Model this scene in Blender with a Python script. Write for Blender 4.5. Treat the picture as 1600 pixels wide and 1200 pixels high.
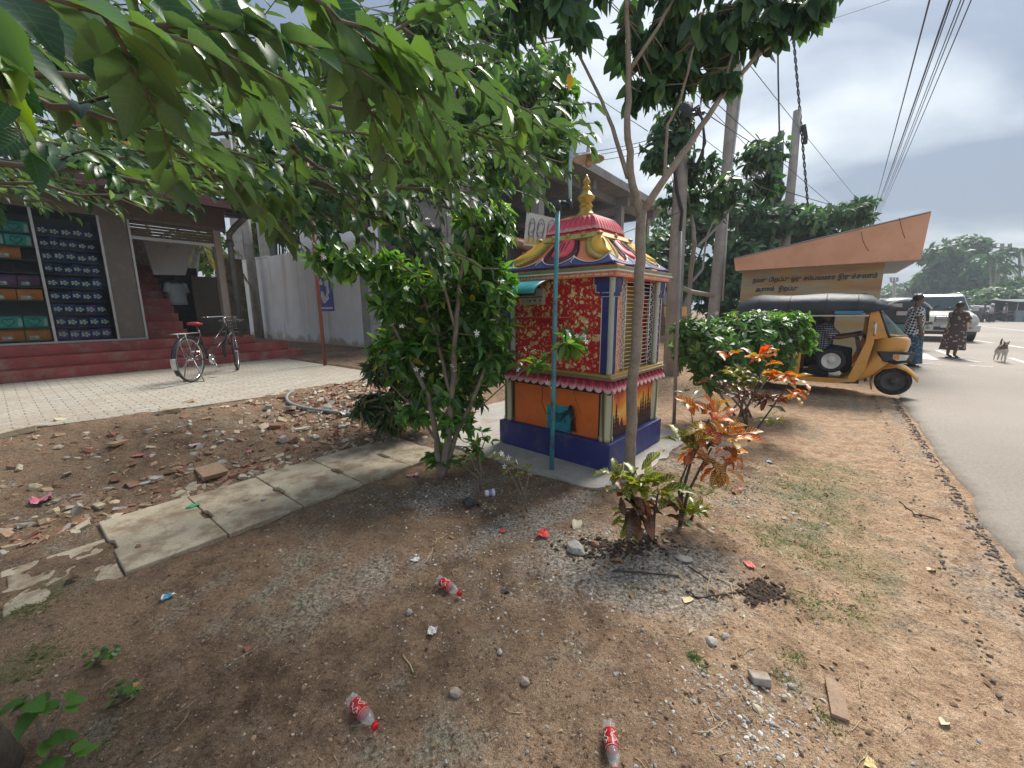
import bpy, math, random, numpy as np
from mathutils import Vector, Matrix, noise
R=math.radians
S=bpy.context.scene
for o in list(bpy.data.objects): bpy.data.objects.remove(o)
COL=S.collection
rng=np.random.default_rng(7); random.seed(7)
# ---------------------------------------------------------------- camera
F=635.; HC=1.4; PITCH=math.atan(117/635.); ROLL=0.0059
cd=bpy.data.cameras.new('camera'); cam=bpy.data.objects.new('camera',cd); COL.objects.link(cam)
cam.location=(0,0,HC)
cam.rotation_euler=(Matrix.Rotation(-PITCH,3,'X')@Matrix.Rotation(math.pi/2,3,'X')@Matrix.Rotation(-ROLL,3,'Z')).to_euler()
cd.sensor_width=36; cd.lens=36*F/1600; cd.clip_start=.02; cd.clip_end=2000
S.camera=cam
# ---------------------------------------------------------------- world: Nishita sky under broken cloud
SUN_AZ=R(38); SUN_EL=R(52)
w=bpy.data.worlds.new('World'); S.world=w; w.use_nodes=True
nt=w.node_tree; N=nt.nodes; L=nt.links; N.clear()
def wn(t,**k):
    n=N.new(t)
    for a,b in k.items(): setattr(n,a,b)
    return n
out=wn('ShaderNodeOutputWorld'); bg=wn('ShaderNodeBackground'); bg.inputs[1].default_value=.13
sky=wn('ShaderNodeTexSky',sky_type='NISHITA'); sky.sun_disc=False; sky.sun_elevation=SUN_EL; sky.sun_rotation=SUN_AZ; sky.dust_density=3
tc=wn('ShaderNodeTexCoord'); sp=wn('ShaderNodeSeparateXYZ'); L.new(tc.outputs['Generated'],sp.inputs[0])
def m(op,a,b=None,c=None):
    n=wn('ShaderNodeMath',operation=op)
    for i,v in enumerate((a,b,c)):
        if v is None: continue
        if isinstance(v,(int,float)): n.inputs[i].default_value=v
        else: L.new(v,n.inputs[i])
    return n.outputs[0]
zz=m('ADD',m('MAXIMUM',sp.outputs[2],0.0),.16)
cx=m('DIVIDE',sp.outputs[0],zz); cy=m('DIVIDE',sp.outputs[1],zz)
cb=wn('ShaderNodeCombineXYZ'); L.new(cx,cb.inputs[0]); L.new(cy,cb.inputs[1])
n1=wn('ShaderNodeTexNoise'); n1.inputs['Scale'].default_value=.85; n1.inputs['Detail'].default_value=7; n1.inputs['Roughness'].default_value=.5; n1.inputs['Distortion'].default_value=.4
mp=wn('ShaderNodeMapping'); mp.inputs['Location'].default_value=(2.35,.7,0); mp.inputs['Scale'].default_value=(1.0,1.5,1); mp.inputs['Rotation'].default_value=(0,0,.5)
L.new(cb.outputs[0],mp.inputs[0]); L.new(mp.outputs[0],n1.inputs['Vector'])
cr=wn('ShaderNodeValToRGB'); e=cr.color_ramp.elements
e[0].position=.41; e[0].color=(.27,.35,.47,1); e[1].position=.67; e[1].color=(.93,1.0,1.04,1)
x=cr.color_ramp.elements.new(.51); x.color=(.50,.585,.68,1)
L.new(n1.outputs[0],cr.inputs[0])
# brighter cloud towards the sun
sd=(math.sin(SUN_AZ)*math.cos(SUN_EL),math.cos(SUN_AZ)*math.cos(SUN_EL),math.sin(SUN_EL))
dp=wn('ShaderNodeVectorMath',operation='DOT_PRODUCT'); L.new(tc.outputs['Generated'],dp.inputs[0]); dp.inputs[1].default_value=sd
gl=m('MULTIPLY_ADD',m('POWER',m('MAXIMUM',dp.outputs['Value'],0.0),7.0),3.3,4.2)
vm=wn('ShaderNodeVectorMath',operation='SCALE'); L.new(cr.outputs[0],vm.inputs[0]); L.new(gl,vm.inputs['Scale'])
mx=wn('ShaderNodeMix',data_type='RGBA'); mx.inputs[0].default_value=.9
L.new(sky.outputs[0],mx.inputs[6]); L.new(vm.outputs[0],mx.inputs[7]); L.new(mx.outputs[2],bg.inputs[0]); L.new(bg.outputs[0],out.inputs[0])
sl=bpy.data.lights.new('sun','SUN'); sl.energy=3.4; sl.angle=R(20); sl.color=(1,.95,.86)
so=bpy.data.objects.new('sun',sl); COL.objects.link(so); so.rotation_euler=Vector(sd).to_track_quat('Z','Y').to_euler()
S.view_settings.view_transform='Standard'; S.view_settings.look='None'; S.view_settings.gamma=1; S.view_settings.exposure=.76
S.cycles.max_bounces=7; S.cycles.transparent_max_bounces=10; S.cycles.diffuse_bounces=3; S.cycles.glossy_bounces=3
S.cycles.caustics_reflective=False; S.cycles.caustics_refractive=False
# ---------------------------------------------------------------- frames: street direction s, leftwards t
D0=np.array([.617,.787,0.]); N0=np.array([-.787,.617,0.])
def ST(s,t,z=0): return s*D0+t*N0+np.array([0,0,z])
def stof(p): return p[0]*D0[0]+p[1]*D0[1], p[0]*N0[0]+p[1]*N0[1]
def ray(px,py):
    dx,dy=px-800.,600.-py; c,s_=math.cos(ROLL),math.sin(ROLL)
    x=dx*c+dy*s_; y=-dx*s_+dy*c
    return np.array([x/F, math.cos(PITCH)+y/F*math.sin(PITCH), -math.sin(PITCH)+y/F*math.cos(PITCH)])
O=np.array([0,0,HC])
def G(px,py,z=0.): r=ray(px,py); return O+r*(z-HC)/r[2]
def D(px,py,Y): r=ray(px,py); return O+r*Y/r[1]
def onT(px,py,t): r=ray(px,py); p=O+r*t/(r@N0); return stof(p)[0],p[2]      # -> s,z
def onS(px,py,s): r=ray(px,py); p=O+r*s/(r@D0); return stof(p)[1],p[2]      # -> t,z
def sm(x): x=min(1,max(0,x)); return x*x*(3-2*x)
def gbase(s,t): return .3*sm((t-3.75)/1.9)
def gh(x,y):
    s,t=stof((x,y)); h=gbase(s,t)
    h+=.022*noise.fractal(Vector((x*.9,y*.9,3)),1,2,3)+.015*noise.fractal(Vector((x*5,y*5,1)),.8,2,3)
    if abs(x)<6 and y<7: h+=.009*noise.fractal(Vector((x*20,y*20,7)),.6,2,3)
    d=math.hypot(s-3.2,(t-4.6)*1.1); h+=.10*max(0,1-(d/1.25)**2)*(1 if t<5.7 else 0)   # rubble heap
    d=math.hypot(x-.98,y-2.2); h+=.05*math.exp(-(d/.35)**2)
    if t<-.8: h=min(h,-.012)-.05*sm((-.9-t)/.4)
    if 2.83<t<3.74 and -.7<s<2.65: h=min(h,-.006+ (.075*sm((.35-s)/.45)+.06*sm((t-3.4)/.35)+.012)*max(0,noise.fractal(Vector((x*3,y*3,8)),.8,2,3)+.35))
    if t>5.9 and s<4.3: h=min(h,.25)
    return h
def GG(px,py):
    z=0.
    for _ in range(12): p=G(px,py,z); z=.5*z+.5*gh(p[0],p[1])
    p[2]=gh(p[0],p[1]); return p
# ---------------------------------------------------------------- materials
MATS={}
def nm(name):
    M=bpy.data.materials.new(name); M.use_nodes=True; return M,M.node_tree,M.node_tree.nodes['Principled BSDF']
def nn(t,ty,**k):
    n=t.nodes.new(ty)
    for a,b in k.items():
        if a in n.inputs: n.inputs[a].default_value=b
        else: setattr(n,a,b)
    return n
def ramp(t,fac,stops):
    n=t.nodes.new('ShaderNodeValToRGB'); e=n.color_ramp.elements
    e[0].position,e[0].color=stops[0][0],(*stops[0][1],1); e[1].position,e[1].color=stops[-1][0],(*stops[-1][1],1)
    for p,c in stops[1:-1]: x=e.new(p); x.color=(*c,1)
    t.links.new(fac,n.inputs[0]); return n.outputs[0]
def mixc(t,f,a,b,bt='MIX'):
    n=t.nodes.new('ShaderNodeMix'); n.data_type='RGBA'; n.blend_type=bt
    for i,v in ((0,f),(6,a),(7,b)):
        if isinstance(v,(int,float)): n.inputs[i].default_value=v
        elif isinstance(v,tuple): n.inputs[i].default_value=(*v,1)
        else: t.links.new(v,n.inputs[i])
    return n.outputs[2]
def tmath(t,op,a,b=None,cl=False):
    n=t.nodes.new('ShaderNodeMath'); n.operation=op; n.use_clamp=cl
    for i,v in enumerate((a,b)):
        if v is None: continue
        if isinstance(v,(int,float)): n.inputs[i].default_value=v
        else: t.links.new(v,n.inputs[i])
    return n.outputs[0]
def tnoise(t,scale,detail=5,vec=None,rough=.55,obj=True):
    n=nn(t,'ShaderNodeTexNoise',Scale=scale,Detail=detail,Roughness=rough)
    if vec is None:
        c=t.nodes.new('ShaderNodeNewGeometry'); vec=c.outputs['Position']
    t.links.new(vec,n.inputs['Vector']); return n.outputs[0]
def bump(t,b,h,strength=.4,dist=.01):
    n=nn(t,'ShaderNodeBump',Strength=strength,Distance=dist); t.links.new(h,n.inputs['Height']); t.links.new(n.outputs[0],b.inputs['Normal'])
def pm(name,c,rough=.7,var=.18,sc=6,bs=0.,bsc=60,metal=0,dirt=None,dsc=2.5,dth=.5,coat=0,emis=None):
    """painted / solid surface: colour with mottling, optional dirt patches"""
    if name in MATS: return MATS[name]
    M,t,b=nm(name); n=tnoise(t,sc)
    lo=tuple(x*(1-var) for x in c); hi=tuple(min(1,x*(1+var)) for x in c)
    col=ramp(t,n,[(.3,lo),(.7,hi)])
    if dirt:
        k=tnoise(t,dsc,7,rough=.65); f=ramp(t,k,[(dth-.06,(0,0,0)),(dth+.12,(1,1,1))]); col=mixc(t,f,col,dirt)
    t.links.new(col,b.inputs['Base Color']); b.inputs['Roughness'].default_value=rough; b.inputs['Metallic'].default_value=metal
    if coat: b.inputs['Coat Weight'].default_value=coat; b.inputs['Coat Roughness'].default_value=.15
    if bs: bump(t,b,tnoise(t,bsc,6),bs,.008)
    MATS[name]=M; return M
def leafmat(name,stops,trans=.35,rough=.42,vein=None,back=None,spec=.5):
    """stops: colours picked per leaf; vein: (colour, strength, lateral count)"""
    M,t,b=nm(name); g=t.nodes.new('ShaderNodeNewGeometry')
    col=ramp(t,g.outputs['Random Per Island'],stops)
    uv=t.nodes.new('ShaderNodeUVMap').outputs[0]; sx=t.nodes.new('ShaderNodeSeparateXYZ'); t.links.new(uv,sx.inputs[0])
    ax=tmath(t,'ABSOLUTE',tmath(t,'SUBTRACT',sx.outputs[0],.5))
    mid=tmath(t,'LESS_THAN',ax,.03)
    cnt=vein[2] if vein else 9
    k=tmath(t,'FRACT',tmath(t,'MULTIPLY',tmath(t,'SUBTRACT',sx.outputs[1],tmath(t,'MULTIPLY',ax,.35)),cnt))
    lat=tmath(t,'LESS_THAN',tmath(t,'ABSOLUTE',tmath(t,'SUBTRACT',k,.5)),.09 if not vein else .13)
    v=tmath(t,'MAXIMUM',mid,lat)
    if vein:
        vc=ramp(t,tmath(t,'FRACT',tmath(t,'MULTIPLY',g.outputs['Random Per Island'],7.3)),vein[0]); col=mixc(t,tmath(t,'MULTIPLY',v,vein[1]),col,vc)
    else: col=mixc(t,tmath(t,'MULTIPLY',v,.22),col,(.16,.24,.07))
    if back: col=mixc(t,tmath(t,'MULTIPLY',g.outputs['Backfacing'],.6),col,back)
    t.links.new(col,b.inputs['Base Color']); b.inputs['Roughness'].default_value=rough; b.inputs['Specular IOR Level'].default_value=spec
    tr=t.nodes.new('ShaderNodeBsdfTranslucent'); hs=nn(t,'ShaderNodeHueSaturation',Saturation=1.15,Value=2.1,Hue=.485); t.links.new(col,hs.inputs['Color']); t.links.new(hs.outputs[0],tr.inputs[0])
    ms=t.nodes.new('ShaderNodeMixShader'); ms.inputs[0].default_value=trans
    t.links.new(b.outputs[0],ms.inputs[1]); t.links.new(tr.outputs[0],ms.inputs[2])
    t.links.new(ms.outputs[0],t.nodes['Material Output'].inputs['Surface'])
    bump(t,b,v,.25,.002)
    MATS[name]=M; return M
# ---------------------------------------------------------------- objects
def prop(o,label=None,cat=None,group=None,kind=None):
    for k,v in (('label',label),('category',cat),('group',group),('kind',kind)):
        if v: o[k]=v
    return o
def thing(name,label,cat,loc=(0,0,0),rz=0,group=None):
    o=bpy.data.objects.new(name,None); COL.objects.link(o); o.location=tuple(loc); o.rotation_euler=(0,0,rz); o.empty_display_size=.1
    return prop(o,label,cat,group)
def rootloc(o):
    v=Vector((0,0,0))
    while o is not None: v+=o.location; o=o.parent
    return v
class MB:
    def __init__(s): s.v=[]; s.f=[]; s.m=[]; s.sm=[]; s.cm=0; s.uv=None
    def add(s,vs,fs,smooth=False):
        b=len(s.v); s.v+= [tuple(map(float,p)) for p in vs]
        for f in fs: s.f.append(tuple(i+b for i in f)); s.m.append(s.cm); s.sm.append(smooth)
        return s
    def mat(s,i): s.cm=i; return s
    def hexa(s,p,smooth=False):   # 8 points: bottom 4 ccw, top 4 ccw
        return s.add(p,[(3,2,1,0),(4,5,6,7),(0,1,5,4),(1,2,6,5),(2,3,7,6),(3,0,4,7)],smooth)
    def box(s,c,d,M=None):
        x,y,z=[q/2 for q in d]; P=[(-x,-y,-z),(x,-y,-z),(x,y,-z),(-x,y,-z),(-x,-y,z),(x,-y,z),(x,y,z),(-x,y,z)]
        P=[Vector(p) for p in P]
        if M is not None: P=[M@p for p in P]
        return s.hexa([p+Vector(c) for p in P])
    def bst(s,s0,s1,t0,t1,z0,z1):
        return s.hexa([ST(s0,t1,z0),ST(s0,t0,z0),ST(s1,t0,z0),ST(s1,t1,z0),ST(s0,t1,z1),ST(s0,t0,z1),ST(s1,t0,z1),ST(s1,t1,z1)])
    def bar(s,a,b,w,h,up=(0,0,1)):
        a=Vector(a); b=Vector(b); d=(b-a).normalized(); u=Vector(up); sd_=d.cross(u)
        if sd_.length<1e-4: sd_=d.cross(Vector((1,0,0)))
        sd_.normalize(); u=sd_.cross(d)
        P=[]
        for q in (a,b):
            P.append([q-sd_*w/2-u*h/2,q+sd_*w/2-u*h/2,q+sd_*w/2+u*h/2,q-sd_*w/2+u*h/2])
        return s.add(P[0]+P[1],[(3,2,1,0),(4,5,6,7),(0,1,5,4),(1,2,6,5),(2,3,7,6),(3,0,4,7)])
    def tube(s,pts,r,n=8,cap=True):
        pts=[Vector(p) for p in pts]; k=len(pts)
        if not hasattr(r,'__len__'): r=[r]*k
        d0=(pts[1]-pts[0]).normalized(); a=d0.orthogonal().normalized(); vs=[]
        for i,p in enumerate(pts):
            d=(pts[min(i+1,k-1)]-pts[max(i-1,0)]).normalized(); a=(a-d*a.dot(d))
            a=a.normalized() if a.length>1e-6 else d.orthogonal().normalized(); b=d.cross(a)
            for j in range(n):
                th=2*math.pi*j/n; vs.append(p+(a*math.cos(th)+b*math.sin(th))*r[i])
        fs=[(i*n+j,i*n+(j+1)%n,(i+1)*n+(j+1)%n,(i+1)*n+j) for i in range(k-1) for j in range(n)]
        s.add(vs,fs,True)
        if cap: s.f+= [tuple(len(s.v)-k*n+j for j in range(n))[::-1],tuple(len(s.v)-n+j for j in range(n))]; s.m+=[s.cm]*2; s.sm+=[False]*2
        return s
    def lathe(s,prof,c=(0,0,0),n=20,M=None,smooth=True):
        vs=[]
        for r,z in prof:
            for j in range(n):
                th=2*math.pi*j/n; p=Vector((r*math.cos(th),r*math.sin(th),z))
                if M is not None: p=M@p
                vs.append(p+Vector(c))
        k=len(prof); fs=[(i*n+j,i*n+(j+1)%n,(i+1)*n+(j+1)%n,(i+1)*n+j) for i in range(k-1) for j in range(n)]
        fs+=[tuple(range(n))[::-1],tuple((k-1)*n+j for j in range(n))]
        return s.add(vs,fs,smooth)
    def loft(s,rings,cap=True,smooth=True):
        n=len(rings[0]); k=len(rings); vs=[p for r in rings for p in r]
        fs=[(i*n+j,i*n+(j+1)%n,(i+1)*n+(j+1)%n,(i+1)*n+j) for i in range(k-1) for j in range(n)]
        if cap: fs+=[tuple(range(n))[::-1],tuple((k-1)*n+j for j in range(n))]
        return s.add(vs,fs,smooth)
    def prism(s,poly,off):  # poly: 3d points, extruded by off
        n=len(poly); a=[Vector(p) for p in poly]; b=[p+Vector(off) for p in a]
        return s.add(a+b,[tuple(range(n))[::-1],tuple(range(n,2*n))]+[(i,(i+1)%n,(i+1)%n+n,i+n) for i in range(n)])
    def grid(s,fn,nu,nv,smooth=True):
        vs=[fn(i/nu,j/nv) for j in range(nv+1) for i in range(nu+1)]
        return s.add(vs,[(j*(nu+1)+i,j*(nu+1)+i+1,(j+1)*(nu+1)+i+1,(j+1)*(nu+1)+i) for j in range(nv) for i in range(nu)],smooth)
    def build(s,name,mats,parent=None,local=False,bevel=0,solid=0,sub=0):
        me=bpy.data.meshes.new(name)
        off=Vector((0,0,0)) if (local or parent is None) else rootloc(parent)
        me.from_pydata([(x-off.x,y-off.y,z-off.z) for x,y,z in s.v],[],s.f)
        if not isinstance(mats,(list,tuple)): mats=[mats]
        for q in mats: me.materials.append(q)
        me.polygons.foreach_set('material_index',s.m); me.polygons.foreach_set('use_smooth',s.sm)
        me.update(); o=bpy.data.objects.new(name,me); COL.objects.link(o); o.parent=parent
        if sub: q=o.modifiers.new('sub','SUBSURF'); q.levels=sub; q.render_levels=sub
        if solid: q=o.modifiers.new('solid','SOLIDIFY'); q.thickness=solid; q.offset=0
        if bevel: q=o.modifiers.new('bevel','BEVEL'); q.width=bevel; q.segments=2; q.limit_method='ANGLE'; q.angle_limit=R(40)
        return o
def copytree(o,parent=None):
    c=o.copy(); COL.objects.link(c); c.parent=parent
    for ch in list(o.children): copytree(ch,c)
    return c
# ---------------------------------------------------------------- leaves
def leaf_tpl(seg=4,a=.9,b=.5,fold=.25,curl=.3,serr=0,wav=0):
    """unit leaf: length 1 along y, half width 1 at the widest (scaled by W)"""
    V=[];U=[];Fc=[]
    wmax=max((1-v)**a*v**b for v in np.linspace(.01,.99,50))
    for i in range(seg+1):
        v=i/seg; w_=max(0,(1-v)**a*v**b/wmax) if 0<i<seg else (0.0 if i==seg else .08)
        if serr and 0<i<seg: w_*=1+serr*(1 if i%2 else -1)
        y=math.sin(v*curl)/curl if curl else v; z=-(1-math.cos(v*curl))/curl if curl else 0
        for k in (-1,0,1):
            V.append((k*w_,y,z+abs(k)*w_*fold*.3+(wav*math.sin(v*14+k)*w_ if k else 0))); U.append((.5+.5*k,v))
    for i in range(seg):
        for k in (0,1):
            q=i*3+k
            Fc.append((q,q+1,q+4,q+3))
    return np.array(V),np.array(U),np.array(Fc)
def leaves(name,tpls,pos,dr,nr,ln,wd,mat,parent,world=True):
    pos=np.asarray(pos,float); dr=np.asarray(dr,float); nr=np.asarray(nr,float); n=len(pos)
    ln=np.broadcast_to(ln,(n,)); wd=np.broadcast_to(wd,(n,))
    dr=dr/np.linalg.norm(dr,axis=1,keepdims=True); sd_=np.cross(dr,nr); sd_/=np.linalg.norm(sd_,axis=1,keepdims=True)+1e-9; nr=np.cross(sd_,dr)
    Vs=[];Fs=[];Us=[];base=0; idx=rng.integers(0,len(tpls),n)
    off=np.array(rootloc(parent)) if (parent is not None and world) else np.zeros(3)
    for k,(V,U,Fc) in enumerate(tpls):
        I=np.where(idx==k)[0]
        if not len(I): continue
        P=pos[I][:,None,:]-off+ V[None,:,0:1]*wd[I][:,None,None]*sd_[I][:,None,:]+V[None,:,1:2]*ln[I][:,None,None]*dr[I][:,None,:]+V[None,:,2:3]*ln[I][:,None,None]*nr[I][:,None,:]
        Vs.append(P.reshape(-1,3)); Fs.append((Fc[None]+(np.arange(len(I))*len(V))[:,None,None]+base).reshape(-1,4))
        Us.append(np.tile(U[Fc.reshape(-1)],(len(I),1))); base+=len(I)*len(V)
    Vs=np.concatenate(Vs);Fs=np.concatenate(Fs);Us=np.concatenate(Us)
    me=bpy.data.meshes.new(name); me.vertices.add(len(Vs)); me.vertices.foreach_set('co',Vs.ravel())
    me.loops.add(len(Fs)*4); me.loops.foreach_set('vertex_index',Fs.ravel().astype(np.int32))
    me.polygons.add(len(Fs)); me.polygons.foreach_set('loop_start',(np.arange(len(Fs))*4).astype(np.int32)); me.polygons.foreach_set('loop_total',np.full(len(Fs),4,np.int32))
    me.polygons.foreach_set('use_smooth',np.ones(len(Fs),bool))
    u=me.uv_layers.new(name='UVMap'); u.data.foreach_set('uv',Us.ravel().astype(np.float32))
    me.update(calc_edges=True); me.validate(); me.materials.append(mat)
    o=bpy.data.objects.new(name,me); COL.objects.link(o); o.parent=parent; return o
def runit(n): v=rng.normal(size=(n,3)); return v/np.linalg.norm(v,axis=1,keepdims=True)
def whorls(centers,outdir,k,spread,droop,L,Lj=.25,W=.22,up=.6,r0=.01,axial=0.):
    """k leaves round each twig end -> pos,dir,normal,len,width"""
    C=np.repeat(centers,k,0); Dd=np.repeat(outdir,k,0); n=len(C)
    rd=runit(n); rd-=Dd*(rd*Dd).sum(1,keepdims=True); rd/=np.linalg.norm(rd,axis=1,keepdims=True)+1e-9
    d=Dd*(1-spread)+rd*spread+np.array([0,0,-1.])*droop*rng.uniform(.6,1.3,(n,1)); d/=np.linalg.norm(d,axis=1,keepdims=True)
    nrm=Dd*.8-rd*.2+np.array([0,0,up])+runit(n)*.35
    ln=L*rng.uniform(1-Lj,1+Lj,n)
    return C+d*r0-Dd*axial*rng.uniform(0,1,(n,1)),d,nrm,ln,ln*W
def blob(c,r,n,shell=.45):
    d=runit(n); q=(rng.uniform(0,1,(n,1))**shell); return np.array(c)+d*q*np.array(r), d
def wob(a,b,n=5,amp=.03,sag=0):
    a=np.array(a,float); b=np.array(b,float); P=[]
    for i in range(n+1):
        v=i/n; p=a*(1-v)+b*v
        if 0<i<n: p=p+rng.normal(size=3)*amp
        p[2]-=sag*4*v*(1-v); P.append(p)
    return P
TPL_L=[leaf_tpl(4,.9,.55,.3,.5),leaf_tpl(4,.9,.55,.5,.9),leaf_tpl(4,.8,.6,.1,.25)]
TPL_S=[leaf_tpl(2,.8,.6,.3,.4),leaf_tpl(2,.8,.6,.3,.9)]
TPL_M=[leaf_tpl(10,.85,.34,.35,.35,serr=.05),leaf_tpl(10,.85,.34,.5,.7,serr=.05),leaf_tpl(10,.8,.3,.2,.2,serr=.05)]
TPL_C=[leaf_tpl(7,.55,.75,.4,.6,wav=.06),leaf_tpl(7,.55,.75,.5,1.1,wav=.08),leaf_tpl(7,.5,.8,.3,.4,wav=.05)]
def icos():
    t=(1+5**.5)/2; v=np.array([(-1,t,0),(1,t,0),(-1,-t,0),(1,-t,0),(0,-1,t),(0,1,t),(0,-1,-t),(0,1,-t),(t,0,-1),(t,0,1),(-t,0,-1),(-t,0,1)],float)/1.9
    f=[(0,11,5),(0,5,1),(0,1,7),(0,7,10),(0,10,11),(1,5,9),(5,11,4),(11,10,2),(10,7,6),(7,1,8),(3,9,4),(3,4,2),(3,2,6),(3,6,8),(3,8,9),(4,9,5),(2,4,11),(6,2,10),(8,6,7),(9,8,1)]
    return v,f
def rotm(): return np.array(Matrix.Rotation(random.uniform(0,6.28),3,Vector(random_unit())))
def random_unit(): v=rng.normal(size=3); return v/np.linalg.norm(v)
def stone_mesh(mb,c,size,flat=.6,rough=.22,yaw=None):
    v,f=icos(); v=v*(1+rng.normal(size=(12,1))*rough); v=v@rotm().T*np.array([1,rng.uniform(.6,1),flat])
    a=yaw if yaw is not None else rng.uniform(0,6.28); c_,s_=math.cos(a),math.sin(a)
    v=v@np.array([[c_,s_,0],[-s_,c_,0],[0,0,1]]); mb.add(v*size+np.array(c),f)
def chunk_mesh(mb,c,dims,tilt=.15,yaw=None):
    """broken block: a box with knocked-off corners"""
    x,y,z=[d/2 for d in dims]; P=np.array([(-x,-y,-z),(x,-y,-z),(x,y,-z),(-x,y,-z),(-x,-y,z),(x,-y,z),(x,y,z),(-x,y,z)])
    P*=rng.uniform(.72,1.06,(8,3)); M=np.array(Matrix.Rotation(yaw if yaw is not None else rng.uniform(0,6.28),3,'Z')@Matrix.Rotation(rng.normal()*tilt,3,'X')@Matrix.Rotation(rng.normal()*tilt,3,'Y'))
    mb.hexa(P@M.T+np.array(c))
# ================================================================ GROUND
def axis(lo,hi,d,far,g=1.35):
    a=list(np.arange(lo,hi+d/2,d)); st=d
    while a[-1]<far: st=min(st*g,40); a.append(a[-1]+st)
    st=d
    while a[0]>-far: st=min(st*g,40); a.insert(0,a[0]-st)
    return a
sa=axis(-.7,5.2,.025,900); ta=axis(-1.7,6.2,.025,900)
na,nb=len(sa),len(ta); V=[];
zone=[]   # r=grey gravel, g=grass, b=tan verge
apron_c=np.array([.73,4.12])
def zones(x,y,s,t):
    nz=noise.fractal(Vector((x*1.3,y*1.3,9)),.9,2,4); nf=noise.fractal(Vector((x*6,y*6,4)),.9,2,3)
    g=0.
    for gx,gy,rx,ry,st in ((.70,1.95,.6,.22,1.05),(.0,2.45,.8,.15,.75),(-.45,2.95,.5,.16,.7),(1.9,3.2,.4,1.0,.4),(-1.25,4.0,.5,.25,.7),(-1.9,3.4,.5,.12,.4),(.1,2.1,.6,.2,.3),(1.0,1.35,.18,.14,.4)):
        dx,dy=x-gx,y-gy; a=math.radians(-35) if gx<.5 else 0.
        u,v=(dx*math.cos(a)-dy*math.sin(a))/rx,(dx*math.sin(a)+dy*math.cos(a))/ry
        g=max(g,st*math.exp(-(u*u+v*v)*.8))
    if -.95<t<-.6: g=max(g,.35*(1-abs(t+.8)/.2))
    g=sm((g+nz*.45+nf*.4-.06)*1.3)*.85
    gr=0.
    for px,py,r in GRS: gr=max(gr,math.exp(-((x-px)**2+(y-py)**2)/(r*r)))
    gr=sm(gr+nz*.5+nf*.5-.15)*.85
    b=sm((1.15-t)/1.1+nz*.6-.1) if t<2.9 else 0.
    if s>4 and t<3.5: b=max(b,.85)
    return g,gr,b
GRS=[]
for px,py,r in ((1260,770,.42),(1235,840,.3),(1290,810,.3),(1310,870,.28),(1280,950,.16),(1330,960,.1),(1350,940,.1),(1240,1025,.09),(1230,1060,.06),(30,1050,.13),(60,930,.1),(1265,735,.4),(20,965,.09),(1090,1035,.03)):
    q=G(px,py); GRS.append((q[0],q[1],r))
for t_ in ta:
    for s_ in sa:
        p=ST(s_,t_); near=abs(s_)<12 and abs(t_)<12
        if near: z=gh(p[0],p[1]); zone.append((*zones(p[0],p[1],s_,t_),1))
        else: z=gbase(s_,t_) if t_>-.8 else -.062; zone.append((0,.1,.8 if s_>4 and t_<6 else .3,1))
        V.append((p[0],p[1],z))
Fg=[(j*na+i,j*na+i+1,(j+1)*na+i+1,(j+1)*na+i) for j in range(nb-1) for i in range(na-1)]
me=bpy.data.meshes.new('ground'); me.from_pydata(V,[],Fg)
ca=me.color_attributes.new('zone','FLOAT_COLOR','POINT'); ca.data.foreach_set('color',np.array(zone,np.float32).ravel())
me.polygons.foreach_set('use_smooth',np.ones(len(Fg),bool)); me.update()
GR=bpy.data.objects.new('ground',me); COL.objects.link(GR); prop(GR,kind='structure')
M,t,b=nm('soil'); MATS['soil']=M
at=nn(t,'ShaderNodeVertexColor'); at.layer_name='zone'; sc=t.nodes.new('ShaderNodeSeparateColor'); t.links.new(at.outputs[0],sc.inputs[0])
n0=tnoise(t,1.1,6,rough=.6); n1_=tnoise(t,9,8,rough=.68); n2_=tnoise(t,55,7,rough=.7); n3_=tnoise(t,260,3,rough=.6)
dk=ramp(t,n0,[(.36,(.118,.078,.053)),(.5,(.19,.127,.086)),(.64,(.27,.185,.125))])
dk=mixc(t,tmath(t,'MULTIPLY',ramp(t,n1_,[(.42,(0,0,0)),(.6,(1,1,1))]),.55),dk,(.33,.23,.15))
tn=ramp(t,n1_,[(.34,(.32,.21,.14)),(.5,(.46,.315,.205)),(.66,(.58,.42,.29))])
c=mixc(t,sc.outputs[2],dk,tn)
gv=ramp(t,n2_,[(.36,(.13,.11,.095)),(.5,(.29,.26,.23)),(.62,(.48,.45,.41))])
c=mixc(t,sc.outputs[0],c,gv)
c=mixc(t,tmath(t,'MULTIPLY',sc.outputs[1],.55),c,(.12,.15,.05))
dots=ramp(t,n3_,[(.36,(.58,.54,.52)),(.5,(1,1,1)),(.66,(1.35,1.32,1.3))]); c=mixc(t,1.0,c,dots,'MULTIPLY')
d2=ramp(t,n2_,[(.33,(.5,.47,.45)),(.47,(1,1,1)),(.66,(1.3,1.28,1.25))]); c=mixc(t,1.0,c,d2,'MULTIPLY')
vo=nn(t,'ShaderNodeTexVoronoi',Scale=70,Randomness=1); gp=t.nodes.new('ShaderNodeNewGeometry'); t.links.new(gp.outputs['Position'],vo.inputs['Vector'])
pale=tmath(t,'MULTIPLY',tmath(t,'LESS_THAN',vo.outputs['Distance'],.17),tmath(t,'GREATER_THAN',nn(t,'ShaderNodeSeparateColor').outputs[0],.5))
sv=t.nodes.new('ShaderNodeSeparateColor'); t.links.new(vo.outputs['Color'],sv.inputs[0])
pale=tmath(t,'MULTIPLY',tmath(t,'LESS_THAN',vo.outputs['Distance'],.2),tmath(t,'GREATER_THAN',sv.outputs[0],.86))
c=mixc(t,tmath(t,'MULTIPLY',pale,.7),c,(.58,.53,.47))
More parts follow.
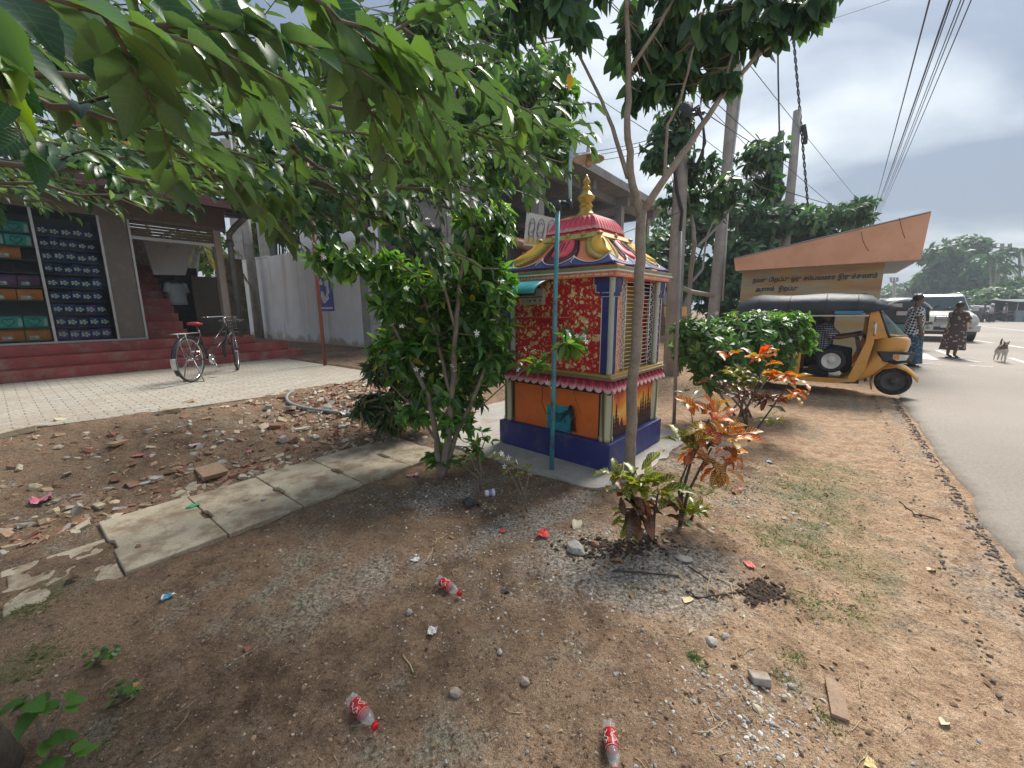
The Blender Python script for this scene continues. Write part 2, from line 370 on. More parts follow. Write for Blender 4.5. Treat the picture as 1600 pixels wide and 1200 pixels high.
t.links.new(c,b.inputs['Base Color']); b.inputs['Roughness'].default_value=.95; b.inputs['Specular IOR Level'].default_value=.2
hh=tmath(t,'ADD',tmath(t,'MULTIPLY',n1_,1.3),tmath(t,'ADD',tmath(t,'MULTIPLY',n2_,.55),tmath(t,'ADD',tmath(t,'MULTIPLY',n3_,.12),tmath(t,'MULTIPLY',pale,.15)))); bump(t,b,hh,1.0,.032)
me.materials.append(M)
# ---------------------------------------------------------------- road
M,t,b=nm('asphalt'); MATS['asphalt']=M
a0=tnoise(t,.16,4); a1=tnoise(t,420,3,rough=.7); a2=tnoise(t,38,6,rough=.75)
c=ramp(t,a0,[(.4,(.30,.262,.225)),(.6,(.37,.325,.28))]); c=mixc(t,1.,c,ramp(t,a1,[(.36,(.6,.6,.6)),(.5,(1,1,1)),(.68,(1.35,1.33,1.3))]),'MULTIPLY'); c=mixc(t,.5,c,ramp(t,a2,[(.35,(.66,.64,.62)),(.65,(1.2,1.18,1.15))]),'MULTIPLY')
t.links.new(c,b.inputs['Base Color']); b.inputs['Roughness'].default_value=.8; bump(t,b,a1,.7,.006)
mb=MB(); ss=[-40,-20,-8,-4]+list(np.arange(-2,9,.05))+list(np.arange(9,30,.5))+[34,40,60,100,200,500]
edge=[]
for s in ss:
    e=-.93+(.05*noise.fractal(Vector((s*1.2,0,5)),.8,2,3)+.028*noise.noise(Vector((s*9,3,5)))) if -3<s<10 else (-.93 if s<11 else -.93-max(0,s-24)*.1)
    edge.append(e)
vs=[];fs=[]
for s,e in zip(ss,edge):
    vs+= [ST(s,e,-.05),ST(s,e-.012,.008+.006*noise.noise(Vector((s*14,1,1)))),ST(s,e-.12,.022),ST(s,-3,.03),ST(s,-8,.03),ST(s,-17,.0),ST(s,-17.2,-.06)]
for i in range(len(ss)-1):
    for j in range(6): q=i*7+j; fs.append((q,q+7,q+8,q+1))
mb.add(vs,fs,True); RD=mb.build('road',MATS['asphalt']); prop(RD,kind='structure')
WH=pm('road_paint',(.72,.71,.68),.75,.12,20,dirt=(.3,.29,.27),dsc=14,dth=.56)
mk=MB()
def mline(a,b_,w_):
    p=G(*a,.034); q=G(*b_,.034); d=q-p; d/=np.linalg.norm(d); n_=np.array([-d[1],d[0],0])*w_/2
    k=8; mk.add([p+(q-p)*i/k+n_*e for i in range(k+1) for e in (-1,1)],[(2*i,2*i+2,2*i+3,2*i+1) for i in range(k)])
for a,b_,w_ in (((1526,509),(1640,521),.14),((1560,501),(1690,509),.14),((1428,568),(1470,569.5),.1),((1515,571),(1552,573),.1),((1464,547),(1500,560),.14),((1500,560),(1530,566),.14),((1578,559),(1610,569),.12),((1523,531.5),(1552,536),.14),((1566,538),(1610,545),.16),((1437,552),(1455,562),.3)): mline(a,b_,w_)
prop(mk.build('road_markings',WH),kind='structure')
# broken asphalt lip beside the road edge
mb=MB()
for i in range(1300):
    s=rng.uniform(.2,8.6); t_=-.9+abs(rng.normal())*.035+ (.25 if rng.random()<.12 else 0); p=ST(s,t_); p[2]=max(gh(p[0],p[1]),-.02)+.004; stone_mesh(mb,p,rng.uniform(.004,.006)+.012*rng.random()**3,.45)
BITG=pm('asphalt_bits',(.12,.10,.09),.85,.4,30,.4,200)
prop(mb.build('broken_asphalt',BITG),label='crumbled grey asphalt bits along the ragged road edge',cat='rubble',kind='stuff')
# ---------------------------------------------------------------- paving
M,t,b=nm('pavers'); MATS['pavers']=M
g=t.nodes.new('ShaderNodeNewGeometry'); mpn=nn(t,'ShaderNodeMapping'); mpn.inputs['Rotation'].default_value=(0,0,-math.atan2(D0[1],D0[0])); t.links.new(g.outputs['Position'],mpn.inputs[0])
# warp for zig-zag interlocking blocks
sx=t.nodes.new('ShaderNodeSeparateXYZ'); t.links.new(mpn.outputs[0],sx.inputs[0])
zig=tmath(t,'MULTIPLY',tmath(t,'PINGPONG',sx.outputs[0],.055),.4); cbx=t.nodes.new('ShaderNodeCombineXYZ'); t.links.new(sx.outputs[0],cbx.inputs[0]); t.links.new(tmath(t,'ADD',sx.outputs[1],zig),cbx.inputs[1])
br=nn(t,'ShaderNodeTexBrick',Scale=1,**{'Mortar Size':.006,'Brick Width':.22,'Row Height':.11,'Mortar Smooth':.3}); br.inputs['Color1'].default_value=(.36,.335,.29,1); br.inputs['Color2'].default_value=(.45,.425,.365,1); br.inputs['Mortar'].default_value=(.15,.115,.08,1); t.links.new(cbx.outputs[0],br.inputs['Vector'])
c=mixc(t,ramp(t,tnoise(t,.9,6,rough=.65),[(.4,(0,0,0)),(.62,(.5,.5,.5))]),br.outputs[0],(.36,.285,.21)); c=mixc(t,1.,c,ramp(t,tnoise(t,30,6),[(.35,(.75,.75,.75)),(.65,(1.15,1.15,1.15))]),'MULTIPLY')
t.links.new(c,b.inputs['Base Color']); b.inputs['Roughness'].default_value=.85; bump(t,b,tmath(t,'SUBTRACT',tmath(t,'MULTIPLY',tnoise(t,60,5),.3),br.outputs['Fac']),.7,.006)
mb=MB(); PV0,PV1=-6,4.15
pts=[(PV0,6.02),(0,6.0),(1.3,5.8),(2.4,5.72),(3.55,5.62),(4.15,5.9),(4.15,10.1),(PV0,10.1)]
mb.add([ST(a,b_,.30) for a,b_ in pts],[tuple(range(8))[::-1]]); mb.add([ST(a,b_,.30) for a,b_ in pts]+[ST(a,b_,.15) for a,b_ in pts],[(i,i+1,i+9,i+8) for i in range(5)])
prop(mb.build('paving',MATS['pavers']),kind='structure')
# ---------------------------------------------------------------- concrete: slabs and apron
def concrete(name,c0,c1,st,ss_=3.,dth=.52,dirt=(.25,.165,.1)):
    M,t,b=nm(name); MATS[name]=M
    c=ramp(t,tnoise(t,ss_,7,rough=.65),[(.32,c0),(.66,c1)]); c=mixc(t,1.,c,ramp(t,tnoise(t,90,5,rough=.7),[(.3,(.7,.7,.7)),(.5,(1,1,1)),(.7,(1.15,1.15,1.15))]),'MULTIPLY')
    c=mixc(t,ramp(t,tnoise(t,ss_*1.7,8,rough=.7),[(dth,(0,0,0)),(dth+.14,(st,st,st))]),c,dirt)
    t.links.new(c,b.inputs['Base Color']); b.inputs['Roughness'].default_value=.88; bump(t,b,tmath(t,'ADD',tnoise(t,130,6,rough=.7),tnoise(t,14,4)),.55,.005); return M
SLABM=concrete('slab_concrete',(.34,.28,.20),(.56,.48,.36),.85,3.2,.465,(.24,.165,.105)); CON=concrete('grey_concrete',(.33,.31,.28),(.46,.44,.40),.7,2.2,.52,(.30,.22,.15))
js=[-.62,-.16,.26,.74,1.21,1.69,2.16,2.6]
side=['nearest, half buried in soil','second from the near end, dusted with soil','with the open rounded hole at its near end','between the two lowest lifting slots','fourth, with a smooth pale face','fifth, greyer along its kerb edge','sixth, tan stained beside the gravel','last, running under the shrub']
for i in range(len(js)-1):
    a,b_=js[i]+.004,js[i+1]-.004; t0=2.86+rng.normal()*.004; t1=3.72+rng.normal()*.01 if i>1 else 3.45; zt=(.02 if i>1 else (.006 if i else -.012))+rng.normal()*.003
    mb=MB(); sc_,hw,hl=.022,.022,.085; tm=3.27
    P=[(a,t0),(b_,t0),(b_,tm-hl),(b_-sc_,tm-hl+.02),(b_-sc_,tm+hl-.02),(b_,tm+hl),(b_,t1),(a,t1),(a,tm+hl),(a+sc_,tm+hl-.02),(a+sc_,tm-hl+.02),(a,tm-hl)]
    mb.prism([ST(s,t_,-.04) for s,t_ in P],(0,0,.04+zt)); o=mb.build('drain_cover_slab',SLABM,bevel=.006)
    prop(o,f'pale concrete drain cover slab, {side[i+ (0 if i==0 else 0)]}','slab','concrete drain cover slabs in a row')
mb=MB(); U=np.array([-.7509,.6604,0]); Vv=np.array([.6604,.7509,0]); C0=np.array([.82,3.28,0])
def SH(a,b_,z=0): return C0+U*a+Vv*b_+np.array([0,0,z])
ring=[]
cor=[(-.12,-.36),(1.75,-.40),(2.5,.05),(2.6,2.3),(-.2,1.55),(-.24,.2)]
for i in range(6):
    p,q=cor[i],cor[(i+1)%6]; k=22
    for j in range(k):
        v=j/k; a=p[0]*(1-v)+q[0]*v; b_=p[1]*(1-v)+q[1]*v; P=SH(a,b_); e=.05*noise.fractal(Vector((P[0]*4,P[1]*4,2)),.7,2,3); ring.append(SH(a+e,b_+e))
mb.prism([np.array([p[0],p[1],-.05]) for p in ring],(0,0,.068)); prop(mb.build('concrete_apron',CON),kind='structure')
# ================================================================ SHOP BUILDING
def st_at(px,py,t): return onT(px,py,t)
TG=11.0
# ================================================================ SHOP
REDP=pm('red_floor_paint',(.30,.055,.048),.55,.25,3,.15,40,dirt=(.30,.17,.13),dsc=3.5,dth=.55)
BRN=pm('brown_cladding',(.13,.105,.085),.4,.1,3,dirt=(.2,.175,.15),dsc=6,dth=.6)
ALU=pm('aluminium_trim',(.42,.42,.41),.35,.08,8,metal=.7)
SHUT=pm('shutter_paint',(.10,.08,.065),.75,.12,5)
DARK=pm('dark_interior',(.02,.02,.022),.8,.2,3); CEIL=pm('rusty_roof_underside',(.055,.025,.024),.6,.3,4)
PLAS=pm('white_plaster',(.74,.73,.70),.85,.08,2,.2,50,dirt=(.33,.30,.26),dsc=2,dth=.6)
STEEL=pm('grey_steel',(.28,.29,.30),.45,.12,10,metal=.5)
shop=thing('shop_building','shop with glazed front, brown pillar, half raised shutter and dark red plinth','shop',ST(1.5,11,.3))
mb=MB()
for i in range(3):
    t0=10.15+.3*i; z0=.25 if i==0 else .3+.18*i; z1=.3+.18*(i+1); send=(4.65,4.45,3.85)[i]
    mb.bst(-5,send,t0,14.5,z0-(.002 if i else 0),z1)
mb.build('plinth',REDP,shop,bevel=.012)
mb=MB()
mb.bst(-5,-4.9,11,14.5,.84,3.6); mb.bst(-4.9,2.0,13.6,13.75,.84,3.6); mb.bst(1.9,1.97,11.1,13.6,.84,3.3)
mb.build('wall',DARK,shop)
MB().bst(-5,3.6,10.95,11.12,3.15,3.75).build('header_panel',BRN,shop)
mb=MB()
mb.bst(1.56,1.94,10.97,11.12,.84,3.15); mb.build('pillar',BRN,shop)
mb=MB()
for a in (.70,1.525,1.945,-1.0,-3):
    mb.bst(a,a+.035,10.945,11.0,.84,3.15)
mb.bst(-5,1.95,10.94,11.0,.842,.875); mb.build('window_frame',ALU,shop)
M,t,b=nm('shop_glass'); MATS['glass']=M
gl=nn(t,'ShaderNodeBsdfGlossy',Roughness=.03); tr=t.nodes.new('ShaderNodeBsdfTransparent'); tr.inputs[0].default_value=(.8,.87,.85,1); fr=nn(t,'ShaderNodeFresnel',IOR=1.17)
ms=t.nodes.new('ShaderNodeMixShader'); t.links.new(fr.outputs[0],ms.inputs[0]); t.links.new(tr.outputs[0],ms.inputs[1]); t.links.new(gl.outputs[0],ms.inputs[2]); t.links.new(ms.outputs[0],t.nodes['Material Output'].inputs['Surface'])
GLS=M
for a,b_ in ((-1.0,.70),(.735,1.525)):
    MB().bst(a,b_,10.965,10.972,.876,3.15).build('glass_pane',GLS,shop)
mb=MB()
for k in range(12):   # corrugated slats of the rolling shutter
    z=2.86+k*.058; mb.bst(1.98,3.36,11.02,11.035,z,z+.05); 
    mb.bar(ST(1.98,11.02,z+.027),ST(3.36,11.02,z+.027),.008,.034)
SHo=mb.build('shutter',SHUT,shop)
mb=MB(); mb.bst(1.98,3.36,11.0,11.04,2.80,2.86); mb.build('shutter_rail',ALU,SHo)
mb=MB(); mb.bst(3.37,3.5,10.98,11.15,.84,3.3); mb.build('door_jamb',pm('jamb_paint',(.33,.28,.23),.5,.1,5),shop)
mb=MB(); mb.bst(1.94,3.6,10.93,10.948,3.2,3.6); mb.build('shutter_box',SHUT,shop)
# pipes
mb=MB(); mb.tube([ST(3.62,10.86,.6),ST(3.62,10.86,2.95),ST(3.62,10.84,3.08),ST(3.66,10.6,3.2),ST(3.7,10.3,3.3),ST(3.7,10.0,3.36)],.06,10); mb.tube([ST(3.62,10.86,2.82),ST(3.62,10.86,2.95)],.075,10); mb.build('drain_pipe',pm('grey_pvc',(.10,.105,.11),.5,.2,4,dirt=(.2,.18,.15),dsc=5,dth=.6),shop)
# roof
mb=MB()
def roofp(s,t_,dz=0): return ST(s,t_,3.5+(t_-9.6)*.16+dz)
mb.hexa([roofp(-6,15.5,-.03),roofp(-6,9.6,-.03),roofp(6.3,9.6,-.03),roofp(6.3,15.5,-.03),roofp(-6,15.5,.0),roofp(-6,9.6,.0),roofp(6.3,9.6,.0),roofp(6.3,15.5,.0)])
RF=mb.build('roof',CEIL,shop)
mb=MB()
for k in range(9): mb.bar(roofp(-6,9.8+k*.6,-.07),roofp(6.3,9.8+k*.6,-.07),.05,.08)
for k in range(12): mb.bar(roofp(-5.5+k*1.05,9.62,-.13),roofp(-5.5+k*1.05,15.4,-.13),.05,.05)
mb.build('rafters',CEIL,RF)
mb=MB(); mb.bar(ST(-6,9.56,3.45),ST(6.3,9.56,3.45),.03,.17); mb.build('fascia',pm('maroon_fascia',(.09,.03,.03),.5,.2,5),RF)
# inner stairs
mb=MB()
for i in range(10): mb.bst(1.98,2.72,11.3+.26*i,11.3+.26*(i+1)+(0 if i<9 else .6),.84,.84+.17*(i+1))
mb.build('staircase',REDP,shop)
mb=MB(); mb.hexa([ST(2.72,11.9,1.75),ST(2.0,11.9,1.75),ST(2.0,12.05,1.75),ST(2.72,12.05,1.75),ST(3.5,13.6,2.75),ST(2.0,13.4,2.95),ST(2.0,13.6,3.1),ST(3.5,13.7,2.9)])
mb=MB(); a=[onT(232,372,12.4),onT(314,378,12.4),onT(290,430,12.4),onT(240,429,12.4)]
mb.hexa([ST(a[3][0],12.4,a[3][1]),ST(a[2][0],12.4,a[2][1]),ST(a[2][0],12.55,a[2][1]),ST(a[3][0],12.55,a[3][1]),ST(a[0][0],12.9,a[0][1]+.02),ST(a[1][0],12.9,a[1][1]+.02),ST(a[1][0],13.05,a[1][1]),ST(a[0][0],13.05,a[0][1])])
mb.build('stair_soffit',PLAS,shop)
mb=MB(); mb.bst(2.72,3.6,13.35,13.5,.84,2.5); mb.build('back_wall',DARK,shop)  # near-black colour stands for the shade of the void behind the stairs
mb=MB(); a=onT(298,430,12.0); mb.bst(a[0],a[0]+.05,12.0,12.06,.84,a[1]); mb.bst(a[0]+.05,3.75,12.0,12.04,.84,a[1]-.02); mb.build('partition',pm('brown_partition',(.075,.055,.04),.6,.2,3),shop)
mb=MB()
for i in range(9):
    for j in range(2): 
        o_=2.28+.38*j+(i%2)*.07; mb.bst(o_,o_+.36-(.05 if j else 0)*(i/9),14.3,14.5,2.30+.13*i,2.30+.13*i+.12)
mb.build('brickwork',pm('pale_blocks',(.5,.42,.31),.9,.25,9,.4,40),shop)
# ---- packs on the shelves
SHELF=pm('shelf_board',(.05,.05,.055),.6,.1,4)
shelf=thing('display_shelving','dark display shelving behind the shop glass holding rows of packs','shelf',ST(.2,11.3,.84))
levels=[.90,1.13,1.36,1.60,1.84,2.08,2.30,2.52,2.74]
for z in levels: MB().bst(-.95,1.5,11.12,11.55,z-.02,z).build('shelf_board',SHELF,shelf)
MB().bst(-1,1.52,11.56,11.6,.84,3.1).build('back_panel',SHELF,shelf)
WHF=pm('pack_white',(.80,.80,.78),.5,.15,30)
navy=pm('pack_navy',(.018,.03,.20),.35,.3,12); viol=pm('pack_violet',(.20,.08,.36),.35,.3,12); orng=pm('pack_orange',(.75,.19,.03),.35,.2,9); teal=pm('pack_teal',(.02,.45,.42),.35,.2,9); plum=pm('pack_plum',(.2,.05,.16),.35,.25,9); beige=pm('pack_face',(.58,.42,.30),.5,.2,20); tealL=pm('pack_pale',(.5,.62,.62),.4,.2,20); tealD=pm('pack_teal_line',(.01,.09,.15),.4)
ordn=['first','second','third','fourth','fifth','sixth','seventh','eighth','ninth']
lev=['lowest','second lowest','third','fourth','fifth','sixth','seventh','eighth','top']
def pack(kind,s0,s1,z,h,label,group):
    base={'navy':navy,'violet':viol,'orange':orng,'teal':teal,'plum':plum}[kind]
    t0=11.16+rng.uniform(0,.05); o=thing({'navy':'diaper_pack','violet':'diaper_pack','orange':'wipes_pack','teal':'napkin_pack','plum':'napkin_pack'}[kind],label,'pack',ST((s0+s1)/2,t0+.1,z),0,group)
    mb=MB(); k=6
    w_=s1-s0
    def pt(u,v):  # soft bulging front
        bu=.022*math.sin(math.pi*u)**.5*math.sin(math.pi*v)**.5
        return ST(s0+w_*u,t0-bu,z+h*v)
    mb.grid(pt,8,6); mb.bst(s0,s1,t0,t0+.2,z,z+h); mb.build('wrapper',base,o)
    mb=MB(); cx_,cz=s0+w_*.42,z+h*.5; r=min(w_*.9,h)*.25
    if kind in('navy','violet'):
        big=[(0,0,1.2)]+[(math.cos(a),math.sin(a),.8) for a in np.arange(0,6.28,1.257)]
        for dx,dz,q in big:
            mb.mat(1 if q>1 else 0)
            mb.add([ST(cx_,t0-.026,cz)+D0*(dx*r*1.35)+np.array([0,0,dz*r*.95])]+[ST(cx_,t0-.026-(.004 if q>1 else 0.002*dx),cz)+D0*(dx*r*1.35+math.cos(a)*r*q*.72)+np.array([0,0,dz*r*.95+math.sin(a)*r*q*.66]) for a in np.arange(0,6.28,.785)],[(0,1+i,1+(i+1)%8) for i in range(8)])
        mb.mat(2); mb.add([ST(cx_,t0-.031,cz)+D0*(r*1.5+math.cos(a)*r*.5)+np.array([0,0,math.sin(a)*r*.5-.2*r]) for a in np.arange(0,6.28,.785)],[tuple(range(8))])
    elif kind=='teal':
        mb.mat(3); P=[]
        for i in range(25):
            a=i/24*2*math.pi; x=16*math.sin(a)**3/17; y=(13*math.cos(a)-5*math.cos(2*a)-2*math.cos(3*a)-math.cos(4*a))/17
            P.append(ST(cx_,t0-.03,cz)+D0*x*h*.38+np.array([0,0,y*h*.38]))
        mb.tube(P,.006,5); mb.mat(4)
        mb.add([ST(s1-w_*.22,t0-.022,z+h*.1),ST(s1-.01,t0-.012,z+h*.1),ST(s1-.01,t0-.012,z+h*.8),ST(s1-w_*.16,t0-.022,z+h*.8)],[(0,1,2,3)])
    else:
        mb.mat(0); 
        for q in range(3): mb.add([ST(s0+w_*(.12+.0*q),t0-.024,z+h*(.1+.12*q)),ST(s0+w_*(.45+.2*rng.random()),t0-.025,z+h*(.1+.12*q)),ST(s0+w_*.5,t0-.025,z+h*(.15+.12*q)),ST(s0+w_*.12,t0-.024,z+h*(.16+.12*q))],[(0,1,2,3)])
        mb.add([ST(cx_,t0-.028,z+h*.3)+D0*math.cos(a)*r*.5+np.array([0,0,math.sin(a)*r*.5]) for a in np.arange(0,6.28,.785)],[tuple(range(8))])
    mb.build('printed_front',[WHF,beige,tealL,tealD,tealL],o)
for li,z in enumerate(levels):
    h=.19 if li else .2; n=5 if li in(0,1,3) else (6 if li%2 else 5)
    s=.775
    for k in range(n):
        w_=.72/n*rng.uniform(.94,1.04); kind='violet' if (li==0 and k<5) or (li==2 and k==3) else 'navy'
        pack(kind,s,min(s+w_-.008,1.5),z,h*rng.uniform(.74,.99),f'{"dark blue" if kind=="navy" else "violet"} diaper pack, {ordn[k]} from left on the {lev[li]} shelf, right window','diaper packs stacked in the shop window'); s+=w_
rows=[(0,'orange',.2,4),(1,'teal',.2,3),(3,'orange',.19,5),(4,'plum',.19,5),(6,'orange',.2,3),(7,'teal',.19,4),(8,'teal',.19,4)]
for li,kind,h,n in rows:
    s=.69
    for k in range(n):
        w_=(.3 if kind!='plum' else .25)*rng.uniform(.95,1.05); 
        if li==6 and k==0: s-=.15
        pack(kind,s-w_+.008,s-.004,levels[li],h,f'{kind} coloured pack, {ordn[k]} to the left of the mullion on the {lev[li]} shelf','coloured packs in the left window'); s-=w_
# ---- red cloth strips above the roof
RC=pm('red_cloth',(.55,.01,.02),.7,.2,8); YC=pm('yellow_cloth',(.7,.4,.05),.7)
mb=MB(); 
for (x0,y0),(x1,y1) in (((60,100),(300,190)),): pass
A=D(20,120,6.6); B=D(330,270,9.2)
rope=thing('flag_string','string of red and yellow flags above the shop roof','flags',A)
P=[A*(1-v)+B*v-np.array([0,0,.12*math.sin(math.pi*v)]) for v in np.linspace(0,1,14)]
MB().tube(P,.006,5).build('string',RC,rope)
for k,(x,y) in enumerate(((93,150),(108,175),(160,186),(200,178),(230,205),(285,220),(290,228))):
    v=(x-20)/310; p=A*(1-v)+B*v-np.array([0,0,.12*math.sin(math.pi*v)]); hgt=.42 if k<2 else .22
    mb=MB().grid(lambda a,c,p=p,hgt=hgt: p+np.array([(a-.5)*.26,0.05*math.sin(a*5+c*3+p[0]),-c*hgt]),5,5); mb.build('flag',RC if k%3!=2 else YC,rope,solid=.003)
# ================================================================ walls left
WW,t,b=nm('white_wall'); 
gpos=t.nodes.new('ShaderNodeNewGeometry'); mpn=nn(t,'ShaderNodeMapping'); mpn.inputs['Scale'].default_value=(1.6,1.6,.10); t.links.new(gpos.outputs['Position'],mpn.inputs[0])
st_=tnoise(t,1.3,7,mpn.outputs[0],.6); c=mixc(t,ramp(t,st_,[(.55,(0,0,0)),(.66,(.8,.8,.8))]),ramp(t,tnoise(t,2.2,8,rough=.7),[(.35,(.78,.79,.81)),(.65,(.88,.89,.90))]),(.56,.49,.39))
sz=t.nodes.new('ShaderNodeSeparateXYZ'); t.links.new(gpos.outputs['Position'],sz.inputs[0]); low=ramp(t,tmath(t,'ADD',sz.outputs[2],tmath(t,'MULTIPLY',tnoise(t,2.2,6),.9)),[(.85,(1,1,1)),(1.25,(0,0,0))]) 
c=mixc(t,tmath(t,'MULTIPLY',low,.7),c,(.42,.31,.17)); t.links.new(c,b.inputs['Base Color']); b.inputs['Roughness'].default_value=.9; bump(t,b,tnoise(t,40,6),.3,.01)
mb=MB(); mb.bst(6.8,6.95,10.6,22,.25,3.37); mb.bst(6.78,6.97,16.9,21.9,3.37,3.42); o=mb.build('boundary_wall',WW); prop(o,'tall whitewashed boundary wall with rusty brown streaks beside the shop','wall')
mb=MB(); mb.bst(6.62,6.95,10.22,10.6,.25,3.4); o=mb.build('wall_pier',concrete('pier_concrete',(.25,.25,.25),(.36,.36,.36),.5)); prop(o,'grey concrete pier at the near end of the white wall','pier')
a=onS(467,357,7.1); b_=onS(516,357,7.1); mb=MB(); mb.bst(7.1,7.3,b_[0],a[0],.3,a[1]); mb.bst(7.1,7.3,10.6,b_[0],.3,a[1]-.15-.3); o=mb.build('rear_wall',WW); prop(o,'pale blue white wall block rising behind the boundary wall top','wall')
mb=MB(); tt=onS(372,525,6.7)[0]; tz=onS(392,432,6.7)
mb.bst(onT(364,525,15)[0],onT(392,525,15)[0],15,15.15,.3,3.0); o=mb.build('mossy_wall',concrete('moss_plaster',(.20,.16,.10),(.36,.30,.20),.8,2.,.47,(.10,.10,.05))); prop(o,'short brown moss stained wall between drainpipe and concrete post','wall')
mb=MB(); q=onS(406,528,6.5); mb.tube([ST(6.5,q[0]-.0,.25),ST(6.5,q[0],3.9),ST(6.48,q[0]-.02,8)],[.17,.15,.13],4) ; o=mb.build('concrete_post',CON); prop(o,'slim grey concrete post standing against the left end of the white wall','post')
for k,(x0,x1) in enumerate(((372,386),(412,425))):
    q=D((x0+x1)/2,400,17.5); mb=MB(); mb.box((q[0],q[1],4),(.42,.42,8)); o=mb.build('bare_column',CON); prop(o,('left','right')[k]+' one of two bare concrete columns seen above the white wall','column','bare concrete columns behind the wall')
BLUE=pm('poster_blue',(.02,.06,.42),.5,.1,6)
pz=onS(509,455,6.79); po=thing('wall_poster','small blue and white poster pasted on the white wall','poster',ST(6.79,pz[0],pz[1]))
h_=.62; w_=.42
MB().bst(6.785,6.797,pz[0]-w_,pz[0]+w_,pz[1]-h_,pz[1]+h_).build('sheet',BLUE,po)
mb=MB()
for k in range(9):
    a=rng.uniform(-.25,.25); z=rng.uniform(-.35,.3); mb.add([ST(6.781-k*.0004,pz[0]+a+math.cos(q)*rng.uniform(.06,.16),pz[1]+z+math.sin(q)*rng.uniform(.08,.2)) for q in np.arange(0,6.28,.9)],[tuple(range(7))])
for k in range(3): mb.bst(6.779,6.783,pz[0]-.34+.2*k,pz[0]-.22+.2*k,pz[1]+.42,pz[1]+.56)
mb.bst(6.78,6.784,pz[0]-.36,pz[0]+.36,pz[1]-.56,pz[1]-.5); mb.build('printed_figure',pm('poster_white',(.75,.76,.78),.6),po)
mb=MB(); q=G(508,571,.3); mb.tube([q,D(494,420,q[1]),D(484,300,q[1]),D(477,235,q[1])],.035,8); o=mb.build('red_pole',pm('rusty_red_paint',(.26,.05,.035),.6,.3,8,dirt=(.14,.07,.05),dsc=12,dth=.5)); prop(o,'thin rusty red steel pole standing on the paving before the white wall','pole')
# ================================================================ unfinished concrete building
bc=thing('unfinished_building','unfinished grey concrete building with flat roof slab on bare columns','building',ST(17,12,.3))
CB=concrete('raw_concrete',(.22,.21,.2),(.36,.345,.32),.5,1.2,.55,(.14,.12,.10)); CBD=concrete('raw_concrete_slab',(.20,.195,.185),(.30,.29,.27),.5,.8,.55,(.13,.12,.11))
mb=MB(); mb.bst(8.3,25.2,8,24,6.62,6.78); mb.bst(8.2,25.3,7.92,8.0,6.58,6.9); mb.build('roof_slab',CBD,bc)
mb=MB()
for s in (9.2,12.7,16.2,19.7,23.2): mb.bst(s-.12,s+.12,8.3,24,6.22,6.62)
for t_ in (9,13,17,21): mb.bst(8.4,25,t_-.11,t_+.11,6.3,6.62)
mb.build('beams',CBD,bc)
for s in (9.2,12.7,16.2,19.7,23.2):
    for t_ in (8.75,13,17): MB().bst(s-.17,s+.17,t_-.17,t_+.17,.3,6.3).build('column',CB,bc)
mb=MB(); mb.bst(9.2,25,9.0,24,3.5,3.62); mb.build('floor_slab',CBD,bc)
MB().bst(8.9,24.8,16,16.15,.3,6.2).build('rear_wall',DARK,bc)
mb=MB(); 
for i in range(8): mb.bst(8.45+.0*i,9.6,10.2+.28*i,10.5+.28*i,4.2+.19*i-.25,4.2+.19*(i+1))
mb.bst(8.4,8.5,10,12.6,3.62,4.4); mb.build('outer_stair',CB,bc)
# low house with tiled awning
lh=thing('low_house','low house front painted red and yellow under a tiled awning','house',ST(16,9,.3))
TILE=pm('roof_tile',(.42,.16,.09),.8,.3,7,dirt=(.2,.12,.09),dsc=4)
MB().bst(10.2,30,8.02,8.2,-.05,.88).build('red_band',pm('red_wall',(.30,.04,.035),.7,.15,3),lh)
MB().bst(10.2,30,8.0,8.21,.88,1.5).build('yellow_band',pm('yellow_wall',(.50,.27,.06),.7,.15,3),lh)
MB().bst(10.2,30,8.03,8.19,1.5,3.4).build('upper_wall',pm('dark_wall',(.06,.055,.06),.7,.2,3),lh)
mb=MB()
for k in range(90): s=10.2+k*.22; mb.tube([ST(s,7.0,3.08),ST(s,8.5,3.62)],.11,6)
mb.build('tiled_awning',TILE,lh)
for k,s in enumerate((12.5,15.5,18.5,21.5,24.5)): MB().bst(s,s+1.2,7.985,8.0,1.6,2.7).build('window',pm('window_bars',(.16,.16,.17),.5,.3,20),lh)
# white board with drawings
q=[D(823,331,9.4),D(872,342,9.4),D(868,388,9.4),D(818,383,9.4)]
bd=thing('drawn_banner','white sign board with grey line drawings in front of the concrete building','board',q[3])
MB().prism(q,(0,.03,0)).build('panel',pm('board_white',(.62,.62,.60),.6,.06,3),bd)
mb=MB(); 
def bq(u,v): return q[3]+(q[2]-q[3])*u+(q[0]-q[3])*v+np.array([0,-.012,0])
for cx_,w_ in ((.2,.09),(.48,.11),(.8,.12)):
    P=[bq(cx_+math.cos(a)*w_,.55+math.sin(a)*.28) for a in np.linspace(0,2.4*math.pi,16)]; mb.tube(P,.006,5)
    P=[bq(cx_-w_*.8+.02*math.sin(a*9),.1+a*.6) for a in np.linspace(0,1,8)]; mb.tube(P,.006,5); P=[bq(cx_+w_*.8+.02*math.sin(a*9),.1+a*.6) for a in np.linspace(0,1,8)]; mb.tube(P,.006,5)
    mb.tube([bq(cx_-.03,.45),bq(cx_,.38),bq(cx_+.03,.46)],.005,5); mb.tube([bq(cx_-.05,.65),bq(cx_,.72),bq(cx_+.05,.66)],.005,5)
mb.build('line_drawing',pm('ink_grey',(.13,.13,.15),.6),bd)
mb=MB(); mb.add([bq(.05,.06),bq(.5,.08),bq(.45,.2),bq(.08,.24)],[(0,1,2,3)]); mb.build('yellow_patch',pm('ink_yellow',(.6,.45,.12),.6),bd)
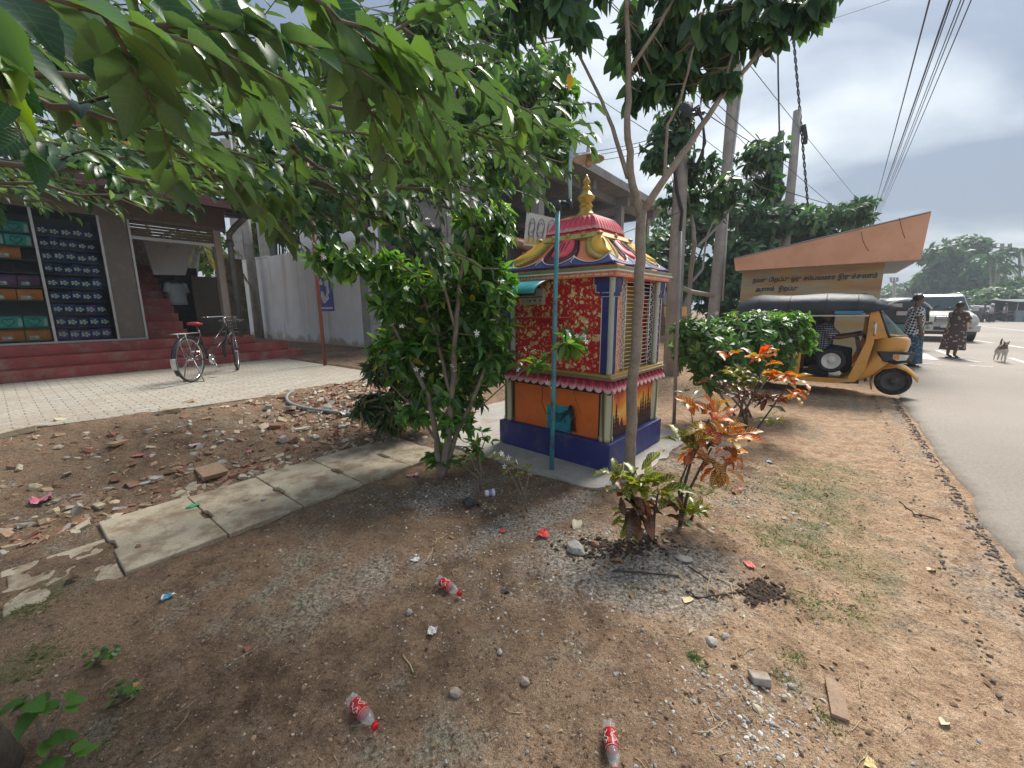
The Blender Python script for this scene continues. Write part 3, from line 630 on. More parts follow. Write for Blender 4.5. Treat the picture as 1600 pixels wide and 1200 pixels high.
mb=MB(); mb.tube([D(818,395,9.45),D(820,440,9.45),G(820,560,.2)],.02,6); mb.tube([D(868,395,9.45),D(868,440,9.45)],.02,6); mb.build('post',STEEL,bd)
# ================================================================ bus shelter
bs=thing('bus_shelter','bus shelter with tapering orange concrete fascia and Tamil writing on its wall','shelter',ST(12,1,0))
ORC,t,b=nm('orange_fascia'); c=ramp(t,tnoise(t,2.2,5),[(.35,(.72,.36,.22)),(.65,(.82,.44,.28))]); c=mixc(t,ramp(t,tnoise(t,.9,7,rough=.7),[(.55,(0,0,0)),(.7,(.5,.5,.5))]),c,(.42,.23,.15)); t.links.new(c,b.inputs['Base Color']); b.inputs['Roughness'].default_value=.8
def fs(px,py,s=12): t_,z=onS(px,py,s); return t_,z
A=fs(1147,405);B=fs(1149,423);C=fs(1439,405);E_=fs(1455,332)
fr_=[ST(12,*A),ST(12,*B),ST(12,*C),ST(12,*E_)]; MB().prism(fr_,D0*.14).build('fascia',ORC,bs)
mb=MB(); mb.prism([fr_[1]+D0*.14,fr_[2]+D0*.14,fr_[2]+D0*4.5-N0*-.05,fr_[1]+D0*4.5],(0,0,.1)); mb.build('soffit',pm('soffit_grey',(.33,.34,.35),.8,.1,3),bs)
mb=MB(); mb.prism([fr_[2]+D0*.141,fr_[3]+D0*.141,fr_[3]+D0*4.5,fr_[2]+D0*4.5],N0*.14); mb.build('side_fascia',ORC,bs)
mb=MB(); mb.prism([fr_[0]+np.array([0,0,.012]),fr_[0]+np.array([0,0,.012])+D0*4.5,fr_[3]+D0*4.5+np.array([0,0,.012]),fr_[3]+np.array([0,0,.012])],(0,0,.02)); mb.build('roof_sheet',pm('roof_sheet_grey',(.4,.4,.4),.6),bs)
SG,t,b=nm('sign_wall'); gp=t.nodes.new('ShaderNodeNewGeometry'); mpn=nn(t,'ShaderNodeMapping'); mpn.inputs['Scale'].default_value=(.5,.5,3.); t.links.new(gp.outputs['Position'],mpn.inputs[0])
c=ramp(t,tnoise(t,1.6,5,mpn.outputs[0]),[(.32,(.36,.20,.13)),(.45,(.42,.28,.10)),(.55,(.36,.33,.25)),(.68,(.50,.34,.11))]); t.links.new(c,b.inputs['Base Color']); b.inputs['Roughness'].default_value=.75
tw0=fs(1160,425,12.35)[0]; tw1=fs(1380,430,12.35)[0]
MB().bst(12.35,12.5,tw1,tw0,-.05,2.42).build('wall',SG,bs)
mb=MB(); mb.bst(12.5,16,tw1,tw1+.15,-.05,2.42); mb.build('side_wall',pm('side_wall_grey',(.36,.37,.38),.8,.1,3),bs)
mb=MB()
for k in range(4): mb.bst(12.7+k*.6,12.85+k*.6,tw1-.02,tw1,.8,2.2)
mb.build('side_slots',DARK,bs)
# crack lines on the fascia
mb=MB(); 
for P in (((1346,362),(1348,375),(1352,384),(1357,392)),((1405,340),(1408,352),(1411,364),(1414,372))):
    mb.tube([ST(11.998,*fs(*p,11.998)) for p in P],.006,4)
mb.build('crack',pm('crack_brown',(.25,.11,.07),.9),bs)
# Tamil lettering
INK=pm('sign_ink',(.05,.045,.05),.6)
def text(tx,name,p,size,xdir,ydir,mat,parent,ext=.002,bold=0.,fit=0):
    cu=bpy.data.curves.new(name,'FONT'); cu.body=tx; cu.size=size; cu.extrude=ext; cu.offset=bold; cu.align_x='LEFT'; ob=bpy.data.objects.new(name,cu)
    x=Vector(xdir).normalized(); y=Vector(ydir).normalized(); z=x.cross(y); M=Matrix((x,y,z)).transposed().to_4x4(); M.translation=Vector(p)
    COL.objects.link(ob); dg=bpy.context.evaluated_depsgraph_get(); me=bpy.data.meshes.new_from_object(ob.evaluated_get(dg)); bpy.data.objects.remove(ob)
    if fit: xs=[v.co.x for v in me.vertices]; me.transform(Matrix.Diagonal((fit/(max(xs)-min(xs)),1,1,1)))
    me.transform(M); 
    if parent is not None: me.transform(Matrix.Translation(-rootloc(parent)))
    me.materials.clear(); me.materials.append(mat); o=bpy.data.objects.new(name,me); COL.objects.link(o); o.parent=parent; return o
a=fs(1176,441,12.345); text('நமது பிறப்பு ஒரு சம்பவமாக இருக்கலாம்','lettering',ST(12.343,*a),.135,-N0,(0,0,1),INK,bs,bold=.005,fit=a[0]-fs(1370,438,12.345)[0])
a=fs(1180,455,12.345); text('ஆனால்   இறப்பு','lettering',ST(12.343,*a),.135,-N0,(0,0,1),INK,bs,bold=.005,fit=a[0]-fs(1247,451,12.345)[0])
# grey cabinet up a frame, behind the shelter
q0=D(1205,375,17); cab=thing('electrical_cabinet','grey metal electrical cabinet raised between poles behind the bus shelter','cabinet',(q0[0],q0[1],0))
h_=D(1212,362,17)[2]; l_=D(1212,395,17)[2]; mb=MB(); mb.box((q0[0]+.1,q0[1]+.2,(h_+l_)/2),(.95,.6,h_-l_)); mb.build('housing',pm('cabinet_grey',(.36,.40,.40),.5,.1,4),cab,bevel=.02)
mb=MB(); mb.box((q0[0]+.1,q0[1]-.115,(h_+l_)/2),(.7,.03,(h_-l_)*.86)); mb.build('door',pm('cabinet_door',(.30,.34,.35),.5,.1,4),cab); mb=MB(); mb.box((q0[0]+.1,q0[1]+.15,h_+.03),(1.1,.8,.05)); mb.build('lid',pm('cabinet_dark',(.1,.11,.11),.5),cab)
mb=MB()
for dx in (-.35,.5): mb.box((q0[0]+dx,q0[1]+.2,l_/2),(.12,.12,l_))
mb.build('support_frame',STEEL,cab)
# ================================================================ poles and wires
PC=concrete('pole_concrete',(.30,.27,.25),(.44,.40,.36),.5,3.,.58,(.2,.17,.15))
def pole(pts,Y,w0,w1,label,n=4,base=None,mat=PC,name='utility_pole',cat='pole'):
    P=[D(x,y,Y) for x,y in pts]; b_=P[-1].copy(); d=P[-1]-P[-2]; b_=P[-1]+d*((P[-1][2]+.1)/max(1e-3,-d[2])) if P[-1][2]>0 else P[-1]
    P=[p for p in P]+([b_] if P[-1][2]>0 else [])
    o=thing(name,label,cat,(P[-1][0],P[-1][1],0)); r=np.linspace(w1,w0,len(P)); mb=MB(); mb.tube(P,list(r),n); mb.build('shaft',mat,o); return o,P
p1,P=pole([(1068,168),(1062,300),(1048,590)],8.6,.185,.115,'square concrete pole with cable loops behind the shrine'); top1=P[0]
CBL=pm('black_cable',(.02,.02,.022),.5)
mb=MB(); mb.tube([D(1070,165,8.5),D(1068,190,8.5)],.16,8); 
for k in range(3): mb.tube([D(1072,178,8.45),D(1086+k*3,172-k*4,8.4),D(1098,186+k*3,8.4),D(1100+k,215+k*4,8.4),D(1098-k*2,245,8.4),D(1088,262-k*3,8.4),D(1074,255,8.45)],.022,6)
mb.tube([D(1052,180,8.45),D(1050,240,8.45),D(1058,300,8.45),D(1066,330,8.45),D(1062,370,8.45)],.028,6); mb.tube([D(1040,185,8.6),D(1100,176,8.6)],.04,6)
mb.build('cable_loops',CBL,p1)
p2,P=pole([(1160,25),(1152,75),(1133,300),(1108,560)],11.4,.165,.13,'tall square concrete pole on the verge left of the bus shelter'); top2=P[0]
mb=MB(); mb.tube([D(1115,462,11.1),D(1080,456,11.0),D(1068,450,10.9)],.06,6); mb.build('rope',pm('rope',(.35,.31,.25),.9),p2)
mb=MB(); mb.tube([D(1163,100,11.3),D(1139,300,11.3),D(1129,470,11.3)],.025,6); mb.build('conduit',pm('conduit',(.5,.5,.5),.5),p2)
p3,P=pole([(1246,173),(1239,260),(1232,330)],16,.17,.13,'tall round concrete pole with twisted cable right of the transformer',n=12); top3=P[0]
mb=MB()
for k in range(2):
    mb.tube([D(1240+(y-60)*.085+1.5*math.sin(y*.25+k*3.1),y,15.9) for y in range(20,345,4)],.022,5)
mb.tube([D(1256,195,15.8),D(1259,215,15.8),D(1258,225,15.8)],.07,6); mb.build('twisted_cable',CBL,p3)
p4,P=pole([(1210,215),(1206,270),(1200,335)],17.5,.2,.17,'thick pale pole beside the grey cabinet, half hidden by leaves'); 
p5,P=pole([(1220,205),(1219,260),(1213,335)],17.2,.12,.11,'dark pole with cable clump between two paler poles',mat=pm('dark_pole',(.09,.1,.11),.6,.2,5)); mb=MB()
for k in range(7): q=D(1218+rng.uniform(-4,5),268+k*7,17); stone_mesh(mb,q,.16,1.3)
mb.build('cable_clump',CBL,p5)
mb=MB(); mb.tube([D(1215,20,17.2),D(1216,120,17.2),D(1218,215,17.2)],.03,5); mb.build('guy_wire',CBL,p5)
p6,P=pole([(1363,334),(1361,360),(1360,400)],38,.2,.16,'distant pole top with insulators just above the orange fascia',n=8); top6=P[0]
mb=MB(); mb.tube([D(1356,339,38),D(1369,339,38)],.1,6)
for x,y in ((1357,336),(1362,332),(1368,336),(1357,345)): mb.lathe([(.05,0),(.16,.1),(.1,.2),(.16,.3),(.04,.42)],D(x,y+2,38),8)
mb.build('crossarm',STEEL,p6)
for k,(x,yt,yb,Y,lab) in enumerate(((1397,437,490,85,'faint far pole with crossarm above the dark rickshaw'),(1560,384,488,62,'leaning far pole with wide crossarm between the palms'))):
    lean=10 if k else 0
    o,P=pole([(x+lean*.6,yt),(x-lean,yb)],Y,.34,.22,lab,n=8); mb=MB(); w_=12 if k else 5
    mb.tube([D(x+lean*.6-w_,yt+4-k,Y),D(x+lean*.6+w_,yt+2,Y)],.12,6); mb.tube([D(x+lean*.6-w_*.6,yt+14,Y),D(x+lean*.6+w_*.7,yt+18,Y)],.1,6)
    for d in (-1,0,1): mb.tube([D(x+lean*.6+w_*d,yt+3,Y),D(x+lean*.6+w_*d,yt-4,Y)],.22,6)
    mb.build('crossarm',STEEL,o)
# wires
def wire(a,b_,r,sag,label,grp,k=20):
    a=np.array(a);b_=np.array(b_); P=[a*(1-v)+b_*v-np.array([0,0,sag*4*v*(1-v)]) for v in np.linspace(0,1,k)]
    o=MB().tube(P,r,5).build('power_line',CBL); prop(o,label,'power line',grp)
def up(px,py,Y,z): # point on the pixel's vertical plane continued past the top edge
    return D(px,py,Y)
GRP='overhead lines running to the distant pole'
for k,(x0,x1,y1,r,lab) in enumerate(((1452,1361,341,.02,'leftmost dark overhead line above the road, standing apart'),(1483,1364,339,.024,'thickest dark overhead line of the road bundle'),(1487,1365,341,.014,'thin line hugging the right of the thickest overhead line'),(1500,1367,340,.013,'pale thin overhead line in the middle of the bundle'),(1505,1368,342,.013,'second thin overhead line, just right of the pale middle one'),(1516,1370,341,.014,'rightmost overhead line of the road bundle'))):
    a=D(x0+(x0-x1)*.5,-(y1)*.5,4.6); b_=D(x1,y1,38); wire(a,b_,r*.55,.25,lab,GRP,40)
GRP2='thin lines crossing behind the slender tree'
for k,(x0,y0,Y0,x1,y1,Y1,r,lab) in enumerate((
 (925,-20,6,1300,320,15,.009,'long thin line falling right past the forked trunk'),
 (990,-20,6,1062,330,8.4,.006,'thin service line passing steeply beside the trunk top'),
 (935,-20,6.5,1190,250,14,.009,'thin line ending behind the tall square pole'),
 (1070,250,8.6,1362,337,37,.02,'line from the cable loops pole to the far pole'),
 (1150,75,11.3,1500,-40,12,.008,'short line leaving the tall square pole to the right'),
 (1170,100,11.2,1362,338,37,.012,'line from the tall square pole towards the far pole'),
 (900,240,10,1060,205,8.7,.009,'upper of three lines reaching the building from the near pole'),
 (900,246,10,1060,211,8.7,.008,'middle of three lines reaching the building from the near pole'),
 (905,254,10,1060,222,8.7,.008,'lowest of three lines reaching the building from the near pole'),
 (560,-120,8,1012,205,8.6,.009,'line slanting down to the cable loops from the upper left'),
 (700,-120,7,1130,240,11,.008,'line slanting behind the fork towards the tall pole'),
 (1100,175,8.6,1235,255,16,.012,'line from the loops to the round pole'),
 (1066,330,8.4,760,430,9,.008,'drop line running low behind the shrine roof'))):
    wire(D(x0,y0,Y0),D(x1,y1,Y1),r*.8,.06,lab,GRP2)
# teal lamp post
TEA=pm('teal_paint',(.08,.30,.36),.45,.15,6,dirt=(.05,.06,.07),dsc=7,dth=.6)
q=G(862,733,.02); Y=q[1]; lp=thing('lamp_post','slim teal steel lamp post with curved arm and bulb shade beside the shrine','lamp post',(q[0],q[1],.02))
mb=MB(); mb.tube([q]+[D(x,y,Y) for x,y in ((865,600),(868,450),(872,318))],[.021,.021,.019,.019],10); mb.build('pole',TEA,lp)
mb=MB(); mb.tube([D(x,y,Y) for x,y in ((872,316),(880,316),(889,318),(891,322))],.014,8); mb.tube([D(872,300+14,Y),D(872,330,Y)],.026,8); mb.tube([D(889,312,Y),D(891,326,Y)],.022,8); mb.build('clamp',pm('black_paint',(.03,.04,.045),.4),lp)
mb=MB(); mb.tube([D(x,y,Y) for x,y in ((891,322),(890.5,280),(892,240),(896,224),(903,214),(911,212),(918,217),(921,226),(921,234))],.014,8); mb.build('arm',pm('pale_blue_paint',(.42,.58,.62),.4,.1,6,dirt=(.15,.2,.2),dsc=9,dth=.6),lp)
c_=D(920,248,Y); mb=MB(); mb.lathe([(.018,.09),(.022,.045),(.03,.04),(.115,.0),(.118,-.008),(.11,-.004),(.02,.03)],c_,20); mb.build('lamp_shade',pm('shade_enamel',(.55,.50,.46),.35,.1,8),lp)
mb=MB(); mb.lathe([(.012,.03),(.02,.0),(.03,-.03),(.022,-.055),(.004,-.065)],c_,14); mb.build('bulb',pm('bulb_glass',(.55,.33,.25),.2),lp)
mb=MB(); mb.tube([D(921,234,Y),D(920,240,Y),c_+np.array([0,0,.09])],.007,6); mb.build('hanger',CBL,lp)
q=G(1053,662,0); mb=MB(); mb.tube([q,D(1058,520,q[1]),D(1063,362,q[1])],.022,8); o=mb.build('steel_rod',pm('rod_grey',(.23,.23,.22),.5,.2,5)); prop(o,'thin upright grey pipe standing in the dirt right of the shrine','pipe')
# ================================================================ SHRINE
A_,B_=1.27,1.13
def onF(px,py,b_=0.):
    r=ray(px,py); P0=SH(0,b_); t_=((P0-O)@Vv)/(r@Vv); p=O+r*t_; return (p-C0)@U,p[2]
def onR(px,py,a=0.):
    r=ray(px,py); P0=SH(a,0); t_=((P0-O)@U)/(r@U); p=O+r*t_; return (p-C0)@Vv,p[2]
shr=thing('roadside_shrine','small brightly painted roadside shrine with red floral walls, scalloped roof and gold finial','shrine',SH(A_/2,B_/2,0))
def paint(name,c,rough=.5,var=.1,sc=7,dirt=None,dth=.6): return pm(name,c,rough,var,sc,.12,70,dirt=dirt,dsc=5,dth=dth)
NAVY=paint('navy_paint',(.024,.030,.165),.55,.15,4,dirt=(.085,.08,.16),dth=.58); ORP=paint('orange_paint',(.82,.185,.03),.5,.08,4,dirt=(.66,.15,.035),dth=.55); GOLD=paint('gold_paint',(.42,.29,.07),.4,.2,12); OLIVE=paint('olive_paint',(.22,.22,.11),.5,.15,10); WHT=paint('white_line_paint',(.72,.70,.66),.6,.06,8); SALM=paint('salmon_paint',(.88,.27,.11),.5,.12,8); YEL=paint('yellow_paint',(.86,.48,.04),.45,.12,9); ROSE=paint('rose_paint',(.82,.08,.11),.5,.2,9); PLUM=paint('plum_paint',(.10,.02,.05),.5,.2,15); BROWNB=paint('bronze_band',(.22,.15,.09),.5,.15,10); BLK=paint('black_line_paint',(.03,.02,.02),.6,.1,9); RED=paint('red_band_paint',(.55,.03,.035),.5,.12,8)
def bsh(mb,a0,a1,b0,b1,z0,z1): return mb.hexa([SH(a0,b0,z0),SH(a0,b1,z0),SH(a1,b1,z0),SH(a1,b0,z0),SH(a0,b0,z1),SH(a0,b1,z1),SH(a1,b1,z1),SH(a1,b0,z1)][::1])
def ringbox(mb,o,z0,z1): return bsh(mb,-o,A_+o,-o,B_+o,z0,z1)
mb=MB(); ringbox(mb,0,-.03,.265); mb.build('plinth',NAVY,shr,bevel=.006)
mb=MB(); ringbox(mb,-.075,.265,.71); BD=mb.build('base_block',ORP,shr)
# mural on the right face: sunset with firs
M,t,b=nm('mural'); gp=t.nodes.new('ShaderNodeNewGeometry'); sz=t.nodes.new('ShaderNodeSeparateXYZ'); t.links.new(gp.outputs['Position'],sz.inputs[0])
c=ramp(t,tmath(t,'ADD',sz.outputs[2],tmath(t,'MULTIPLY',tmath(t,'SUBTRACT',tnoise(t,7,5),.5),.3)),[(.28,(.62,.07,.015)),(.38,(.85,.2,.02)),(.47,(.9,.55,.12)),(.55,(.85,.30,.03)),(.66,(.55,.04,.03))]); t.links.new(c,b.inputs['Base Color']); b.inputs['Roughness'].default_value=.5
mb=MB(); bsh(mb,.066,.075,.14,B_-.13,.266,.70); mb.build('mural_panel',M,shr)
mb=MB()
for b0,h in ((.18,.14),(.23,.22),(.27,.12),(.34,.08),(.68,.11),(.74,.18),(.79,.25),(.85,.2),(.91,.27),(.96,.16)):
    zb=.31+.05*rng.random()
    for k in range(6):
        w_=.048*(1-k/6.5); z=zb+h*k/6; mb.add([SH(.063,b0-w_,z),SH(.063,b0+w_,z),SH(.063,b0,z+h/4.2)],[(0,2,1)])
mb.add([SH(.0635,.14,.266),SH(.0635,1.0,.266),SH(.0635,1.0,.345),SH(.0635,.8,.365),SH(.0635,.5,.33),SH(.0635,.14,.36)],[tuple(range(6))[::-1]])
for k in range(0): mb.add([SH(.0632,.2+.12*k,.50+.03*(k%2)),SH(.0632,.33+.12*k,.52+.03*(k%2)),SH(.0632,.25+.12*k,.535+.03*(k%2))],[(0,2,1)])
mb.build('mural_trees',paint('mural_black',(.05,.02,.02)),shr)
# corner posts of the base: cream marble look
M,t,b=nm('marbled_cream'); w_=nn(t,'ShaderNodeTexWave',Scale=4.5,Distortion=4,Detail=2); w_.bands_direction='X'; gp=t.nodes.new('ShaderNodeNewGeometry'); mpn=nn(t,'ShaderNodeMapping'); mpn.inputs['Scale'].default_value=(1,1,.15); t.links.new(gp.outputs['Position'],mpn.inputs[0]); t.links.new(mpn.outputs[0],w_.inputs['Vector'])
c=ramp(t,w_.outputs[1],[(.03,(.10,.09,.03)),(.12,(.33,.31,.16)),(.5,(.58,.56,.40))]); t.links.new(c,b.inputs['Base Color']); b.inputs['Roughness'].default_value=.4; MARB=M
for a,b_ in ((.08,.08),(A_-.08,.08),(.08,B_-.08),(A_-.08,B_-.08)):
    mb=MB(); mb.lathe([(.062,.265),(.062,.30),(.055,.31),(.055,.69),(.06,.71)],SH(a,b_),20); mb.build('corner_post',MARB,shr)
    
for q_ in ((.135,.15,.066,.07),(A_-.15,A_-.135,.066,.07),(.068,.073,.125,.138),(.068,.073,B_-.135,B_-.12)): mb=MB(); bsh(mb,*q_,.27,.70); mb.build('border_line',BLK,shr)
mb=MB(); ringbox(mb,-.03,.683,.712); mb.build('painted_shadow_strip',BLK,shr)  # black strip painted as the shade beneath the valance
# scalloped valance
VAL,t,b=nm('valance_paint'); gp=t.nodes.new('ShaderNodeNewGeometry'); sz=t.nodes.new('ShaderNodeSeparateXYZ'); t.links.new(gp.outputs['Position'],sz.inputs[0])
c=ramp(t,tmath(t,'ADD',sz.outputs[2],tmath(t,'MULTIPLY',tmath(t,'SUBTRACT',tnoise(t,30,4),.5),.03)),[(.700,(.80,.72,.68)),(.725,(.80,.42,.45)),(.76,(.62,.06,.10)),(.80,(.48,.025,.04))]); t.links.new(c,b.inputs['Base Color']); b.inputs['Roughness'].default_value=.5
def facept(face,u,o,z):   # u in 0..1 along the face, o outset
    if face==0: return SH(-o+(A_+2*o)*u,-o,z)
    if face==1: return SH(-o,-o+(B_+2*o)*u,z)
    if face==2: return SH(A_+o,-o+(B_+2*o)*u,z)
    return SH(-o+(A_+2*o)*u,B_+o,z)
mb=MB()
for f in range(4):
    n=15 if f in(0,3) else 13; dirn=1 if f in (1,3) else -1
    for k in range(n):
        def fn(x,y,k=k,f=f,n=n):
            bot=.703+.03*(abs(2*x-1)**2.2); z=.815+(bot-.815)*y
            o=.004+.016*math.sin(math.pi*x)**.6*(.3+.7*y)-.03*(1-y)*0+.03*y
            return facept(f,(k+x)/n,o-.035,z)
        mb.grid(fn,6,5)
mb.build('scalloped_valance',VAL,shr,solid=.004)
mb=MB()
for f in range(4):
    n=15 if f in(0,3) else 13
    for k in range(n):
        for dx in (.0,.28,.5,.72):
            x=dx; L_=.035 if dx in(.28,.72) else (.05 if dx==.5 else .075)
            o=lambda y: .012+.016*math.sin(math.pi*x)**.6*(.3+.7*y)+.03*y-.035
            P=[facept(f,(k+x)/n,o(y)-.0065,.81-(L_+.02)*y) for y in (.1,.5,1)]
            mb.tube(P,[.0025,.004,.0015],4)
mb.build('valance_stroke',PLUM,shr)
mb=MB(); ringbox(mb,.0,.805,.832); mb.build('ledge',BROWNB,shr,bevel=.005)
mb=MB(); ringbox(mb,-.02,.832,.85); mb.build('ledge_step',GOLD,shr)
# upper walls
FL,t,b=nm('red_floral'); gp=t.nodes.new('ShaderNodeNewGeometry')
def floral(t,base,cols,scale,thr,pet=5):
    gp=t.nodes.new('ShaderNodeNewGeometry'); wp=tnoise(t,14,3); v=t.nodes.new('ShaderNodeVectorMath'); v.operation='ADD'
    wn_=nn(t,'ShaderNodeTexNoise',Scale=13,Detail=3); t.links.new(gp.outputs['Position'],wn_.inputs['Vector']); sc_=t.nodes.new('ShaderNodeVectorMath'); sc_.operation='SCALE'; sc_.inputs['Scale'].default_value=.07; t.links.new(wn_.outputs['Color'],sc_.inputs[0])
    t.links.new(gp.outputs['Position'],v.inputs[0]); t.links.new(sc_.outputs[0],v.inputs[1])
    c=base
    for k,(s,th,col) in enumerate(((scale,thr,cols[0]),(scale*2.1,thr*1.05,cols[1]),(scale*3.3,thr,cols[2]))):
        vo=nn(t,'ShaderNodeTexVoronoi',Scale=s); t.links.new(v.outputs[0],vo.inputs['Vector']); n_=tnoise(t,s*5,3)
        f=tmath(t,'LESS_THAN',tmath(t,'ADD',vo.outputs['Distance'],tmath(t,'MULTIPLY',tmath(t,'SUBTRACT',n_,.5),.9)),th)
        sv=t.nodes.new('ShaderNodeSeparateColor'); t.links.new(vo.outputs['Color'],sv.inputs[0]); f=tmath(t,'MULTIPLY',f,tmath(t,'GREATER_THAN',sv.outputs[1],.25))
        cc=mixc(t,sv.outputs[0],col,tuple(x*.75 for x in col)); c=mixc(t,f,c,cc)
    return c
c=floral(t,(.52,.014,.022),[(.84,.64,.26),(.90,.74,.46),(.76,.48,.14)],10.5,.30); t.links.new(c,b.inputs['Base Color']); b.inputs['Roughness'].default_value=.55
FLO,t,b=nm('orange_floral'); c=floral(t,(.70,.10,.04),[(.75,.55,.42),(.7,.4,.2),(.75,.6,.5)],26,.45); t.links.new(c,b.inputs['Base Color']); b.inputs['Roughness'].default_value=.55
I=.075
mb=MB(); bsh(mb,.1,A_-.1,I,.14,.85,1.655); mb.build('floral_wall',FL,shr)
mb=MB(); bsh(mb,A_-.13,A_-I,.1,B_-.1,.85,1.655); bsh(mb,.14,A_-.1,B_-.13,B_-I,.85,1.655); mb.build('rear_wall',FL,shr)
mb=MB(); bsh(mb,I,.12,.1,.27,.85,1.655); mb.build('side_panel',FLO,shr)
mb=MB(); bsh(mb,.55,.75,.35,.8,.85,1.6); mb.build('inner_pedestal',YEL,shr); mb=MB(); bsh(mb,.14,A_-.14,.15,B_-.14,.852,.86); bsh(mb,.30,.33,.55,.98,.86,1.62);mb.build('inner_floor',paint('ochre_inside',(.42,.30,.05)),shr)
# corner pillars, navy with pale centre
PIL,t,b=nm('pillar_paint'); 
for a,b_,pat in ((0,0,0),(A_-.15,0,0),(0,B_-.15,1),(A_-.15,B_-.15,0)):
    a+=.0; 
    x0,y0=a+.055 if a<.5 else a, b_+.055 if b_<.5 else b_
    w2=.095
    mb=MB(); bsh(mb,x0,x0+w2,y0,y0+w2,.85,1.5); pb=mb.build('corner_pillar',NAVY,shr,bevel=.004)
    mb=MB(); bsh(mb,x0-.02,x0+w2+.02,y0-.004,y0+w2+.004,1.5,1.53); bsh(mb,x0-.004,x0+w2+.055,y0-.004,y0+w2+.055,1.53,1.59) ; bsh(mb,x0-.004,x0+w2+.075,y0-.004,y0+w2+.075,1.59,1.655); mb.build('capital',NAVY,pb)
    mb=MB(); mb.lathe([(.026,.85),(.024,.88),(.024,1.63),(.03,1.65)],SH(x0+.006,y0+.006),12); mb.build('shaft_face',paint('pale_shaft',(.48,.52,.46),.4,.08,6),pb)
    mb=MB()
    for z in (1.495,1.528):
        mb.tube([SH(x0+w2,y0-.006,z),SH(x0-.006,y0-.006,z),SH(x0-.006,y0+w2,z)],.0035,4)
    mb.tube([SH(x0+w2-.004,y0-.004,z) for z in (.86,1.49)],.004,4); mb.tube([SH(x0-.004,y0+w2-.004,z) for z in (.86,1.49)],.004,4)
    mb.tube([SH(x0+p[0],y0-.007,p[1]) for p in ((w2+.074,1.65),(w2+.074,1.595),(w2+.054,1.59),(w2+.054,1.535),(w2+.02,1.53))],.0035,4); mb.tube([SH(x0-.007,y0+p[0],p[1]) for p in ((w2+.074,1.65),(w2+.074,1.595),(w2+.054,1.59),(w2+.054,1.535),(w2+.02,1.53))],.0035,4)
    mb.build('outline',WHT,pb)
    if pat:
        mb=MB()
        for k in range(11):
            z=.9+k*.065; P=[SH(x0-.006,y0+.03+.03*math.cos(q)*(1 if q<4 else .4),z+.022*math.sin(q)) for q in np.linspace(0,5.2,9)]; mb.tube(P,.006,4)
        mb.build('scroll_motif',paint('pink_scroll',(.75,.22,.28)),pb)
# grille
mb=MB(); g0,g1=.27,B_-.15
for k in range(22): z=.87+k*.036; mb.tube([SH(.095,g0,z),SH(.095,g1,z)],.0032,5)
for k in range(11):
    z=.87+k*.072; mb.tube([SH(.088,g0+.0,z),SH(.088,g0+.09,z+.036),SH(.088,g0,z+.072)],.0042,5); mb.tube([SH(.088,g0+.09,z),SH(.088,g0+.03,z+.036),SH(.088,g0+.09,z+.072)],.0042,5)
    mb.tube([SH(.088,g1,z),SH(.088,g1-.09,z+.036),SH(.088,g1,z+.072)],.0042,5)
for bb in (g0,g0+.1,g1-.1,g1): mb.tube([SH(.09,bb,.85),SH(.09,bb,1.655)],.006,5)
mb.build('grille',WHT,shr)
# cornice
mb=MB(); ringbox(mb,-.005,1.655,1.70); mb.build('cornice_band',SALM,shr)
mb=MB()
for f in (0,1,2):
    u=.02; 
    while u<.96:
        w_=rng.uniform(.018,.05); 
        for dz in (0,):
            z=1.667+rng.uniform(0,.004); p=[facept(f,u,-.002,z),facept(f,u+w_,-.002,z),facept(f,u+w_,-.002,z+.011),facept(f,u,-.002,z+.011)]; mb.add(p,[(0,1,2,3)])
            for q in range(rng.integers(1,4)):
                x=u+w_*rng.random(); h=rng.uniform(.016,.032); p=[facept(f,x,-.0015,1.665),facept(f,x+.009,-.0015,1.665),facept(f,x+.0045,-.0015,1.665+h)]; mb.add(p,[(0,1,2)])
        u+=w_+.01
mb.build('white_border_pattern',WHT,shr)
mb=MB(); ringbox(mb,.012,1.70,1.735); mb.build('cornice',OLIVE,shr,bevel=.004)
mb=MB(); ringbox(mb,.016,1.694,1.706); mb.build('cornice_line',WHT,shr)
# ---- roof: flared skirt
zc0,zc1=1.735,2.03
def hs(v): return .46+.47*(1-v)**1.15     # fraction of half size
def rf(face,u,v,o=0.):  # u -1..1, v 0..1
    h=(hs(v)); z=zc0+(zc1-zc0)*v
    fl=.006*max(0,1-v*2.2)*abs(u)**6   # upturned corner
    ha,hb=A_/2+.0+o,B_/2+.0+o
    c_=np.array([A_/2,B_/2])
    k=h+fl*1.0
    if face==0: p=(c_[0]+u*ha*k,c_[1]-hb*k)
    elif face==1: p=(c_[0]-ha*k,c_[1]+u*hb*k)
    elif face==2: p=(c_[0]+ha*k,c_[1]+u*hb*k)
    else: p=(c_[0]+u*ha*k,c_[1]+hb*k)
    return SH(p[0],p[1],z+fl*.9+o*.6)
mb=MB()
for f in range(4): mb.grid(lambda x,y,f=f: rf(f,2*x-1,y),24,14)
RS=mb.build('roof_skirt',SALM,shr,solid=.01)
def wave(u): # top of the navy band
    return .34-.25*abs(math.sin(math.pi*(u-1)*1.5))**.75
mb=MB(); ml=MB()
for f in range(4):
    mb.grid(lambda x,y,f=f: rf(f,2*x-1,wave(2*x-1)*y,.03),48,4)
    ml.tube([rf(f,x,wave(x),.034) for x in np.linspace(-1,1,73)],.0045,5)
    for x0 in (-.33,.33):
        ml.tube([rf(f,x0+.02*math.sin(q*6),.1+q*.2,.037) for q in np.linspace(0,1,7)],.0035,4)
mb.build('navy_wave_band',NAVY,RS,solid=.006); ml.build('white_outline',WHT,RS)
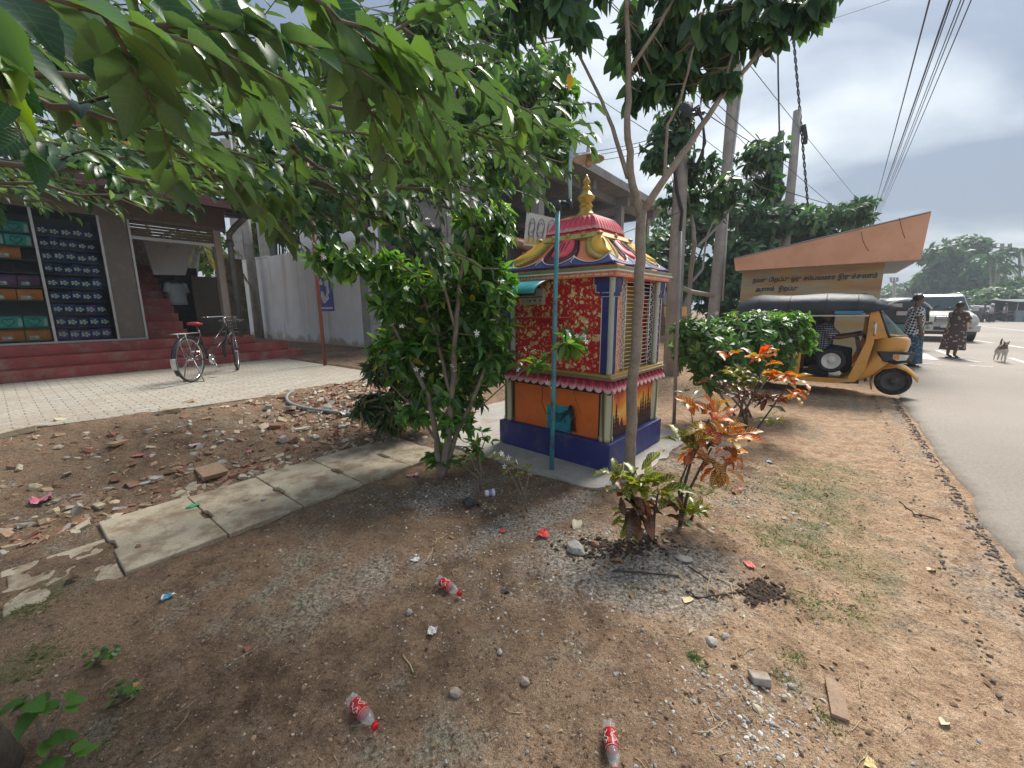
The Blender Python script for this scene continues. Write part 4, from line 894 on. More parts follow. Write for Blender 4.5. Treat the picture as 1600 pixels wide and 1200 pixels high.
def lobe(face,u0,w_,v0,v1,o,mat,name,corner=0):
    """tongue shaped relief: rounded bottom at v0, flat top at v1"""
    mb=MB()
    def fn(x,y):
        v=v1+(v0-v1)*y; 
        ww=w_*(.62+.38*math.sin(min(1,y/.72)*math.pi/2)) * (math.sqrt(max(0,1-((y-.6)/.4)**2)) if y>.6 else 1)
        bu=.02*math.sqrt(max(0,1-(2*x-1)**2))
        uu=(2*x-1)*ww
        if corner:   # wraps over the corner: half on each face
            if uu<0: return rf(face,corner*(1+0*uu)-0*0+corner*uu*1.0,v,o+bu) 
            g=1 if face==0 and corner<0 else 0
            return rf(cf,cu-cu*abs(uu),v,o+bu)
        return rf(face,u0+uu/max(.45,hs(v))*.8,v,o+bu)
    mb.grid(fn,14,12); return mb.build(name,mat,RS)
def lobe2(fnpos,w_,v0,v1,o,rim,inner,slit,leafy):
    """fnpos(uu,v,o) -> point"""
    def shape(y): return w_*(.60+.40*math.sin(min(1,y/.65)*math.pi/2))*(math.sqrt(max(0,1-((y-.62)/.38)**2)) if y>.62 else 1)
    mb=MB(); mb.grid(lambda x,y: fnpos((2*x-1)*shape(y),v1+(v0-v1)*y,o+.016*math.sqrt(max(0,1-(2*x-1)**2))),16,14); a=mb.build('petal_rim',rim,RS)
    mb=MB(); mb.grid(lambda x,y: fnpos((2*x-1)*shape(y)*.60,v1+(v0*.82+v1*.18-v1)*y*.93,o+.014+.022*math.sqrt(max(0,1-(2*x-1)**2))),12,12); mb.build('petal',inner,a)
    mb=MB()
    for k in range(1,17):
        y=.1+.86*k/17
        for sg in (-1,1):
            v=v1+(v0-v1)*y; e=shape(y); P=[fnpos(sg*e*.66,v+.02,o+.022),fnpos(sg*e*.86,v-.015,o+.021),fnpos(sg*e*1.0,v+.0,o+.010)]; mb.tube(P,[.003,.0075,.003],5)
    mb.build('petal_leaf_edge',leafy,a)
    mb=MB(); L_=v1-v0; mb.tube([fnpos(0.01*math.sin(q*5),v1-L_*(.2+.38*q),o+.040) for q in np.linspace(0,1,6)],[.002,.006,.006,.005,.003,.001],5)
    if slit==2:
        for sg in (-1,1): mb.tube([fnpos(sg*w_*.2,v1-L_*(.12+.42*q),o+.036) for q in np.linspace(0,1,6)],[.001,.004,.004,.004,.003,.001],5)
    mb.build('petal_slit',PLUM,a)
OLG=paint('gold_leaf_edge',(.50,.40,.13),.45,.2,30)
for f in range(4): lobe2(lambda uu,v,o,f=f: rf(f,uu/max(.4,hs(v)),v,o),.27,.09,.95,.010,PLUM,ROSE,2,PLUM)
for (fa,ua),(fb,ub) in (((0,-1),(1,-1)),((0,1),(2,-1)),((1,1),(3,-1)),((2,1),(3,1))):
    def fp(uu,v,o,fa=fa,ua=ua,fb=fb,ub=ub):
        w=abs(uu)/max(.4,hs(v))
        return rf(fa,ua*(1-w),v,o) if uu<0 else rf(fb,ub*(1-w),v,o)
    lobe2(fp,.30,.13,.95,.014,GOLD,YEL,1,OLG)
# gold band and bosses
def rbox(mb,h0,h1,z0,z1):
    P=[]
    for h,z in ((h0,z0),(h1,z1)):
        for sa_,sb in ((-1,-1),(-1,1),(1,1),(1,-1)): P.append(SH(A_/2+sa_*h*A_/2,B_/2+sb*h*B_/2,z))
    return mb.hexa(P)
mb=MB(); rbox(mb,.50,.55,2.0,2.02); rbox(mb,.55,.47,2.02,2.07); GB=mb.build('gold_band',OLG,shr,bevel=.004)
for sa_,sb in ((-1,-1),(-1,1),(1,1),(1,-1),(0,-1),(-1,0),(1,0),(0,1),(-.5,-1),(.5,-1)):
    mb=MB(); c_=SH(A_/2+sa_*.51*A_/2,B_/2+sb*.51*B_/2,2.046); mb.lathe([(.006,-.012),(.026,-.008),(.030,.0),(.022,.010),(.012,.012),(.006,.018)],c_,12,Matrix.Rotation(R(90),3,'X') if sb and abs(sa_)<1 else Matrix.Rotation(R(90),3,'Y') if not sb else None); mb.build('rosette',GOLD,GB)
# pink fluted tier
PK,t,b=nm('pink_tier'); gp=t.nodes.new('ShaderNodeNewGeometry'); sz=t.nodes.new('ShaderNodeSeparateXYZ'); t.links.new(gp.outputs['Position'],sz.inputs[0])
c=ramp(t,tmath(t,'ADD',sz.outputs[2],tmath(t,'MULTIPLY',tmath(t,'SUBTRACT',tnoise(t,28,4),.5),.04)),[(2.085-2.05,(.55,.02,.03)),(.042,(.82,.55,.55)),(.075,(.74,.09,.14)),(.2,(.66,.022,.06))])
cr_=[n for n in t.nodes if n.type=='VALTORGB'][-1]
sub=tmath(t,'SUBTRACT',tmath(t,'ADD',sz.outputs[2],tmath(t,'MULTIPLY',tmath(t,'SUBTRACT',tnoise(t,28,4),.5),.04)),2.06); t.links.new(sub,cr_.inputs[0])
t.links.new(c,b.inputs['Base Color']); b.inputs['Roughness'].default_value=.5
mb=MB(); rbox(mb,.46,.44,2.07,2.10); mb.build('red_band',RED,shr)
mb=MB(); ms_=MB()
def tier(f,u,v,o=0):
    h=.24+.20*(1-v)**.85
    z=2.095+.145*math.sin(v*math.pi/2)**.9
    k=h+o; 
    if f==0: p=(A_/2+u*k*A_/2,B_/2-k*B_/2)
    elif f==1: p=(A_/2-k*A_/2,B_/2+u*k*B_/2)
    elif f==2: p=(A_/2+k*A_/2,B_/2+u*k*B_/2)
    else: p=(A_/2+u*k*A_/2,B_/2+k*B_/2)
    return SH(p[0],p[1],z)
for f in range(4):
    mb.grid(lambda x,y,f=f: tier(f,2*x-1,y,.022*abs(math.sin(x*9*math.pi))**.7*(1-.5*y)),72,10)
    for k in range(0,19):
        u=-1+2*k/18; y0,y1=(.25,.92) if k%2==0 else (.45,.95)
        if k in(0,18): continue
        ms_.tube([tier(f,u,y,.004 if k%2==0 else .03*(1-.5*y)) for y in np.linspace(y0,y1,5)],[.001,.0045,.005,.004,.001],5)
T_=mb.build('fluted_tier',PK,shr,solid=.006); ms_.build('tier_stroke',PLUM,T_)
mb=MB(); rbox(mb,.28,.27,2.235,2.25); rbox(mb,.22,.22,2.25,2.262); mb.build('finial_plate',GOLD,shr)
GM,t,b=nm('gold_gloss'); b.inputs['Base Color'].default_value=(.50,.33,.07,1); b.inputs['Metallic'].default_value=.35; b.inputs['Roughness'].default_value=.32; bump(t,b,tnoise(t,60,4),.15,.004)
mb=MB(); mb.lathe([(.10,2.275),(.095,2.29),(.075,2.31),(.062,2.33),(.055,2.35),(.058,2.362),(.066,2.37),(.066,2.378),(.055,2.388),(.05,2.40),(.052,2.41),(.072,2.425),(.082,2.445),(.08,2.46),(.062,2.475),(.05,2.492),(.038,2.505),(.03,2.515),(.030,2.522),(.040,2.530),(.041,2.54),(.03,2.552),(.022,2.562),(.024,2.568),(.036,2.582),(.037,2.595),(.026,2.615),(.012,2.64),(.003,2.66)],SH(A_/2,B_/2,-.014),28); mb.build('finial',GM,shr)
# things on the shrine front
q=[onF(848,633),onF(885,637),onF(886,679),onF(848,671)]
hatch=MB(); bs_=.0735
hatch.hexa([SH(q[3][0],.075,q[3][1]),SH(q[2][0],.075,q[2][1]),SH(q[2][0],.066,q[2][1]),SH(q[3][0],.066,q[3][1]),SH(q[0][0],.075,q[0][1]),SH(q[1][0],.075,q[1][1]),SH(q[1][0],.066,q[1][1]),SH(q[0][0],.066,q[0][1])])
h_=hatch.build('fuse_hatch',paint('hatch_teal',(.03,.30,.38),.45,.2,14,dirt=(.02,.09,.13),dth=.6),shr)
mb=MB(); mb.tube([SH(q[i][0],.064,q[i][1]) for i in (3,0)],.004,4); mb.tube([SH(q[i][0],.064,q[i][1]) for i in (0,1)],.003,4); 
mb.build('hatch_edge',paint('hatch_edge_yellow',(.55,.5,.2)),h_)
mb=MB(); qa,qz=q[0][0]*.6+q[1][0]*.4,(q[0][1]+q[2][1])/2
mb.tube([SH(q[0][0]*.7+q[1][0]*.3,.062,qz-.005),SH(q[0][0]*.7+q[1][0]*.3,.06,qz-.03)],.006,5); mb.tube([SH(q[0][0]*.2+q[1][0]*.8,.062,qz-.01),SH(q[0][0]*.2+q[1][0]*.8,.06,qz-.035)],.006,5); mb.build('hatch_bolt',BLK,h_)
wb=MB(); qa=(q[1][0],q[1][1])
for k in range(16):
    x0=q[1][0]+rng.uniform(-.01,.02); zt=q[1][1]+rng.uniform(-.02,.02); P=[SH(x0,.055,zt-.04),SH(x0-.02+rng.normal()*.008,.045,zt+.0),SH(x0-.045+rng.normal()*.01,.04,zt-.03),SH(x0-.055+rng.normal()*.012,.042,zt-.12),SH(x0-.05+rng.normal()*.015,.05,zt-.18),SH(x0-.045+rng.normal()*.02,.058,max(.29,zt-.235))]
    wb.tube(P,.0028,4)
for k in range(5):
    a0,z0=q[1][0]-.01,q[1][1]-.02; a1=q[0][0]-.01; wb.tube([SH(a0,.05,z0),SH(a0*.6+a1*.4,.05,z0-.06-.02*k),SH(a0*.2+a1*.8,.055,z0-.10-.01*k)],.003,4)
wb.tube([SH(q[0][0]+.04,.05,z) if k%2 else SH(q[0][0]+.05,.05,z) for k,z in enumerate((.95,.8,.7,.6,.52))]+[SH(q[0][0]+.0,.05,q[0][1]-.09),SH(q[1][0],.05,q[1][1]-.07)],.003,4)
o=wb.build('cable_bundle',CBL,h_)
# loose thin wires and dangling string of beads on the wall
mb=MB()
for x0,x1,yy in ((.62,.55,1.45),(.35,.40,.8)):
    mb.tube([SH(x0+.04*math.sin(q*4),.045,yy-.32*q) for q in np.linspace(0,1,9)],.0018,4)
mb.build('loose_wire',CBL,shr)
# awning
ab=[onF(790,432,.07)[0],onF(868,432,.07)[0]]; a1_,a0_=max(ab),min(ab)
CY=pm('cyan_fibreglass',(.07,.42,.50),.35,.08,8,dirt=(.05,.3,.36),dsc=6)
a1_=A_+.06
mb=MB(); mb.grid(lambda x,y: SH(a0_+(a1_-a0_)*x,.07-.30*math.sin(y*math.pi/2),1.655-.13*(1-math.cos(y*math.pi/2))),12,10); AW=mb.build('awning',CY,shr,solid=.006)
mb=MB(); P=[SH(a0_,.07,1.655)]+[SH(a0_,.07-.30*math.sin(y*math.pi/2),1.655-.13*(1-math.cos(y*math.pi/2))) for y in np.linspace(0,1,8)]+[SH(a0_,.07,1.52)]; 
mb.tube(P[1:9],.007,5); mb.bar(SH(a0_,-.23,1.522),SH(a1_,-.23,1.522),.012,.02); mb.build('awning_frame',BLK,AW)
q=[onF(816,452,.05),onF(850,452,.05),onF(850,476,.05),onF(816,478,.05)]
mb=MB(); bsh(mb,q[2][0],q[0][0],.03,.075,q[2][1],q[0][1]); bx=mb.build('meter_box',paint('meter_beige',(.42,.38,.32),.6,.2,20),shr,bevel=.004)
mb=MB(); bsh(mb,q[2][0]-.0,q[0][0],.026,.03,(q[2][1]*.55+q[0][1]*.45),(q[2][1]*.5+q[0][1]*.5)); 
for k in range(3): bsh(mb,q[2][0]+.02+.06*k,q[2][0]+.035+.06*k,.024,.03,q[2][1]+.03,q[2][1]+.045)
mb.build('meter_slot',BLK,bx)
q0=onF(822,497,.05); q1=onF(890,497,.05)
mb=MB(); bsh(mb,q1[0],q0[0]+.1,.03,.075,q0[1]-.01,q0[1]+.012); mb.build('red_shelf',RED,shr)
mb=MB(); mb.tube([SH(q1[0],.025,q0[1]+.012),SH(q0[0]+.1,.025,q0[1]+.012)],.003,4); mb.build('shelf_line',OLG,shr)
# ================================================================ VEGETATION
BARK=concrete('bark',(.17,.13,.10),(.30,.25,.20),.6,7.,.5,(.12,.10,.07)); BARKG=concrete('pale_bark',(.20,.165,.135),(.34,.29,.245),.6,9.,.54,(.16,.14,.11)); BARKP=concrete('grey_bark',(.26,.25,.23),(.40,.38,.35),.5,9.,.55,(.18,.17,.14))
TWIG=pm('twig',(.14,.10,.065),.8,.25,20)
G_MUN=leafmat('muntingia_leaf',[(0,(.016,.055,.024)),(.5,(.027,.085,.028)),(.78,(.05,.14,.03)),(.92,(.12,.26,.035)),(1,(.20,.33,.035))],.27,.33,back=(.10,.17,.06))
G_BIG=leafmat('big_leaf',[(0,(.025,.065,.034)),(.5,(.04,.10,.04)),(.85,(.065,.15,.045)),(1,(.11,.20,.05))],.3,.36)
G_MID=leafmat('mid_leaf',[(0,(.035,.10,.025)),(.5,(.065,.17,.035)),(.8,(.11,.24,.05)),(1,(.19,.33,.07))],.4,.34)
G_SHR=leafmat('glossy_shrub_leaf',[(0,(.04,.115,.028)),(.45,(.075,.195,.038)),(.8,(.13,.29,.055)),(.95,(.20,.37,.07)),(1,(.5,.42,.05))],.38,.27,spec=.7)
G_DRK=leafmat('dark_strap_leaf',[(0,(.02,.05,.018)),(.5,(.04,.09,.025)),(.85,(.10,.08,.03)),(1,(.16,.2,.04))],.25,.3)
G_FAR=leafmat('far_leaf',[(0,(.03,.075,.035)),(.5,(.055,.13,.05)),(1,(.11,.20,.07))],.32,.5)
G_LITE=leafmat('light_leaf',[(0,(.05,.13,.02)),(.6,(.09,.22,.03)),(1,(.17,.32,.05))],.4,.4)
G_PALM=leafmat('palm_leaf',[(0,(.05,.08,.02)),(.5,(.11,.14,.035)),(.85,(.22,.22,.06)),(1,(.35,.24,.06))],.35,.4)
YLEAF=leafmat('yellow_leaf',[(0,(.62,.34,.02)),(1,(.7,.42,.04))],.3,.5)
PETAL=pm('white_petal',(.80,.80,.76),.5,.05,20)
C_GY=leafmat('croton_green_yellow',[(0,(.03,.09,.02)),(.45,(.055,.16,.03)),(.75,(.18,.30,.03)),(1,(.05,.06,.02))],.3,.36,vein=([(0,(.45,.36,.02)),(.6,(.6,.42,.03)),(1,(.55,.22,.05))],.85,9),spec=.7)
C_RD=leafmat('croton_red',[(0,(.06,.04,.015)),(.25,(.28,.035,.02)),(.45,(.55,.09,.02)),(.6,(.07,.13,.02)),(.8,(.16,.24,.03)),(.9,(.60,.20,.03)),(1,(.10,.03,.02))],.3,.36,vein=([(0,(.75,.18,.04)),(.5,(.80,.42,.05)),(1,(.70,.58,.07))],.9,10),spec=.7)
C_DK=leafmat('croton_dark',[(0,(.03,.045,.02)),(.4,(.07,.035,.02)),(.7,(.03,.09,.02)),(1,(.22,.05,.02))],.2,.36,vein=([(0,(.30,.10,.04)),(1,(.35,.06,.03))],.8,9),spec=.7)
def star(mb,c,r,n=5):
    c=np.array(c); a=random_unit(); a[2]=abs(a[2])+.4; a[1]-=.5; a/=np.linalg.norm(a); x=np.cross(a,[0.3,.2,1]); x/=np.linalg.norm(x); y=np.cross(a,x)
    for k in range(n):
        q=2*math.pi*k/n; d=x*math.cos(q)+y*math.sin(q); s_=x*-math.sin(q)+y*math.cos(q)
        mb.add([c,c+d*r*.55+s_*r*.2+a*r*.12,c+d*r+a*r*.05,c+d*r*.55-s_*r*.2+a*r*.12],[(0,1,2,3)])
def skel_dist(pts,segs):
    """closest points on skeleton"""
    S_=np.array([p for s in segs for p in s]); d=((pts[:,None,:]-S_[None])**2).sum(2); return S_[d.argmin(1)]
def tree(name,label,cat,base,limbs,blobs,leafm,L,W,k=7,spread=.55,droop=.5,bark=BARK,tpl=TPL_L,shell=.5,twigs=True,group=None,twr=.004,up=.6,Lj=.3,fmat=None,flow=0,fr=.025,up_end=0.):
    o=thing(name,label,cat,base,0,group); mb=MB(); segs=[]
    for pts,r0,r1 in limbs:
        # resample with little wobble
        P=[]; 
        for i in range(len(pts)-1):
            for j in range(4): v=j/4; P.append(np.array(pts[i])*(1-v)+np.array(pts[i+1])*v+(rng.normal(size=3)*r0*.12 if i+j else 0))
        P.append(np.array(pts[-1])); mb.tube(P,list(np.linspace(r0,r1,len(P))**1.0),8 if r0>.01 else 6); segs.append(P)
    if mb.v: mb.build('trunk',bark,o)
    C=[];Dd=[]
    for c,r,n in blobs:
        p,d=blob(c,r,n,shell); C.append(p); Dd.append(d)
    C=np.concatenate(C);Dd=np.concatenate(Dd)
    if twigs and segs:
        S_=skel_dist(C,segs); mt=MB()
        for a,b_ in zip(S_,C):
            mid=a*.5+b_*.5+np.array([0,0,-.04*np.linalg.norm(b_-a)])+rng.normal(size=3)*.04*np.linalg.norm(b_-a); mt.tube([a,mid,b_],[twr*1.6,twr*1.2,twr*.6],4,False)
        mt.build('twigs',bark,o)
        dd=C-S_; dd/=np.linalg.norm(dd,axis=1,keepdims=True)+1e-6; Dd=Dd*.4+dd*.6
    Dd=Dd+np.array([0,0,up_end]); Dd/=np.linalg.norm(Dd,axis=1,keepdims=True)+1e-9
    p,d,n_,l,w_=whorls(C,Dd,k,spread,droop,L,Lj,W,up,axial=L*.7)
    leaves('crown',tpl,p,d,n_,l,w_,leafm,o)
    if flow:
        cen=C.mean(0); sc__=((C-cen)/ (C.std(0)+1e-6)); I=np.argsort(-(sc__**2).sum(1)-2.2*(O-C)@((O-cen)/np.linalg.norm(O-cen))*2-rng.random(len(C))*3)[:flow]
        for i in I:
            q=C[i]+Dd[i]*fr*2.5+(O-C[i])/np.linalg.norm(O-C[i])*L*.6+np.array([0,0,fr]); mf=MB()
            for _ in range(1+int(rng.random()<.35)): star(mf,q+rng.normal(size=3)*fr*.9*_,fr*rng.uniform(.8,1.2))
            mf.build('flower',PETAL,o)
    return o
def P3(*a): return [D(x,y,Y) for x,y,Y in a]
# --- slender forked tree by the shrine
b0=G(982,748,.0); Y=b0[1]
limbs=[([b0]+P3((985,690,Y),(992,560,Y),(998,430,Y),(1003,330,Y)),.048,.037),
 (P3((1001,340,Y),(985,270,Y),(981,200,Y),(983,110,Y),(979,0,Y),(975,-90,Y)),.032,.012),
 (P3((981,278,Y),(957,200,Y+.05),(941,160,Y+.1),(905,85,Y+.15),(893,-30,Y+.2)),.018,.007),
 (P3((985,108,Y),(1020,55,Y-.05),(1056,-5,Y-.1),(1090,-70,Y-.2)),.014,.007),
 (P3((1003,332,Y),(1045,270,Y),(1085,215,Y+.1),(1127,150,Y+.1),(1180,90,Y+.15),(1230,-20,Y+.2)),.029,.011),
 (P3((1038,278,Y),(1043,195,Y),(1062,160,Y-.05),(1078,100,Y-.1),(1095,20,Y-.1)),.013,.006),
 (P3((1127,150,Y+.1),(1150,60,Y+.2),(1160,-40,Y+.2)),.012,.006),(P3((1180,90,Y+.15),(1260,30,Y),(1320,-30,Y-.1)),.010,.005)]
def B(px,py,Y_,r,n): 
    return (D(px,py,Y_),np.array(r),n)
bl=[B(860,-10,3.2,(.42,.35,.33),34),B(800,-20,3.3,(.3,.3,.3),20),B(900,30,3.3,(.22,.25,.2),14),B(1010,60,3.5,(.28,.3,.3),30),B(1060,20,3.3,(.3,.35,.35),36),B(1110,60,3.5,(.28,.3,.25),34),B(1160,30,3.4,(.3,.3,.25),34),B(1060,110,3.6,(.22,.2,.18),18),B(1220,20,3.3,(.22,.25,.2),24),B(1290,-10,3.1,(.15,.2,.13),10),B(1000,130,3.4,(.17,.15,.14),9),B(1130,110,3.3,(.14,.15,.10),8),B(1030,-150,3.4,(.9,.7,.5),70),B(1200,-80,3.4,(.5,.5,.2),26)]
bark_t=concrete('smooth_bark',(.24,.19,.15),(.36,.30,.24),.6,11.,.55,(.17,.14,.10))
tr=tree('slender_tree','slender forked tree with smooth grey brown trunk rising in front of the shrine','tree',b0,limbs,bl,G_BIG,.145,.21,k=7,spread=.55,droop=1.1,bark=bark_t,twr=.003,Lj=.35,up=.2,shell=.6)
q=D(890,115,Y-.1); leaves('yellow_leaf',[leaf_tpl(6,.9,.6,.3,.2)],[q],[np.array([0.0,-.1,-1])],[np.array([.2,-1,0])],.11,.024,YLEAF,tr)
# --- multi-stemmed tree behind the big shrub
b1=G(712,600,.1); 
limbs=[([b1]+P3((700,450,5.6),(694,345,5.6),(690,300,5.7),(650,250,5.8),(610,200,6)),.055,.015),
 (P3((700,450,5.6),(703,340,5.6),(717,200,5.8),(722,120,5.9),(745,60,6),(770,-10,6.1)),.045,.010),
 (P3((694,345,5.6),(735,270,5.5),(800,200,5.5),(850,160,5.6)),.022,.01),
 (P3((717,200,5.8),(700,60,6.1),(690,-20,6.2)),.018,.008),(P3((690,350,5.6),(670,260,5.3),(640,170,5.3)),.022,.009),(P3((722,165,5.9),(780,140,6),(850,130,6.1)),.014,.007)]
bl=[B(820,170,5.8,(.8,.7,.55),85),B(870,210,5.6,(.35,.4,.35),32),B(760,240,5.7,(.5,.5,.4),45),B(850,110,6,(.5,.5,.25),26),B(690,180,5.8,(.45,.5,.35),40),B(650,110,6,(.45,.5,.4),42),B(740,110,6.1,(.35,.4,.35),24),B(600,170,5.9,(.4,.5,.5),40),B(670,20,6,(.5,.5,.4),34),B(790,30,6.2,(.4,.4,.5),28),B(560,80,6,(.6,.5,.6),40)]
bl=[(c,r_,int(n*1.5)) for c,r_,n in bl]
tree('broad_leaf_tree','multi stemmed pale barked tree with bright green crown behind the flowering shrub','tree',b1,limbs,bl,G_MID,.17,.23,k=9,spread=.55,droop=.75,bark=BARKP,twr=.006,tpl=TPL_L,up=.5)
# --- tree behind the first pole
b2=G(1075,560,.0); bl=[B(1050,200,8.4,(.45,.4,.5),40),B(1020,240,8.4,(.35,.4,.35),25),B(1090,260,8.6,(.4,.4,.3),24),B(1130,300,9,(.7,.6,.45),48),B(1190,240,9.4,(.55,.5,.4),40),B(1200,290,9.4,(.4,.4,.3),26),B(1060,310,9,(.5,.5,.4),30)]
limbs=[([b2]+P3((1078,440,b2[1]),(1086,380,8.9),(1080,330,8.9),(1060,240,8.6)),.07,.02),(P3((1090,385,8.9),(1125,350,9.1),(1170,280,9.3),(1200,240,9.4)),.035,.012),(P3((1082,440,9),(1098,420,9),(1104,370,9),(1130,310,9)),.03,.01)]
tree('verge_tree','young spreading tree growing just behind the cable pole','tree',b2,limbs,bl,G_BIG,.21,.22,k=8,spread=.6,droop=.6,bark=BARKP,twr=.006)
# --- dense trees behind the shelter
def bigtree(label,px,pyb,Y_,crowns,mat=G_FAR,L=.34,k=9,n_scale=1.,group=None,name='roadside_tree',flat=False,stems=3,droop=.35):
    b_=D(px,pyb,Y_); b_=np.array([b_[0],b_[1],0.]); bl=[];limbs=[]
    for i,(x,y,dY,r,n) in enumerate(crowns):
        c=D(x,y,Y_+dY); bl.append((c,np.array(r),int(n*n_scale)))
        mid=b_*.5+c*.5; mid[2]=c[2]*.45; limbs.append(([b_+rng.normal(size=3)*[.1,.1,0],mid,c],.014*Y_*.5,.02))
    return tree(name,label,'tree',b_,limbs,bl,mat,L,.26,k=k,spread=.6,droop=droop,bark=BARK,tpl=TPL_S,twigs=False,group=group,shell=.45,up=.8)
GT='trees massed behind the bus shelter'
bigtree('dark green tree with layered crown left of the tall square pole',1040,520,17,[(1030,400,0,(1.3,1.2,1.0),80),(1080,430,0,(1.4,1.2,1.0),80),(1010,440,.5,(1.0,1,.9),50),(1060,360,1,(1.2,1,.7),55),(1110,350,.5,(1.1,1,.8),50)],L=.36,group=GT,n_scale=1.3)
bigtree('broad dark tree filling the gap right of the tall square pole',1170,520,15.5,[(1160,400,0,(1.3,1,1.0),90),(1190,350,.5,(1.1,1,.6),70),(1150,330,0,(1.0,1,.5),50),(1130,460,0,(1.1,1,1.1),70),(1230,345,0,(1.3,1,.45),80),(1180,440,1,(1.5,1,1.0),80)],L=.33,group=GT,n_scale=1.3)
bigtree('flat topped tree with feathery layers reaching over the orange fascia',1280,520,16.5,[(1260,360,0,(1.5,1,.5),95),(1300,335,0,(1.3,1,.22),60),(1230,390,.5,(1.2,1,.5),60),(1330,345,.5,(.8,.8,.14),26),(1325,325,0,(.8,.8,.12),22),(1290,380,0,(1.1,1,.4),50),(1345,318,0,(.5,.5,.08),10),(1230,325,.3,(.9,.8,.25),36)],L=.30,group=GT,n_scale=1.4)
# --- far trees over the road
GF='trees lining the far side of the road'
bigtree('large domed tree far down the road right of the fascia tip',1490,490,68,[(1475,400,0,(4,3,2.2),120),(1510,385,1,(4,3,2.0),110),(1460,440,0,(4,3,2.4),110),(1525,430,0,(5,3,3),130),(1490,450,0,(6,3,3),130),(1545,455,0,(4,3,2.5),90)],L=1.1,group=GF,k=8)
bigtree('bushy far tree under the leaning pole',1580,490,56,[(1570,462,0,(4,3,1.6),90),(1600,450,0,(4,3,2.0),90),(1560,475,0,(5,3,1.6),90),(1630,455,0,(5,3,2.6),90)],L=.8,group=GF,k=8,mat=G_MID)
bigtree('distant hazy tree line behind the dark rickshaw',1420,490,100,[(1400,462,0,(7,4,2.6),90),(1430,458,0,(6,4,3.0),90),(1455,460,0,(6,4,3),90),(1380,470,0,(6,4,3),80),(1400,480,-5,(9,4,2),100)],L=1.6,group=GF,k=7)
bigtree('low dark tree spreading above the parked motorbikes',1540,500,48,[(1525,470,0,(4,3,1.3),80),(1555,468,0,(4,3,1.5),80),(1500,478,0,(4,3,1.2),80)],L=.7,group=GF,k=8)
bigtree('dark tree behind the roadside stalls at the picture edge',1640,500,46,[(1600,475,0,(3.5,3,1.5),90),(1640,462,0,(4,3,2.0),90)],L=.7,group=GF,k=8)
# hidden continuation of greenery left of the far shelter side
bigtree('tree standing beyond the low red and yellow house',1000,510,34,[(990,430,0,(3,2,2),70),(1025,415,0,(3,2,2.2),70),(1060,440,0,(3,2,2),70)],L=.6,group='trees beyond the buildings')
# palms
def palm(label,px,py,Y_,R_,n,ybase,mat=G_PALM,group=None,trunk=.16,L=.55,k=26,down=1.):
    c=D(px,py,Y_); b_=D(px,ybase,Y_); b_=np.array([b_[0],b_[1],0.]); o=thing('palm_tree',label,'palm tree',b_,0,group)
    MB().tube([b_,b_*.5+c*.5+rng.normal(size=3)*[.15,.1,0],c],[trunk*1.3,trunk,trunk*.8],8).build('trunk',BARKP,o)
    p=[];d=[];nr=[];ms_=MB()
    for i in range(n):
        a=2*math.pi*i/n+rng.uniform(-.2,.2); el=rng.uniform(-.1,1.0); h=np.array([math.cos(a),math.sin(a),0]); F_=[]
        for v in np.linspace(0,1,k):
            q=c+h*R_*v*math.cos(el*.6)+np.array([0,0,R_*(math.sin(el)*v-down*.75*v*v)]); F_.append(q)
        ms_.tube(F_[::3],R_*.008,4,False)
        sd=np.cross(h,[0,0,1])
        for j in range(2,k):
            t_=F_[j]-F_[j-1]; t_/=np.linalg.norm(t_)
            for sg in (-1,1): p.append(F_[j]); d.append(t_*.55+sd*sg*.75+np.array([0,0,-.45])+rng.normal(size=3)*.06); nr.append(np.array([0,0,1.])+t_*.2)
    ms_.build('frond_ribs',mat,o); n_=len(p); leaves('crown',[leaf_tpl(2,.6,.4,.5,.3)],p,d,nr,R_*L*rng.uniform(.5,.9,n_)*.55,R_*.012+.0,mat,o); return o
palm('small palm beside the far leaning pole',1548,402,60,3.0,13,480,G_FAR,'palms across the road',trunk=.14)
palm('tall thin palm nearest the picture edge',1592,393,58,3.2,13,480,G_FAR,'palms across the road',trunk=.14)
palm('short palm between the two taller far palms',1571,420,62,2.6,12,480,G_FAR,'palms across the road',trunk=.14)
palm('palm with yellowed drooping fronds seen through the shop entrance',308,372,14.6,1.35,15,520,group='coconut palms behind the shop',L=.6,down=1.3)
palm('yellow green palm arching above the white wall top',428,362,21,1.9,15,520,group='coconut palms behind the shop',L=.6,down=1.2)
bigtree('leafy tree with pale gaps behind the white wall',440,500,24,[(435,350,0,(1.6,1.4,1.0),70),(470,370,0,(1.2,1,1.0),50),(400,370,1,(1.5,1,1.2),60),(440,300,0,(1.6,1,1.0),50)],L=.42,mat=G_MID,group='trees behind the shop')
bigtree('dark tree crown behind the shop roof',300,500,22,[(260,240,0,(2.4,2,1.5),90),(350,270,0,(2,2,1.4),80),(180,220,1,(2.2,2,1.4),70),(330,400,0,(2,1.5,1.5),70)],L=.42,mat=G_MID,group='trees behind the shop')
